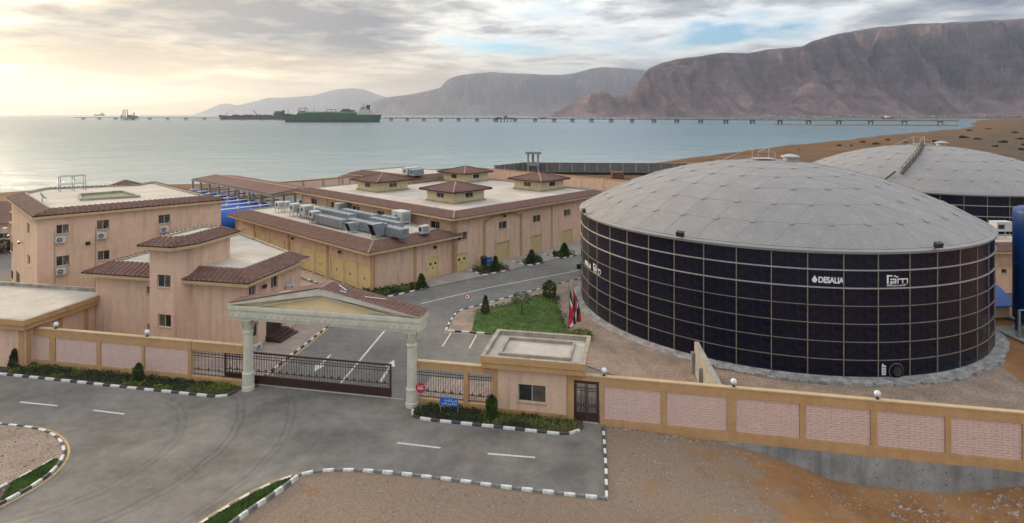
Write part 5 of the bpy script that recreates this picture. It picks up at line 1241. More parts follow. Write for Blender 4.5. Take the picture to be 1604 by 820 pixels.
# ================================================================ THE TWO STORAGE TANKS
TPANEL = mat('black_enamel_panel', (.011, .0115, .022), .25, .3, 1.6, .12, 5, fine=.5, fscale=3.5, col2=(.006, .007, .016), spec=.2, dirt=((.020, .020, .028), .3))
TRIB = mat('tan_sealant_strip', (.23, .19, .15), .8, .15, 3)
TRING = mat('galvanised_ring', (.42, .40, .385), .5, .1, 4, metal=.2)
DOME = mat('aluminium_dome_panel', (.245, .23, .22), .55, .06, .5, .1, 3, metal=.15, fine=.03, fscale=4, dirt=((.36, .33, .31), .35))
BATTEN = mat('dome_batten', (.265, .25, .245), .45, .05, 2, metal=.2)
FOOT = mat('tank_footing', (.30, .29, .28), .9, .25, 1.2, .6, 6, fine=.2, fscale=5)
TR, RH, ZB = 19.45, 1.354, .15
PANEL_ME = None
def tank(label, cx, cy, rot0, front):
    """bolted tank: curved panels, ribs and rings, under a dome of triangular panels"""
    global PANEL_ME
    t = thing('storage_tank', label, 'tank', (cx, cy, ZB))
    dA = 7.5
    def cyl(a, r, z): return (r*math.cos(R(a)), r*math.sin(R(a)), z)
    if PANEL_ME is None:
        m = MB(); g = .035
        A = [g/TR*57.3+(dA-2*g/TR*57.3)*k/4 for k in range(5)]
        m.grid([[cyl(a, TR, g) for a in A], [cyl(a, TR, RH-g) for a in A]])
        m.grid([[cyl(a, TR-.06, 0) for a in A], [cyl(a, TR, g) for a in A]]); PANEL_ME = mesh_of('shell_panel', m, TPANEL, smooth=False)
    cols = [rot0+dA*k for k in range(48)]
    def isf(a): return any(front[0] <= a+360*q <= front[1] for q in (-2, -1, 0, 1))
    rear = MB()
    m = MB(); m.add([cyl(.0, TR-.03, 0), cyl(.0, TR+.05, 0), cyl(.0, TR+.05, 7*RH), cyl(.0, TR-.03, 7*RH)], []); w = .036
    m = MB(); m.box(TR-.05, TR+.055, -w, w, 0, 7*RH); rib = mesh_of('rib', m, TRIB)
    for a in cols:
        if isf(a+dA/2):
            for r in range(7): inst('shell_panel', PANEL_ME, t, (0, 0, r*RH), R(a))
            inst('rib', rib, t, (0, 0, 0), R(a))
        else:
            rear.grid([[cyl(a+dA*k/3, TR, z) for k in range(4)] for z in (0, 7*RH)])
    inst('rear_shell', mesh_of('rear_shell', rear, TPANEL), t)['kind'] = 'stuff'
    for r in range(8):
        th, hh, mm = (.08, .042, TRING) if r in (5, 6) else (.05, .024, TRIB) if r < 7 else (.12, .12, TRING)
        m = MB(); A = np.linspace(0, 360, 145)[:-1]
        ringv = [[cyl(a, TR-.04, r*RH-hh), cyl(a, TR+th, r*RH-hh), cyl(a, TR+th, r*RH+hh), cyl(a, TR-.04, r*RH+hh)] for a in A]
        n = len(A)
        m.v = [p for q in ringv for p in q]; m.f = [(i*4+k, ((i+1) % n)*4+k, ((i+1) % n)*4+(k+1) % 4, i*4+(k+1) % 4) for i in range(n) for k in range(4)]
        inst('ring', mesh_of('ring', m, mm), t)
    # dome
    H0 = 7*RH+.10; RD_, rise = TR+.18, 5.45; RS = (RD_**2+rise**2)/(2*rise); thm = math.asin(RD_/RS); NR = 7
    def dp(th, ph, up=0.0): return Vector(((RS+up)*math.sin(th)*math.cos(ph), (RS+up)*math.sin(th)*math.sin(ph), H0+rise-RS+(RS+up)*math.cos(th)))
    off_ = R(rot0+3.0)
    def node(j, i):
        if j == 0: return dp(0, 0)
        return dp(thm*j/NR*.985, 2*math.pi*(i % (6*j))/(6*j)+off_*0)
    dm = inst('dome', None, t, (0, 0, 0), off_) if False else None
    tri = []
    for j in range(1, NR+1):
        for i in range(j):
            tri.append(((j, i), (j, i+1), (j-1, i if j > 1 else 0)))
            if i < j-1: tri.append(((j-1, i), (j, i+1), (j-1, i+1)))
    dome = bpy.data.objects.new('dome', None); COL.objects.link(dome); dome.parent = t; dome.rotation_euler = (0, 0, off_)
    bat = MB(); hubs = MB(); seen = set()
    for (a, b, c) in tri:
        A, B, C = node(*a), node(*b), node(*c); cen = (A+B+C)/3
        nr = (B-A).cross(C-A).normalized(); nr = nr if nr.z > 0 else -nr
        V = [A+(cen-A)*.012, B+(cen-B)*.012, C+(cen-C)*.012]; I_ = [p+(cen-p)*.35+nr*.012 for p in V]
        m = MB(); m.add(V+I_+[cen+nr*.018], [(0, 1, 4, 3), (1, 2, 5, 4), (2, 0, 3, 5), (3, 4, 6), (4, 5, 6), (5, 3, 6)])
        me = mesh_of('dome_panel', m, DOME)
        for s in range(6): inst('dome_panel', me, dome, (0, 0, 0), s*math.pi/3)
    for s in range(6):
        q = s*math.pi/3; cs, sn = math.cos(q), math.sin(q)
        def rt(p): return Vector((p.x*cs-p.y*sn, p.x*sn+p.y*cs, p.z))
        for (a, b, c) in tri:
            for e in ((a, b), (b, c), (c, a)):
                P, Q = rt(node(*e[0])), rt(node(*e[1])); k = tuple(sorted((tuple(round(x, 2) for x in P), tuple(round(x, 2) for x in Q))))
                if k in seen: continue
                seen.add(k); nn = ((P+Q)/2-Vector((0, 0, H0+rise-RS))).normalized(); bat.beam(P+nn*.0, Q+nn*.0, .09, .03, up=nn)
        for j in range(1, NR):
            for i in range(j):
                P = rt(node(j, i)); nn = (P-Vector((0, 0, H0+rise-RS))).normalized(); x_ = nn.cross(Vector((0, 0, 1))).normalized(); y_ = nn.cross(x_)
                ringp = lambda r_, u_: [P+nn*u_+(x_*math.cos(w_)+y_*math.sin(w_))*r_ for w_ in np.linspace(0, 2*math.pi, 11)[:-1]]
                n = 10; hubs.add(ringp(.28, .0)+ringp(.27, .05)+ringp(.18, .065), [(i_, (i_+1) % n, n+(i_+1) % n, n+i_) for i_ in range(n)]+[(n+i_, n+(i_+1) % n, 2*n+(i_+1) % n, 2*n+i_) for i_ in range(n)]+[tuple(range(2*n, 3*n))])
    inst('batten_grid', mesh_of('batten_grid', bat, BATTEN), dome)['kind'] = 'stuff'; inst('hub_covers', mesh_of('hub_covers', hubs, DOME), dome)['kind'] = 'stuff'
    m = MB(); n = 126; pr = [(TR-.05, H0-.18), (TR+.2, H0-.16), (TR+.22, H0-.02), (TR+.02, H0+.10), (TR-.5, H0+.2)]
    m.lathe(pr, n, cap=False); inst('dome_rim', mesh_of('dome_rim', m, BATTEN), t)
    # footing
    m = MB(); n = 160; pr = [(TR-.3, .12), (TR+.05, .10), (TR+.3, .05), (TR+.55, -.0), (TR+.9, -.14)]
    V = []
    for k, (r, z) in enumerate(pr):
        for i in range(n):
            a = 2*math.pi*i/n; j_ = RNG.uniform(-1, 1)
            V.append(((r+(.14*j_ if k > 1 else 0))*math.cos(a), (r+(.14*j_ if k > 1 else 0))*math.sin(a), z+(.05*RNG.uniform(-1, 1) if k > 1 else 0)))
    m.add(V, [(k*n+i, (k+1)*n+i, (k+1)*n+(i+1) % n, k*n+(i+1) % n) for k in range(len(pr)-1) for i in range(n)])
    inst('footing', mesh_of('footing', m, FOOT), t)
    # top platform and vent
    m = MB(); z = H0+rise
    for x in (-.9, .9):
        for y in (-.8, .8): m.beam((x, y, z-.1), (x, y, z+1.2 if y > 0 else z+.8), .05)
    m.box(-1, 1, -.9, .9, z+.1, z+.16)
    for y in (-.8, .8): m.beam((-.9, y, z+1.25 if y > 0 else z+.85), (.9, y, z+1.25 if y > 0 else z+.85), .045)
    m.beam((-.9, .8, z+1.3), (-4.2, .5, z-.05), .05); m.beam((-.9, -.8, z+.9), (.9, .8, z+1.3), .06)
    pf = inst('platform', mesh_of('platform', m, TRING), t)
    m = MB(); m.lathe([(.7, z-.1), (.7, z+.25), (.95, z+.3), (.95, z+.42), (.3, z+.62), (.02, z+.65)], 16, (2.6, -.6)); inst('vent', mesh_of('vent', m, TRING), t)
    return t, cyl, dp
T1C = (27.05, 64.87); T2C = (65.5, 96.3)
T1, cylf, dpf = tank('large black panelled water tank with a grey triangulated dome and white lettering', *T1C, -88.5, (-190, -34))
T2, _, dpf2 = tank('second black panelled tank partly hidden behind the first, with a stair up its dome', *T2C, -88.5, (-170, -50))
def cyl_at(c, px, near=True, r=TR):
    k = (px-802)/FPX; a_ = k*k+1; b_ = -2*(k*c[0]+c[1]); cc = c[0]**2+c[1]**2-r*r; d = b_*b_-4*a_*cc
    Y = (-b_-math.sqrt(max(d, 0)))/(2*a_); return math.degrees(math.atan2(Y-c[1], k*Y-c[0])), Y
def on_cyl(m2d, a0, zc, rr=TR+.012):
    """wrap flat (x, y) shapes round the shell, x metres to the right of angle a0"""
    m = MB(); m.v = [(rr*math.cos(R(a0)+x/TR), rr*math.sin(R(a0)+x/TR), zc+y) for x, y, *_ in m2d.v]; m.f = m2d.f; return m
def text2d(body, size, bold=0.0, sx=1.0):
    cu = bpy.data.curves.new('lettering', 'FONT'); cu.body = body; cu.size = size; cu.align_x = 'LEFT'; cu.offset = bold; cu.resolution_u = 3; cu.space_character = .95
    o = bpy.data.objects.new('lettering', cu); COL.objects.link(o); dg = bpy.context.evaluated_depsgraph_get(); dg.update()
    me = o.evaluated_get(dg).to_mesh(); m = MB(); m.v = [(v.co.x*sx, v.co.y, 0) for v in me.vertices]; m.f = [tuple(p.vertices) for p in me.polygons]
    o.evaluated_get(dg).to_mesh_clear(); bpy.data.objects.remove(o); bpy.data.curves.remove(cu); return m
def rectm(*rs):
    m = MB()
    for x0, x1, y0, y1 in rs: m.add([(x0, y0, 0), (x1, y0, 0), (x1, y1, 0), (x0, y1, 0)], [(0, 1, 2, 3)])
    return m
def subdiv_wrap(m2d, a0, zc): return on_cyl(m2d, a0, zc)
def logo_drop(a0, zc, s=1.0):
    m = MB(); th = np.linspace(0, 2*math.pi, 21)[:-1]
    pts = []
    for q in th:
        r = .27*s; x = r*math.sin(q)*.86; y = -.05*s+r*math.cos(q)
        if math.cos(q) > 0: x = r*.86*math.sin(q)*(1-math.cos(q))**.55 if math.cos(q) > .35 else x; y = -.05*s+r*math.cos(q)*(1+.85*max(0, math.cos(q)-.2))
        pts.append((x+.25*s, y, 0))
    m.add(pts, [tuple(range(len(pts)))]); lt = text2d('DESALIA', .78*s, .022, .80)
    m.add([(x+.56*s, y-.29*s, 0) for x, y, _ in lt.v], lt.f); return on_cyl(m, a0, zc)
def logo_tam(a0, zc, s=1.0):
    h = .10*s
    m = rectm((0, .16, -.20, .55), (.16, .5, .40, .52),                               # t
              (.30, .86, .12, .22), (.76, .86, -.20, .12), (.30, .76, -.20, -.10), (.30, .40, -.10, .02), (.40, .76, -.03, .03),   # a
              (.96, 1.06, -.20, .22), (1.06, 1.95, .12, .22), (1.40, 1.50, -.20, .12), (1.85, 1.95, -.20, .12),                        # m
              (0, 1.95, -.30, -.27))
    for (a, b) in zip(*(lambda P: (P[:-1], P[1:]))([(.62+.06*k, .40+.055*math.sin(k*.9)) for k in range(8)])):
        m.add([(a[0], a[1]-.05, 0), (b[0], b[1]-.05, 0), (b[0], b[1]+.05, 0), (a[0], a[1]+.05, 0)], [(0, 1, 2, 3)])
    tx = text2d('ENVIRONMENTAL SERVICES', .155, .004, .92); m.add([(x, y-.43, 0) for x, y, _ in tx.v], tx.f)
    m.v = [(x*s, y*s, 0) for x, y, _ in m.v]; return on_cyl(m, a0, zc)
zl = lambda px, py: (lambda aY: HC-(py-180)/FPX*aY[1]-ZB)(cyl_at(T1C, px))
inst('lettering', mesh_of('lettering', logo_drop(cyl_at(T1C, 1271.5)[0], zl(1296, 438.5), .80), SIGNW), T1); inst('lettering', mesh_of('lettering', logo_tam(cyl_at(T1C, 1389)[0], zl(1410, 440.5), .88), SIGNW), T1)
inst('lettering', mesh_of('lettering', logo_drop(cyl_at(T1C, 916.5)[0], zl(921, 414), .8), SIGNW), T1); inst('lettering', mesh_of('lettering', logo_tam(cyl_at(T1C, 929.5)[0], zl(937, 424.5), .9), SIGNW), T1)
# manway, notice, rim lights
aM, _ = cyl_at(T1C, 1403); zM = zl(1403, 581)
def disc(a0, zc, r, r0, r1, n, ph=0):
    fr_ = Fr(TR*math.cos(R(a0)), TR*math.sin(R(a0)), R(a0)+math.pi/2); m = MB(); ring = lambda q, v: [fr_.p(q*math.cos(2*math.pi*i/n+ph), v, zc+q*math.sin(2*math.pi*i/n+ph)) for i in range(n)]
    m.add(ring(r, -r0)+ring(r, -r1), [(i, (i+1) % n, n+(i+1) % n, n+i) for i in range(n)]+[tuple(range(n, 2*n))]); return m
mw = inst('manway', mesh_of('manway', disc(aM, zM, .72, .02, .06, 8, math.pi/8), TPANEL), T1)
for r, a, b, m_ in ((.60, .06, .065, TRIB), (.55, .06, .10, TPANEL), (.44, .10, .20, TPANEL), (.34, .20, .24, IRON)): inst('flange_plate', mesh_of('flange_plate', disc(aM, zM, r, a, b, 20), m_), mw)
aS, _ = cyl_at(T1C, 1384.3); m = rectm((-.16, .16, -.42, .30), (-.14, -.02, .30, .42)); n_ = inst('notice', mesh_of('notice', on_cyl(m, aS, zl(1384, 579)), SIGNW), T1)
m = rectm((-.12, .12, .12, .20)); inst('notice_band', mesh_of('notice_band', on_cyl(m, aS, zl(1384, 579), TR+.02), RED), n_); m = rectm((-.12, .12, -.02, .02), (-.12, .12, -.12, -.09), (-.12, .08, -.2, -.17), (-.12, .12, -.3, -.26)); inst('notice_print', mesh_of('notice_print', on_cyl(m, aS, zl(1384, 579), TR+.02), BLACK), n_)
for px in (910, 1069, 1462):
    a, _ = cyl_at(T1C, px) if px != 910 else (-172, 0); f_ = Fr((TR+.3)*math.cos(R(a)), (TR+.3)*math.sin(R(a)), R(a)+math.pi/2); m = MB(); z = 7*RH+.25
    m.beam(f_.p(0, .2, z-.15), f_.p(0, 0, z+.25), .06); m.add([f_.p(x, y, z+q) for x in (-.32, .32) for y, q in ((0, .5), (-.3, .38), (-.22, .02), (.05, .08))], [(0, 1, 2, 3), (7, 6, 5, 4), (0, 4, 5, 1), (1, 5, 6, 2), (2, 6, 7, 3), (3, 7, 4, 0)])
    inst('floodlight', mesh_of('floodlight', m, BLACK), T1)
# stair on the second dome
aP, _ = cyl_at(T2C, 1392); ph = R(aP); m = MB(); RSt = 2*5.45; thm_ = math.asin((TR+.18)/(((TR+.18)**2+5.45**2)/RSt))
pts = [dpf2(thm_*q, ph+.25*(1-q), .45) for q in np.linspace(.04, .80, 22)]
st = MB(); 
for a, b in zip(pts[:-1], pts[1:]): st.beam(tuple(a-Vector((0, 0, .25))), tuple(b-Vector((0, 0, .25))), .42, .12)
so_ = inst('dome_stair', mesh_of('dome_stair', st, IRON), T2)
st = MB()
for dx in (-.2, .2):
    st.tube([tuple(p+Vector((dx, 0, .40))) for p in pts], .05, 4)
    for p in pts[::2]: st.beam(tuple(p+Vector((dx, 0, -.2))), tuple(p+Vector((dx, 0, .40))), .05)
inst('handrail', mesh_of('handrail', st, IRON), so_)
pts = [dpf2(thm_*(.80+.03*k), ph-.012*k, .35) for k in range(6)]; st = MB(); st.tube([tuple(p) for p in pts], .12, 5); inst('stair_pipe', mesh_of('stair_pipe', st, IRON), T2)
# broken kerb blocks round the footing
m = MB()
for a in np.arange(-128, -52, 2.1):
    r = TR+1.1+RNG.uniform(-.1, .1); f_ = Fr(T1C[0]+r*math.cos(R(a)), T1C[1]+r*math.sin(R(a)), R(a)+math.pi/2+RNG.uniform(-.08, .08))
    if RNG.random() < .82: m.bbox(-.36, .36, -.13, .13, -.05, RNG.uniform(.18, .34), f_, .03)
obj('footing_blocks', m, FOOT, kind='stuff')
# concrete slab wall between tank and street wall
A_ = gp(1091, 585); B_ = FF.p(hit(FF, 1128, .5)[0], .5); fr = seg(B_, A_); L_ = dist(A_, B_)
t = thing('retaining_slab', 'upright bare concrete slab wall between the big tank and the street wall', 'wall', (*B_, 0))
m = MB(); P = [fr.p(s, v, z) for v in (-.16, .16) for s, z in ((0, -.3), (L_, -.3), (L_, 2.45), (0, 2.95))]; m.add(P, [(0, 1, 2, 3), (7, 6, 5, 4), (0, 4, 5, 1), (1, 5, 6, 2), (2, 6, 7, 3), (3, 7, 4, 0)]); obj('slab', m, CONC, t)
for s in (.05, 2.4, 5.2, L_-.25): m = MB(); m.box(s, s+.25, .165, .42, -.3, 2.1-.05*s, fr); obj('buttress', m, CONC, t)
# ================================================================ THINGS ROUND THE TANKS
NAVY = mat('navy_tank_paint', (.006, .05, .21), .45, .15, .8, fine=.05, dirt=((.012, .03, .09), .4))
def blue_vessel(label, cx, cy, r, z0, z1):
    t = thing('treatment_vessel', label, 'vessel', (cx, cy, 0))
    m = MB(); m.lathe([(r*.55, z0-.35), (r*.9, z0-.2), (r, z0), (r, z1-.4), (r*.97, z1-.15), (r*.8, z1+.05), (r*.3, z1+.25), (.02, z1+.28)], 32, (cx, cy)); obj('shell', m, NAVY, t, smooth=True)
    for k in range(4): a = k*math.pi/2+.6; m = MB(); m.beam((cx+r*.85*math.cos(a), cy+r*.85*math.sin(a), 0), (cx+r*.85*math.cos(a), cy+r*.85*math.sin(a), z0), .22); obj('leg', m, BLUE, t)
    m = MB(); m.tube([(cx-r-.35, cy-.5, .2), (cx-r-.35, cy-.5, 2.6), (cx-r+.2, cy-.5, 2.6)], .12, 6); m.tube([(cx-r-.1, cy-1.1, .3), (cx-r-.1, cy-1.1, 1.9), (cx-r+.5, cy-.9, 1.9)], .09, 6); obj('pipework', m, STEEL, t)
    for z in (z0+.6, (z0+z1)/2, z1-.6): m = MB(); m.tube([(cx+(r+.01)*math.cos(a), cy+(r+.01)*math.sin(a), z) for a in np.linspace(0, 2*math.pi, 33)[:-1]], .025, 4, True); obj('weld_band', m, NAVY, t)
    m = MB(); m.box(cx-r-.8, cx+r+.6, cy-r-.6, cy+r+.5, -.05, .18); obj('plinth', m, CONC, t)
    return t
blue_vessel('tall dark blue treatment vessel at the right picture edge', 47.45, 54.2, 1.95, 1.6, 11.6)
blue_vessel('second tall blue vessel just behind the first at the right edge', 51.4, 57.6, 1.9, 1.6, 12.0)
t = thing('blue_canopy', 'low blue canopy between the big tank and the blue vessel', 'canopy', (47.6, 60, 0))
m = MB(); m.add([(46.2, 58.6, 1.25), (49.4, 58.8, 1.3), (49.6, 61.6, 2.5), (46.9, 61.4, 2.5), (46.2, 58.6, 1.35), (49.4, 58.8, 1.4), (49.6, 61.6, 2.6), (46.9, 61.4, 2.6)], [(3, 2, 1, 0), (4, 5, 6, 7), (0, 1, 5, 4), (1, 2, 6, 5), (2, 3, 7, 6), (3, 0, 4, 7)]); obj('canopy_sheet', m, BLUE, t)
for x, y, z in ((46.35, 58.75, 1.25), (49.3, 58.95, 1.3), (46.95, 61.3, 2.45), (49.5, 61.5, 2.45)): m = MB(); m.beam((x, y, 0), (x, y, z), .09); obj('post', m, STEEL, t)
m = MB(); m.bbox(46.6, 48.9, 59.3, 61, .02, 1.15); obj('pump_box', m, PINK, t)
PB = [(51.5, 67.6), (68, 67.6), (68, 73.6), (51.5, 73.6)]
pb = thing('pump_building', 'pink building with a red tile edge between the two tanks at the right', 'building', (51.5, 67.6, 0))
fb = seg(PB[0], PB[1]); wb = [(1.6+k*1.75, 2.2+k*1.75, 2.2, 2.7) for k in range(6)]
walls(pb, PB, 0, 4.6, {0: wb}); 
for o in wb: window(pb, fb, o, 0, 1)
m = MB(); m.box(0, 16.5, -.06, -.003, 2.9, 3.6, fb); obj('band', m, TRIM, pb)
PBD = skirt(pb, PB, 4.8, .7, .8, .7)
roof_unit('white boxed unit on the pump building roof at the right edge', 1577, 368, 2.0, 1.2, 1.2, 1.0, ACW, True, 'boxed units on legs on the annex roof', 0, None) if False else None
t = thing('rooftop_unit', 'white boxed unit on a stand between the second tank and the blue vessel', 'air conditioner', (56.4, 70.2, PBD), 0)
m = MB(); m.bbox(0, 2.0, 0, 1.2, 1.0, 2.1); obj('casing', m, ACW, t, org=(0, 0, 0)) if False else inst('casing', mesh_of('casing', m, ACW), t)
for x in (.06, 1.94):
    for y in (.06, 1.14): m = MB(); m.beam((x, y, 0), (x, y, 1.0), .07); inst('leg', mesh_of('leg', m, STEEL), t)
m = MB(); m.box(.2, .9, -.02, -.003, 1.3, 1.8); inst('grille', mesh_of('grille', m, BLACK), t)
# ================================================================ REAR WALLS AND THE WATCHTOWER
def panel_wall(label, A, B, z1, bay, core, pier, coping, panel=None, th=.3, pw=.45, face=-1):
    t = thing('boundary_wall', label, 'wall', (*A, 0)); fr = seg(A, B); L_ = dist(A, B); n = max(1, int(round(L_/bay))); b = L_/n
    m = MB(); m.box(0, L_, -th/2, th/2, -.4, z1-.12, fr); obj('wall_core', m, core, t)
    if coping: m = MB(); m.box(0, L_, -th/2-.09, th/2+.09, z1-.118, z1, fr); obj('coping', m, coping, t)
    for k in range(n+1):
        s = min(max(k*b, pw/2), L_-pw/2); m = MB(); m.box(s-pw/2, s+pw/2, -th/2-.08, th/2+.08, -.4, z1-.12 if coping else z1+.05, fr); obj('pier', m, pier, t)
    if panel:
        for k in range(n):
            m = MB(); m.box(k*b+pw/2+.1, (k+1)*b-pw/2-.1, -th/2-.03, th/2+.03, .45, z1-.45, fr); obj('panel', m, panel, t)
    return t
panel_wall('pink panelled boundary wall with ochre piers behind the filter shed facing the sea', gp(330, 294, 3.1), gp(732, 261.3, 3.1), 3.1, 5.6, OCHRE, OCHRE, TRIM, PINK2)
wB0, wB1 = gp(732, 261, 3.1), gp(989, 283.6, 3.1); e_ = seg(wB0, wB1)
panel_wall('plain pink boundary wall with ochre coping behind the roof lanterns', wB0, e_.p(dist(wB0, wB1)+18, 0), 3.1, 30, PINK, PINK, OCHRE)
GREYW = mat('grey_block_wall', (.16, .155, .15), .9, .16, .6, .3, 8, fine=.15, fscale=4)
gA, gB, gC = gp(775, 259.0, 3.3), gp(818, 254.6, 3.3), gp(1000, 255.2, 3.3)
panel_wall('grey block wall with pale posts left of the watchtower', gA, gB, 3.3, 4.3, GREYW, CONC, None)
panel_wall('long grey block wall with pale posts right of the watchtower', gB, (95, 205), 3.3, 4.3, GREYW, CONC, CONC)
panel_wall('short grey blockwork screen at the end of the pink boundary wall', gp(712, 264, 3.4), gp(731, 262.3, 3.4), 3.4, 5, GREYW, GREYW, None)
tx, ty = (835-802)/FPX*207, 207
t = thing('watchtower', 'small open concrete watchtower by the grey wall at the shore', 'watchtower', (tx, ty, 0))
m = MB(); m.bbox(tx-2.65, tx+2.65, ty-2.6, ty+2.6, 6.55, 7.45, ID, .08); obj('roof_slab', m, CONCD, t)
m = MB(); m.bbox(tx-2.0, tx+2.0, ty-2.0, ty+2.0, 2.6, 3.7, ID, .05); obj('floor_slab', m, CONCD, t)
for dx in (-1.7, 1.7):
    for dy in (-1.7, 1.7): m = MB(); m.box(tx+dx-.22, tx+dx+.22, ty+dy-.22, ty+dy+.22, 3.7, 6.55); obj('post', m, CONCD, t); m = MB(); m.box(tx+dx-.25, tx+dx+.25, ty+dy-.25, ty+dy+.25, -.2, 2.6); obj('leg', m, CONCD, t)
m = MB(); m.box(tx-.45, tx+.45, ty-.3, ty+.3, -.2, 2.6); m.box(tx-.35, tx+.35, ty+.8, ty+1.3, 3.7, 6.5); obj('core', m, CONCD, t, kind='stuff')
cx, cy = gp(967, 279.5); t = thing('site_cabin', 'rust brown steel cabin standing before the grey shore wall', 'cabin', (cx, cy, 0))
RUST = mat('rust_steel', (.19, .085, .05), .8, .25, 2)
m = MB(); m.bbox(cx-1.8, cx+1.8, cy-1.2, cy+1.2, 0, 2.0); obj('body', m, RUST, t)
m = MB()
for k in range(9): x = cx-1.7+k*.42; m.box(x, x+.16, cy-1.27, cy-1.202, .1, 1.9)
obj('corrugation', m, RUST, t, kind='stuff')
m = MB(); m.tube([(11, 203, .55), (40, 201, .55), (75, 196, .55)], .55, 8); props(obj('black_pipe', m, BLACK), 'long black pipe lying at the foot of the grey shore wall', 'pipe')
# ================================================================ FLAGS, SIGNS, SMALL STREET THINGS
def flag(label, px, py, ztop, lean, sw):
    x, y = gp(px, py); t = thing('flagpole', label, 'flag', (x, y, 0))
    m = MB(); top = (x+lean, y, ztop); m.tube([(x, y, 0), top], [.045, .03], 6); obj('pole', m, STEEL, t)
    m = MB(); m.lathe([(.02, ztop-.02), (.07, ztop+.03), (.02, ztop+.1)], 8, (top[0], top[1])); obj('finial', m, STEEL, t)
    # a limp cloth: three stripes gathered in folds
    H_, rows, cols_ = ztop-.25-.8, 26, 30; g = []
    for i in range(rows+1):
        q = i/rows; row = []
        for j in range(cols_+1):
            p = j/cols_; wd = .26+.46*q**.8; ph_ = 10.5*p+1.6*q+sw
            xx = x+lean*(1-q*.6)+.05+wd*(p*.95)+.06*math.sin(ph_)*(.4+q)
            row.append((xx, y-.05-.17*math.sin(ph_+1.2)*(.35+.65*q), ztop-.12-H_*q*(1-.12*p)-1.05*p*(1-q)**1.5-.12*p))
        g.append(row)
    for a, b, mm, nm in ((0, 10, FRED, 'red_stripe'), (10, 18, SIGNW, 'white_stripe'), (18, 30, BLACK, 'black_stripe')):
        # the stripes run down the hanging cloth and twist round each other with its folds
        m = MB(); n_ = 0
        for i in range(rows):
            for j in range(cols_):
                k = (j+9*math.sin(i*.22+sw)+30) % 30
                if a <= k < b: m.add([g[i][j], g[i][j+1], g[i+1][j+1], g[i+1][j]], [(0, 1, 2, 3)])
        obj(nm, m, mm, t, kind='stuff')
FRED = mat('flag_red', (.48, .012, .03), .7, .08, 2)
flag('limp red, white and black flag on the left pole behind the guard room', 888, 529, 4.9, .15, .9)
flag('limp red, white and black flag on the right pole behind the guard room', 896, 524, 4.7, .1, 2.6)
def sign_post(t, u, v, z0, z1, m_=STEEL): m = MB(); p = FF.p(u, v); m.tube([(*p, z0), (*p, z1)], .03, 6); obj('post', m, m_, t)
def sheet2d(m2d, fr, s, v, z):
    m = MB(); m.v = [fr.p(s+x, v, z+y) for x, y, *_ in m2d.v]; m.f = m2d.f; return m
su, sv_ = fu(659, -1.0), -1.0
t = thing('stop_sign', 'round red stop sign with white writing on a grey post in the planting bed', 'sign', FF.p(su, sv_, .09)); sign_post(t, su, sv_, .0, 2.05)
m = MB(); n = 8; zs = HC-(607.5-180)/FPX*hit(FF, 659, -1.0)[1]
rg = lambda r, v: [FF.p(su+r*math.cos(2*math.pi*(k+.5)/n), v, zs+r*math.sin(2*math.pi*(k+.5)/n)) for k in range(n)]
m.add(rg(.36, sv_-.035)+rg(.36, sv_-.06), [(k, (k+1) % n, n+(k+1) % n, n+k) for k in range(n)]+[tuple(range(n, 2*n)), tuple(range(n-1, -1, -1))]); obj('face', m, RED, t)
def arabic(x0, x1, y, h, seed):
    """white strokes in the manner of the small Arabic line on the board"""
    r = np.random.default_rng(seed); m = MB(); x = x1
    while x > x0+h*.6:
        w = h*r.uniform(.5, 1.0); k = r.integers(0, 4)
        m.add(rectm((x-w, x, y, y+h*.16)).v, [(0, 1, 2, 3)])
        if k == 0: m.add(rectm((x-w*.3, x-w*.3+h*.14, y, y+h*1.0)).v, [(0, 1, 2, 3)])
        elif k == 1: m.add(rectm((x-w*.7, x-w*.7+h*.14, y, y+h*.5), (x-w*.2, x-w*.2+h*.14, y, y+h*.45)).v, [(0, 1, 2, 3), (4, 5, 6, 7)])
        elif k == 2: m.add(rectm((x-w*.6, x-w*.35, y-h*.4, y-h*.22)).v, [(0, 1, 2, 3)])
        else: m.add(rectm((x-w*.8, x-w*.8+h*.14, y, y+h*.8), (x-w*.5, x-w*.3, y+h*.55, y+h*.7)).v, [(0, 1, 2, 3), (4, 5, 6, 7)])
        x -= w+(h*.25 if r.random() < .35 else -.01)
    return m
tx_ = text2d('STOP', .17, .006); m = MB(); m.v = [(x-.2, y-.1, 0) for x, y, _ in tx_.v]; m.f = tx_.f; a_ = arabic(-.2, .2, .10, .12, 4); m.add(a_.v, a_.f)
obj('lettering', sheet2d(m, FF, su, sv_-.065, zs), SIGNW, t)
bu0, bu1 = fu(689, -1.1), fu(717.5, -1.1)
t = thing('direction_board', 'blue board with two lines of white writing on two posts in the planting bed', 'sign', FF.p(bu0, -1.1, .09)); sign_post(t, bu0+.03, -1.06, 0, 1.9); sign_post(t, bu1-.03, -1.06, 0, 1.9)
zb0, zb1 = HC-(636-180)/FPX*hit(FF, 703, -1.1)[1], HC-(623-180)/FPX*hit(FF, 703, -1.1)[1]
m = MB(); m.box(bu0, bu1, -1.13, -1.10, zb0, zb1, FF); obj('board', m, SIGNB, t)
m = MB(); 
for i, (a, b) in enumerate(((.2, .95), (.05, .95))): q = arabic((bu1-bu0)*a, (bu1-bu0)*b, (zb1-zb0)*(.58 if i == 0 else .2), .15, 11+i); m.add(q.v, q.f)
obj('lettering', sheet2d(m, FF, bu0, -1.135, zb0), SIGNW, t)
x, y = gp(732, 489); t = thing('no_parking_sign', 'round red and white road sign on a grey post at the island kerb', 'sign', (x, y, .06))
m = MB(); m.tube([(x, y, 0), (x, y, 2.2)], .03, 6); obj('post', m, STEEL, t)
zs2 = HC-(465-180)/FPX*y
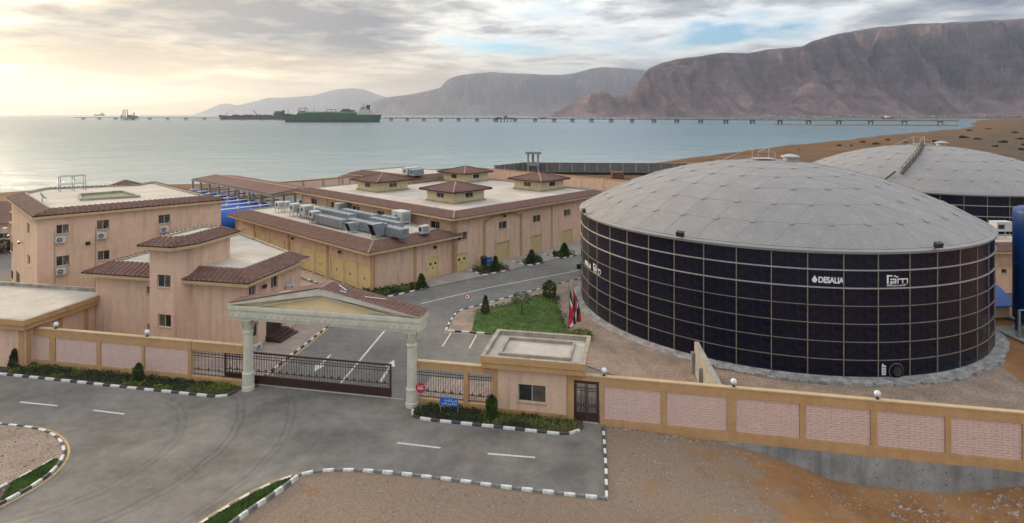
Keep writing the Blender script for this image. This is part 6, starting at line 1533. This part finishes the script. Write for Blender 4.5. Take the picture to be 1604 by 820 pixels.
for r, d, mm, nm in ((.33, .03, RED, 'rim'), (.245, .045, SIGNW, 'face')):
    m = MB(); n = 20; m.add([(x+r*math.cos(2*math.pi*k/n), y-d, zs2+r*math.sin(2*math.pi*k/n)) for k in range(n)]+[(x+r*math.cos(2*math.pi*k/n), y-.0, zs2+r*math.sin(2*math.pi*k/n)) for k in range(n)], [tuple(range(n)), tuple(range(2*n-1, n-1, -1))]+[(k, n+k, n+(k+1) % n, (k+1) % n) for k in range(n)]); obj(nm, m, mm, t)
m = MB(); m.v = [(x-.12+a, y-.05, zs2-.13+b) for a, b, _ in text2d('P', .36, .01).v]; m.f = text2d('P', .36, .01).f; m.beam((x-.2, y-.05, zs2+.2), (x+.2, y-.05, zs2-.2), .05, .02); obj('symbol', m, BLACK, t, kind='stuff')
x, y = gp(907, 436.5); t = thing('road_sign', 'dark back of a small rectangular road sign at the left edge of the tank', 'sign', (x, y, .06))
m = MB(); m.tube([(x, y, 0), (x, y, 1.5)], .03, 6); obj('post', m, STEEL, t); m = MB(); m.box(x-.3, x+.55, y-.05, y-.02, 1.15, 1.75); obj('board', m, BLACK, t)
s = hit(f0, 750.5)[0]; s2 = hit(f0, 764.5, -1.2)[0]
x, y = f0.p(s, -.9); t = thing('litter_bin', 'black litter bin standing at the foot of the hall front', 'bin', (x, y, .05))
m = MB(); m.lathe([(.34, .05), (.36, .1), (.42, 1.15), (.48, 1.16), (.48, 1.32), (.40, 1.36)], 12, (x, y)); obj('body', m, BLACK, t); m = MB(); m.lathe([(.46, 1.365), (.40, 1.48), (.12, 1.56)], 12, (x, y)); obj('lid', m, IRON, t)
t = thing('name_board', 'blue board with white writing standing against the hall beside the bin', 'sign', f0.p(s2, -1.2, .05))
for q in (-.55, .55): m = MB(); m.beam(f0.p(s2+q, -1.17, .05), f0.p(s2+q, -1.17, .9), .05); obj('post', m, STEEL, t)
m = MB(); m.box(s2-.75, s2+.75, -1.22, -1.19, .45, 1.3, f0); obj('board', m, SIGNB, t)
q = arabic(.15, 1.35, .4, .16, 5); obj('lettering', sheet2d(q, f0, s2-.75, -1.226, .45), SIGNW, t)
m = MB(); p = FF.p(fu(875, -.9), -.9); m.tube([(*p, 0), (*p, .42)], .05, 6); m.lathe([(.07, .42), (.09, .5), (.03, .56)], 8, p); props(obj('hydrant_tap', m, BLACK), 'small black standpipe in the planting bed before the guard room', 'standpipe', None, None)
# ================================================================ PLANTS
def leaves(n, pick, size, up=.3, seed=1):
    """n small leaf blades; pick(r) gives a point and its outward direction"""
    r = np.random.default_rng(seed); m = MB()
    for _ in range(n):
        p, d = pick(r); d = Vector(d)+Vector((r.normal(0, .55), r.normal(0, .55), r.normal(0, .4)+up)); d.normalize()
        s = d.cross(Vector((r.normal(), r.normal(), r.normal()))); s.normalize(); L_ = size*r.uniform(.6, 1.35); w = L_*r.uniform(.28, .45); p = Vector(p)
        m.add([p, p+d*L_*.5+s*w, p+d*L_, p+d*L_*.5-s*w], [(0, 1, 2, 3)])
    return m
def in_poly(pts, r):
    xs_ = [p[0] for p in pts]; ys_ = [p[1] for p in pts]
    while True:
        x, y = r.uniform(min(xs_), max(xs_)), r.uniform(min(ys_), max(ys_)); c = False
        for (x0, y0), (x1, y1) in zip(pts, pts[1:]+pts[:1]):
            if (y0 > y) != (y1 > y) and x < (x1-x0)*(y-y0)/(y1-y0)+x0: c = not c
        if c: return x, y
def bed(pts, z, n, size, lime, h=.22, seed=3):
    """ground cover: dark clumps with lime patches"""
    for nm, mm, keep in (('dark_ground_cover', LEAF_D, lambda k: k < lime), ('lime_ground_cover', LEAF_L, lambda k: k >= lime)):
        def pick(r):
            while True:
                x, y = in_poly(pts, r); k = float(vnoise(np.array(x*.75+seed), np.array(y*1.1), seed))
                if keep(k): break
            hh = h*(.35+.9*float(vnoise(np.array(x*3.1), np.array(y*3.1), 5)))
            return (x, y, z+r.uniform(0, hh)), (0, 0, 1)
        obj(nm, leaves(int(n*(.72 if nm[0] == 'd' else .28)), pick, size, .5, seed), mm, kind='stuff')
bed(offset([FF.p(-46, -1.62), FF.p(-26.7, -1.62), FF.p(-26.4, -.15), FF.p(-46, -.15)], -.02), .09, 9000, .11, .60, .30, 3)
bed([FF.p(-12.4, -1.62), FF.p(-1.8, -1.62), FF.p(-1.6, -.15), FF.p(-12.4, -.15)], .09, 7000, .10, .60, .26, 4)
for i, pts in enumerate((((565, 459), (572, 464.5), (600, 466), (640, 457), (672, 449.5), (662, 446), (600, 458)), ((738, 423), (757, 431), (798, 422.5), (782, 416.5)), ((817, 412.5), (828, 416), (851, 411.3), (842, 405.5)), ((865, 401), (878, 405), (901, 400.5), (890, 395.5)))):
    bed([gp(*p) for p in pts], .09, 2600 if i == 0 else 1100, .17, .62, .5, 8+i)
def grassy(name, pts, z, n, size, m_=LEAF_M, seed=2):
    obj(name, leaves(n, lambda r: ((*in_poly(pts, r), z), (0, 0, 1)), size, 1.2, seed), m_, kind='stuff')
GRASSB = mat('grass_blade', (.10, .165, .032), .7, .4, .7, col2=(.04, .08, .015))
grassy('lawn_grass', LAWN, .075, 26000, .055, GRASSB)
grassy('verge_grass', [gp(*p) for p in ((0, 788), (25, 775), (60, 755), (82, 737), (90, 722), (84, 722.5), (60, 737), (20, 758))], .085, 5000, .09, GRASSB)
grassy('verge_grass', [gp(*p) for p in ((462, 749), (430, 760), (400, 774), (360, 797), (318, 823), (300, 842), (330, 845), (372, 815), (405, 791), (440, 769))], .07, 6000, .09, GRASSB)
hedge = [gp(*p) for p in ((745, 491), (775, 483), (812, 474), (855, 462.5), (871, 467), (876, 492), (889.5, 517), (902, 530))]
m = MB(); r = np.random.default_rng(5); lm = MB()
for (a, b) in zip(hedge[:-1], hedge[1:]):
    n = int(dist(a, b)*45)
    for _ in range(n):
        q = r.uniform(); s_ = r.normal(0, .25); x, y = a[0]+(b[0]-a[0])*q+s_, a[1]+(b[1]-a[1])*q+s_*.6
        L_ = leaves(1, lambda rr: ((x, y, .07+r.uniform(0, .22)), (r.normal(), r.normal(), .5)), .15, .2, int(r.integers(1e6)))
        k = m if vnoise(np.array(x*.8), np.array(y*.8), 7) < .55 else lm
        k.add(L_.v, L_.f)
obj('low_hedge', m, LEAF_D, kind='stuff'); obj('low_hedge', lm, LEAF_L, kind='stuff')
def shrub(label, px, py, w, h, shape='cone', lm=LEAF_M, n=1300, size=.17, z=.08, seed=1, name='shrub', cat='shrub', at=None):
    x, y = at or gp(px, py, z); t = thing(name, label, cat, (x, y, z)); r0 = np.random.default_rng(seed+100)
    lump = [(r0.uniform(0, 6.28), r0.uniform(.1, .95), r0.uniform(.75, 1.18)) for _ in range(9)]
    def pick(r):
        q = r.uniform(.02, 1)**.9; a = r.uniform(0, 2*math.pi)
        if shape == 'cone': rad = w/2*(1-q)**.75*(1.05 if q > .12 else q/.12)
        elif shape == 'column': rad = w/2*min(1, (1-q)*4, .5+q*4)
        elif shape == 'umbrella': q = .5+.5*q; rad = w/2*math.sqrt(max(0, 1-((q-.72)/.29)**2))
        else: rad = w/2*math.sqrt(max(0, 1-(2*q-1)**2))
        f = 1.0
        for la, lq, lf in lump:
            d = abs((a-la+math.pi) % (2*math.pi)-math.pi)+2.2*abs(q-lq)
            if d < .8: f *= lf
        rad *= f*(.55+.45*math.sqrt(r.uniform()))
        return (x+rad*math.cos(a), y+rad*math.sin(a), z+h*q), (math.cos(a), math.sin(a), .3)
    obj('foliage', leaves(n, pick, size, .35, seed), lm, t)
    m = MB(); th = h*(.75 if shape != 'umbrella' else .6); m.tube([(x, y, z-.1), (x+.03, y, z+th*.5), (x, y+.02, z+th)], [.06*h/2+.02, .045*h/2+.015, .012], 6)
    for k in range(4): a = k*1.7; m.tube([(x, y, z+th*(.4+.12*k)), (x+.35*w*math.cos(a), y+.35*w*math.sin(a), z+th*(.65+.12*k))], [.025, .008], 5)
    obj('stem', m, BARK, t); return t
shrub('clipped green columnar shrub in the bed before the third wall panel left of the gate', 217, 601, .62, 1.45, 'column', LEAF_M, 1700, .12, seed=2)
shrub('loose brownish young shrub at the left end of the street wall bed', 22, 578, .75, 1.5, 'cone', LEAF_D, 700, .14, seed=3)
shrub('bright green columnar shrub in the bed beside the guard room window', 770, 657, .72, 1.55, 'column', LEAF_M, 2000, .12, seed=4)
shrub('small conical shrub in the bed before the annex corner', 660, 452, 1.25, 1.6, 'cone', LEAF_M, 1100, .2, seed=5)
shrub('small conical shrub in the bed beside the blue name board', 776, 424, 1.3, 1.75, 'cone', LEAF_M, 1100, .2, seed=6)
shrub('small conical shrub between the first and second garage doors', 833, 412, 1.5, 1.7, 'cone', LEAF_M, 1100, .2, seed=7)
shrub('small conical shrub before the farthest garage door', 884, 401, 1.5, 1.7, 'cone', LEAF_M, 1100, .22, seed=8)
shrub('rounded dense bush at the far corner of the lawn', 861, 466, 1.35, 1.8, 'column', LEAF_M, 1500, .16, seed=9)
shrub('slim upright shrub at the near left edge of the lawn', 760.5, 491, .8, 1.7, 'cone', LEAF_M, 900, .16, seed=10)
shrub('small open crowned young tree standing on the lawn', 817, 494, 2.0, 2.2, 'umbrella', LEAF_M, 650, .14, seed=11, name='young_tree', cat='tree')
shrub('low olive bush at the foot of the flagpoles', 910, 531, 2.0, .7, 'round', LEAF_L, 700, .17, seed=12)
shrub('dark green bush beside the low building at the left edge', 3, 395, 3.0, 1.6, 'round', LEAF_D, 900, .3, seed=13)
# desert bushes on the shore beyond the tanks
SCRUB = mat('desert_scrub', (.060, .058, .030), .9, .35, .3, col2=(.03, .03, .018))
def scrub_mesh(seed):
    r0 = np.random.default_rng(seed); cl = [(r0.uniform(-.8, .8), r0.uniform(-.6, .6), r0.uniform(.25, .6), r0.uniform(.35, .7)) for _ in range(6)]
    def pick(r):
        c = cl[r.integers(6)]; d = Vector((r.normal(), r.normal(), abs(r.normal()))); d.normalize(); q = r.uniform(.5, 1)**.5
        return (c[0]+d.x*c[3]*q, c[1]+d.y*c[3]*q, d.z*c[2]*1.3*q), d
    return mesh_of('desert_shrub', leaves(420, pick, .24, .2, seed), SCRUB)
SM = [scrub_mesh(k) for k in (1, 2, 3)]
big = {(1372, 226): 'round dark bush on the shore left of the second dome top', (1509, 217): 'largest dark bush on the shore right of the second dome top', (1571, 224): 'wide dark bush on the shore near the right picture edge',
       (1465, 223): 'dark bush on the shore just right of the second dome platform', (1391, 219.5): 'low shrub up the shore behind the round dark bush', (1350, 222.5): 'low shrub on the shore just left of the round dark bush',
       (1532, 219.5): 'low shrub just right of the largest dark bush on the shore', (1559, 230): 'small shrub below the wide dark bush near the right edge', (1418, 224.5): 'small shrub behind the vent of the second dome',
       (1315, 228): 'left one of two small shrubs on the sand left of the second dome', (1334, 228): 'right one of two small shrubs on the sand left of the second dome', (1250, 234): 'tiny lone shrub on the sand just above the near dome',
       (1590, 210): 'shrub high up the shore above the wide dark bush at right', (1600, 235): 'lowest shrub at the right picture edge over the second dome', (1520, 205): 'left one of two far shrubs high on the shore above the largest bush',
       (1548, 203): 'right one of two far shrubs high on the shore above the largest bush', (1598, 219): 'shrub at the right picture edge level with the largest bush', (1480, 228): 'small shrub at the edge of the second dome right of its platform', (1605, 228): 'shrub cut by the right picture edge beside the wide dark bush'}
spots = [(1372, 226, 5.6), (1391, 219.5, 5), (1350, 222.5, 5), (1465, 223, 6.5), (1509, 217, 8.5), (1532, 219.5, 6), (1571, 224, 7), (1559, 230, 4.5), (1418, 224.5, 3.6), (1315, 228, 4), (1334, 228, 3), (1250, 234, 2.2), (1590, 210, 7), (1600, 235, 5), (1520, 205, 8), (1548, 203, 9), (1598, 219, 6), (1480, 228, 3), (1605, 228, 5)]
for k, (px, py, w) in enumerate(spots):
    x, y = gp(px, py, 0.2); z = float(terrain(np.array([x]), np.array([y]))[0])-.05
    o = bpy.data.objects.new('desert_shrub', SM[k % 3]); COL.objects.link(o); o.location = (x, y, z); o.scale = (w/2.6, w/2.6, w/3.0); o.rotation_euler = (0, 0, k*1.3)
    props(o, big.get((px, py), 'low dark shrub among others on the dry shore beyond the tanks'), 'shrub', 'desert shrubs on the shore')
# ---- stones
m = MB(); r = np.random.default_rng(9)
def stone(m, x, y, z, s, r):
    b = len(m.v); P = []
    for k in range(5): a = 2*math.pi*k/5+r.uniform(-.4, .4); q = s*r.uniform(.6, 1.1); P.append((x+q*math.cos(a), y+q*math.sin(a)*.8, z-.2*s))
    P.append((x+r.uniform(-.3, .3)*s, y+r.uniform(-.3, .3)*s, z+s*r.uniform(.35, .8))); m.add(P, [(k, (k+1) % 5, 5) for k in range(5)])
pts = []
N = 52000; X = r.uniform(-14, 34, N); Y = r.uniform(27, 43, N)
U = (X-FF.o[0])*FF.u[0]+(Y-FF.o[1])*FF.u[1]; V = (X-FF.o[0])*FF.n[0]+(Y-FF.o[1])*FF.n[1]
roadp = [gp(*p) for p in bottom]
ok = np.zeros(N, bool)
edge_y = np.interp(X, [p[0] for p in roadp[::-1]][0:], [p[1] for p in roadp[::-1]])
ok = ((X < 4.6) & (Y < edge_y-.3) & (X > -11)) | ((X > 5.2) & (V < -.15))
X, Y, U, V = X[ok], Y[ok], U[ok], V[ok]; Z = terrain(X, Y); S = np.exp(r.normal(-3.5, .55, len(X)))
cl = fbm(X*.5, Y*.5, 3, 31); keep = r.uniform(size=len(X)) < np.clip((cl-.3)*2.6, .15, 1)
ST = mat('field_stone', (.36, .30, .25), .95, .2, 7, .4, 8, fine=.3, fscale=3, col2=(.11, .085, .07))
for x, y, z, s in zip(X[keep], Y[keep], Z[keep], S[keep]): stone(m, float(x), float(y), float(z), float(min(s, .13)), r)
obj('gravel_stones', m, ST, kind='stuff')
m = MB()
for _ in range(260):
    u, v = r.uniform(16, 30), -abs(r.normal(0, 2.4))-.3; x, y = FF.p(u, v); z = float(terrain(np.array([x]), np.array([y]))[0]); stone(m, x, y, z, r.uniform(.06, .26)*(1 if v < -1 else .8), r)
for _ in range(70):
    u, v = r.uniform(.3, 7), -abs(r.normal(0, .35))-.12; x, y = FF.p(u, v); z = float(terrain(np.array([x]), np.array([y]))[0]); stone(m, x, y, z, r.uniform(.05, .2), r)
obj('rubble', m, ST, kind='stuff')
m = MB(); ctr = [(p[0], p[1]) for p in ISL]
for _ in range(1600):
    x, y = in_poly(ctr, r)
    if FF.loc(x, y)[0] < -60: continue
    stone(m, x, y, .075, float(min(np.exp(r.normal(-3.2, .5)), .16)), r)
obj('island_stones', m, ST, kind='stuff')
m = MB()
for _ in range(9000):
    x, y = in_poly(YARDG, r)
    if y > 62 or math.hypot(x-T1C[0], y-T1C[1]) < TR+1: continue
    stone(m, x, y, .06, float(min(np.exp(r.normal(-3.1, .4)), .12)), r)
obj('yard_stones', m, ST, kind='stuff')
# ================================================================ OUT AT SEA
JET = mat('jetty_concrete', (.13, .13, .13), .9, .15, .05)
t = thing('jetty', 'long pipe jetty on piles running right across the bay', 'jetty', (0, 0, 0))
JP = [(-1882, 2600), (-1250, 2380), (-444, 2079), (100, 1812), (604, 1434), (900, 1215)]
m = MB()
for i, (a, b) in enumerate(zip(JP[:-1], JP[1:])):
    fr = seg(a, b); L_ = dist(a, b)
    d = MB(); d.box(0, L_, -5, 5, 6.6, 8.4, fr); obj('deck', d, JET, t)
    if i >= 2: d = MB(); d.box(0, L_, -3, -2, 10.4, 11.2, fr); d.box(0, L_, 2, 3, 10.4, 11.2, fr); obj('pipe_rack', d, STEEL, t, kind='stuff')
bm = MB(); bm.box(-5.5, 5.5, -5, 5, 4.6, 6.55)
for x in (-4, 4):
    for y in (-3.5, 3.5): bm.tube([(x, y, -3), (x*.8, y, 4.6)], 1.0, 6)
bme = mesh_of('pile_bent', bm, JET); rm = MB(); rm.box(-.5, .5, -3.4, 3.4, 8.4, 10.4); rme = mesh_of('rack_post', rm, STEEL)
for i, (a, b) in enumerate(zip(JP[:-1], JP[1:])):
    fr = seg(a, b); L_ = dist(a, b); n = int(round(L_/(95 if i < 2 else 66)))
    for k in range(n): inst('pile_bent', bme, t, fr.p((k+.5)*L_/n, 0, 0), fr.a)
    if i >= 2:
        for k in range(n*3): inst('rack_post', rme, t, fr.p((k+.5)*L_/n/3, 0, 0), fr.a)
def platform(px, Y, w, d, label, arms=()):
    x = (px-802)/FPX*Y; t = thing('jetty_platform', label, 'platform', (x, Y, 0)); m = MB(); m.box(x-w/2, x+w/2, Y-d/2, Y+d/2, 5.6, 8.6); obj('deck', m, JET, t)
    m = MB()
    for k in range(7):
        for y in (-d*.4, d*.4): q = x-w/2+w*(k+.5)/7; m.tube([(q, Y+y, -3), (q, Y+y, 5.6)], 1.3, 6)
    obj('piles', m, JET, t, kind='stuff')
    for dx, h, wd in arms:
        m = MB(); m.box(x+dx-wd/2, x+dx+wd/2, Y-wd/2, Y+wd/2, 8.6, 8.6+h); obj('loading_arm', m, JET, t)
    return t
platform(203, 2490, 62, 30, 'loading platform with tall arms near the far end of the jetty', ((-27, 32, 2.2), (-19, 34, 2.2), (-9, 33, 2.2), (-34, 10, 3), (2, 10, 14), (18, 20, 3), (24, 6, 12)))
platform(790, 1890, 74, 26, 'low platform on piles half way along the jetty', ((-18, 4, 16), (4, 7, 12), (22, 3, 14)))
def loft(m, secs):
    n = len(secs[0]); return m.add([p for s in secs for p in s], [(i*n+k, (i+1)*n+k, (i+1)*n+k+1, i*n+k+1) for i in range(len(secs)-1) for k in range(n-1)]+[tuple(range(n)), tuple(range((len(secs)-1)*n, len(secs)*n))[::-1]])
HGREEN = mat('green_hull_paint', (.05, .125, .062), .6, .12, .05, col2=(.04, .09, .05)); HDARK = mat('dark_hull_paint', (.055, .06, .065), .7, .15, .05); HRED = mat('red_boot_paint', (.13, .045, .035), .8, .1, .05); HWHITE = mat('ship_white', (.52, .52, .50), .6, .08, .1)
def hull(m, L_, B_, z0, z1, bow=.12, stern=.1, rake=6):
    S = []
    for q in np.linspace(0, 1, 17):
        w = B_/2*min(1, (q/bow)**.6 if q < bow else 1, ((1-q)/stern)**.5*.85+.15 if q > 1-stern else 1); w = max(w, .4); x = q*L_
        xt = x-rake*(1-q/.2) if q < .2 else x+(rake*.7*(q-.85)/.15 if q > .85 else 0); sh = z1+(3 if q < .12 else 0)
        S.append([(x+(2 if q < .1 else 0), -w*.92, z0), (xt, -w, sh), (xt, w, sh), (x, w*.92, z0), (x, -w*.92, z0)])
    return loft(m, S)
def ship(label, name, x, Y, L_, B_, z1, hm, rot=0):
    t = thing(name, label, 'ship', (x, Y, -2), rot); m = MB(); hull(m, L_, B_, 1.6, z1, rake=8); inst('hull', mesh_of('hull', m, hm), t); m = MB(); hull(m, L_-2, B_-.6, -4, 1.62, rake=0); inst('boot_top', mesh_of('boot_top', m, HRED), t); return t
def part_in(t, name, mb, m_, kind=None): o = inst(name, mesh_of(name, mb, m_), t); props(o, kind=kind); return o
g = ship('long green gas carrier ship moored at the jetty in the middle of the bay', 'gas_carrier', -676, 1800, 282, 44, 22, HGREEN, -.02)
m = MB(); S = [[(x, -w, 21.5), (x+2, -w, z-4), (x+3, -w+7, z), (x+3, w-7, z), (x+2, w, z-4), (x, w, 21.5), (x, -w, 21.5)] for x, w, z in ((32, 12, 25), (40, 17, 30), (70, 18, 31), (140, 18, 31), (205, 18, 31), (216, 14, 27))]; loft(m, S); part_in(g, 'trunk_deck', m, HGREEN)
for x, h in ((8, 38), (38, 41), (60, 45), (86, 43), (124, 41), (172, 40)): m = MB(); m.tube([(x, 0, 22), (x, 0, h+2)], [.9, .5], 5); part_in(g, 'mast', m, HGREEN if x > 50 else HDARK)
for x0, x1, z in ((42, 66, 41), (124, 152, 37)): m = MB(); m.tube([(x0, 0, 29), (x0, 0, z), (x1, 0, z), (x1, 0, 29)], 1.0, 5); part_in(g, 'vent_pipe', m, HGREEN)
for x0, x1, z0, z1 in ((168, 206, 31, 36), (174, 192, 36, 39), (44, 58, 31, 34)): m = MB(); m.box(x0, x1, -8, 8, z0, z1); part_in(g, 'deck_house', m, HGREEN)
for x0, x1, w, z0, z1 in ((220, 256, 20, 22, 30), (226, 252, 17, 30, 37), (229, 246, 15, 37, 43), (232, 240, 21, 43, 46)): m = MB(); m.box(x0, x1, -w, w, z0, z1); part_in(g, 'superstructure', m, HWHITE)
m = MB(); S = [[(248+4*math.cos(a)*k, 5*math.sin(a)*k, z) for a in np.linspace(0, 2*math.pi, 13)] for z, k in ((30, 1.2), (44, 1.2), (45, 1.5), (51, 1.5))]; loft(m, S); part_in(g, 'funnel', m, HDARK)
m = MB(); m.tube([(234, 0, 46), (234, 0, 55)], .7, 5); m.beam((230, 0, 52), (238, 0, 52), .6); part_in(g, 'radar_mast', m, RUST, 'stuff')
for x in (118, 128, 138, 150): m = MB(); m.box(x, x+4, -19, -15, 22, 28); m.tube([(x+2, -17, 28), (x+6, -17, 33)], .8, 5); part_in(g, 'manifold_crane', m, RUST, 'stuff')
m = MB()
for k in range(26): x = 30+k*8.5; m.box(x, x+RNG.uniform(2, 5), -22.4, -21.8, 2.5, RNG.uniform(5, 8))
part_in(g, 'fender_row', m, HDARK, 'stuff')
k = ship('dark laden tanker ship lying beyond the green carrier on its left', 'tanker_ship', -1335, 2760, 315, 46, 17, HDARK)
for x0, x1, w, z0, z1 in ((250, 282, 18, 17, 30), (255, 276, 15, 30, 38)): m = MB(); m.box(x0, x1, -w, w, z0, z1); part_in(k, 'superstructure', m, HDARK)
m = MB(); m.box(284, 293, -5, 5, 17, 42); part_in(k, 'funnel', m, BLACK)
m = MB(); m.beam((168, 0, 20), (152, 0, 43), 2.2); m.tube([(168, 0, 17), (168, 0, 27)], 2.0, 6); part_in(k, 'crane', m, HDARK, 'stuff')
m = MB(); m.tube([(28, 0, 17), (28, 0, 36)], .7, 5); m.tube([(70, 0, 17), (70, 0, 32)], .6, 5); m.tube([(124, 0, 17), (124, 0, 30)], .6, 5); part_in(k, 'mast', m, HDARK, 'stuff')
m = MB()
for q in range(14): x = 60+q*13; m.box(x, x+RNG.uniform(5, 10), -10, 10, 17, 17+RNG.uniform(2, 6))
part_in(k, 'deck_gear', m, HDARK, 'stuff')
f = ship('tiny pale cargo ship on the horizon at the left', 'distant_ship', (148-802)/FPX*11000, 11000, 190, 30, 26, HDARK)
m = MB(); m.box(120, 160, -12, 12, 26, 46); m.box(130, 150, -10, 10, 46, 56); part_in(f, 'superstructure', m, HDARK)
b = ship('small boat with a cabin beyond the jetty in mid bay', 'work_boat', (845-802)/FPX*3300, 3300, 38, 12, 7, HDARK); m = MB(); m.box(12, 26, -5, 5, 7, 15); m.tube([(20, 0, 15), (20, 0, 20)], .7, 5); part_in(b, 'cabin', m, HWHITE)
b = ship('small red hulled boat near the far shore at the right', 'red_boat', (1382-802)/FPX*3000, 3000, 60, 14, 7, RED); m = MB(); m.box(18, 34, -6, 6, 7, 16); part_in(b, 'cabin', m, HWHITE)
# sand bar under the right end of the jetty
m = MB(); SB = [gp(1210, 195.4, -2), gp(1300, 195.2, -2), gp(1400, 195.6, -2), gp(1500, 195.2, -2), gp(1500, 197.2, -2), gp(1400, 197, -2), gp(1300, 196.8, -2), gp(1212, 196, -2)]
SANDB = mat('wet_sand', (.17, .11, .065), .9, .2, .05)
m.poly([(*p, -1.4) for p in SB]); obj('sand_bar', m, SANDB, kind='structure')
# far town at the mountain foot
TOWN = mat('town_wall', (.40, .34, .28), .9, .2, .02, col2=(.2, .16, .14)); m = MB(); r = np.random.default_rng(4)
for _ in range(230):
    px = r.uniform(1190, 1500); Y = r.uniform(4300, 4900); x = (px-802)/FPX*Y
    if px < 1240 and r.random() < .4: continue
    w, h = r.uniform(8, 26), r.uniform(4, 11); z = float(terrain(np.array([x]), np.array([Y]))[0])
    if z < -1.5: continue
    m.box(x-w/2, x+w/2, Y-6, Y+6, z-1, z+h)
if m.v: obj('distant_town', m, TOWN, kind='stuff')
m = MB()
for _ in range(260):
    px = r.uniform(1150, 1600); Y = r.uniform(3900, 4800); x = (px-802)/FPX*Y; z = float(terrain(np.array([x]), np.array([Y]))[0])
    if z < -1.5: continue
    s = r.uniform(4, 13); stone(m, x, Y, z+s*.2, s, r)
if m.v: obj('distant_trees', m, SCRUB, kind='stuff')
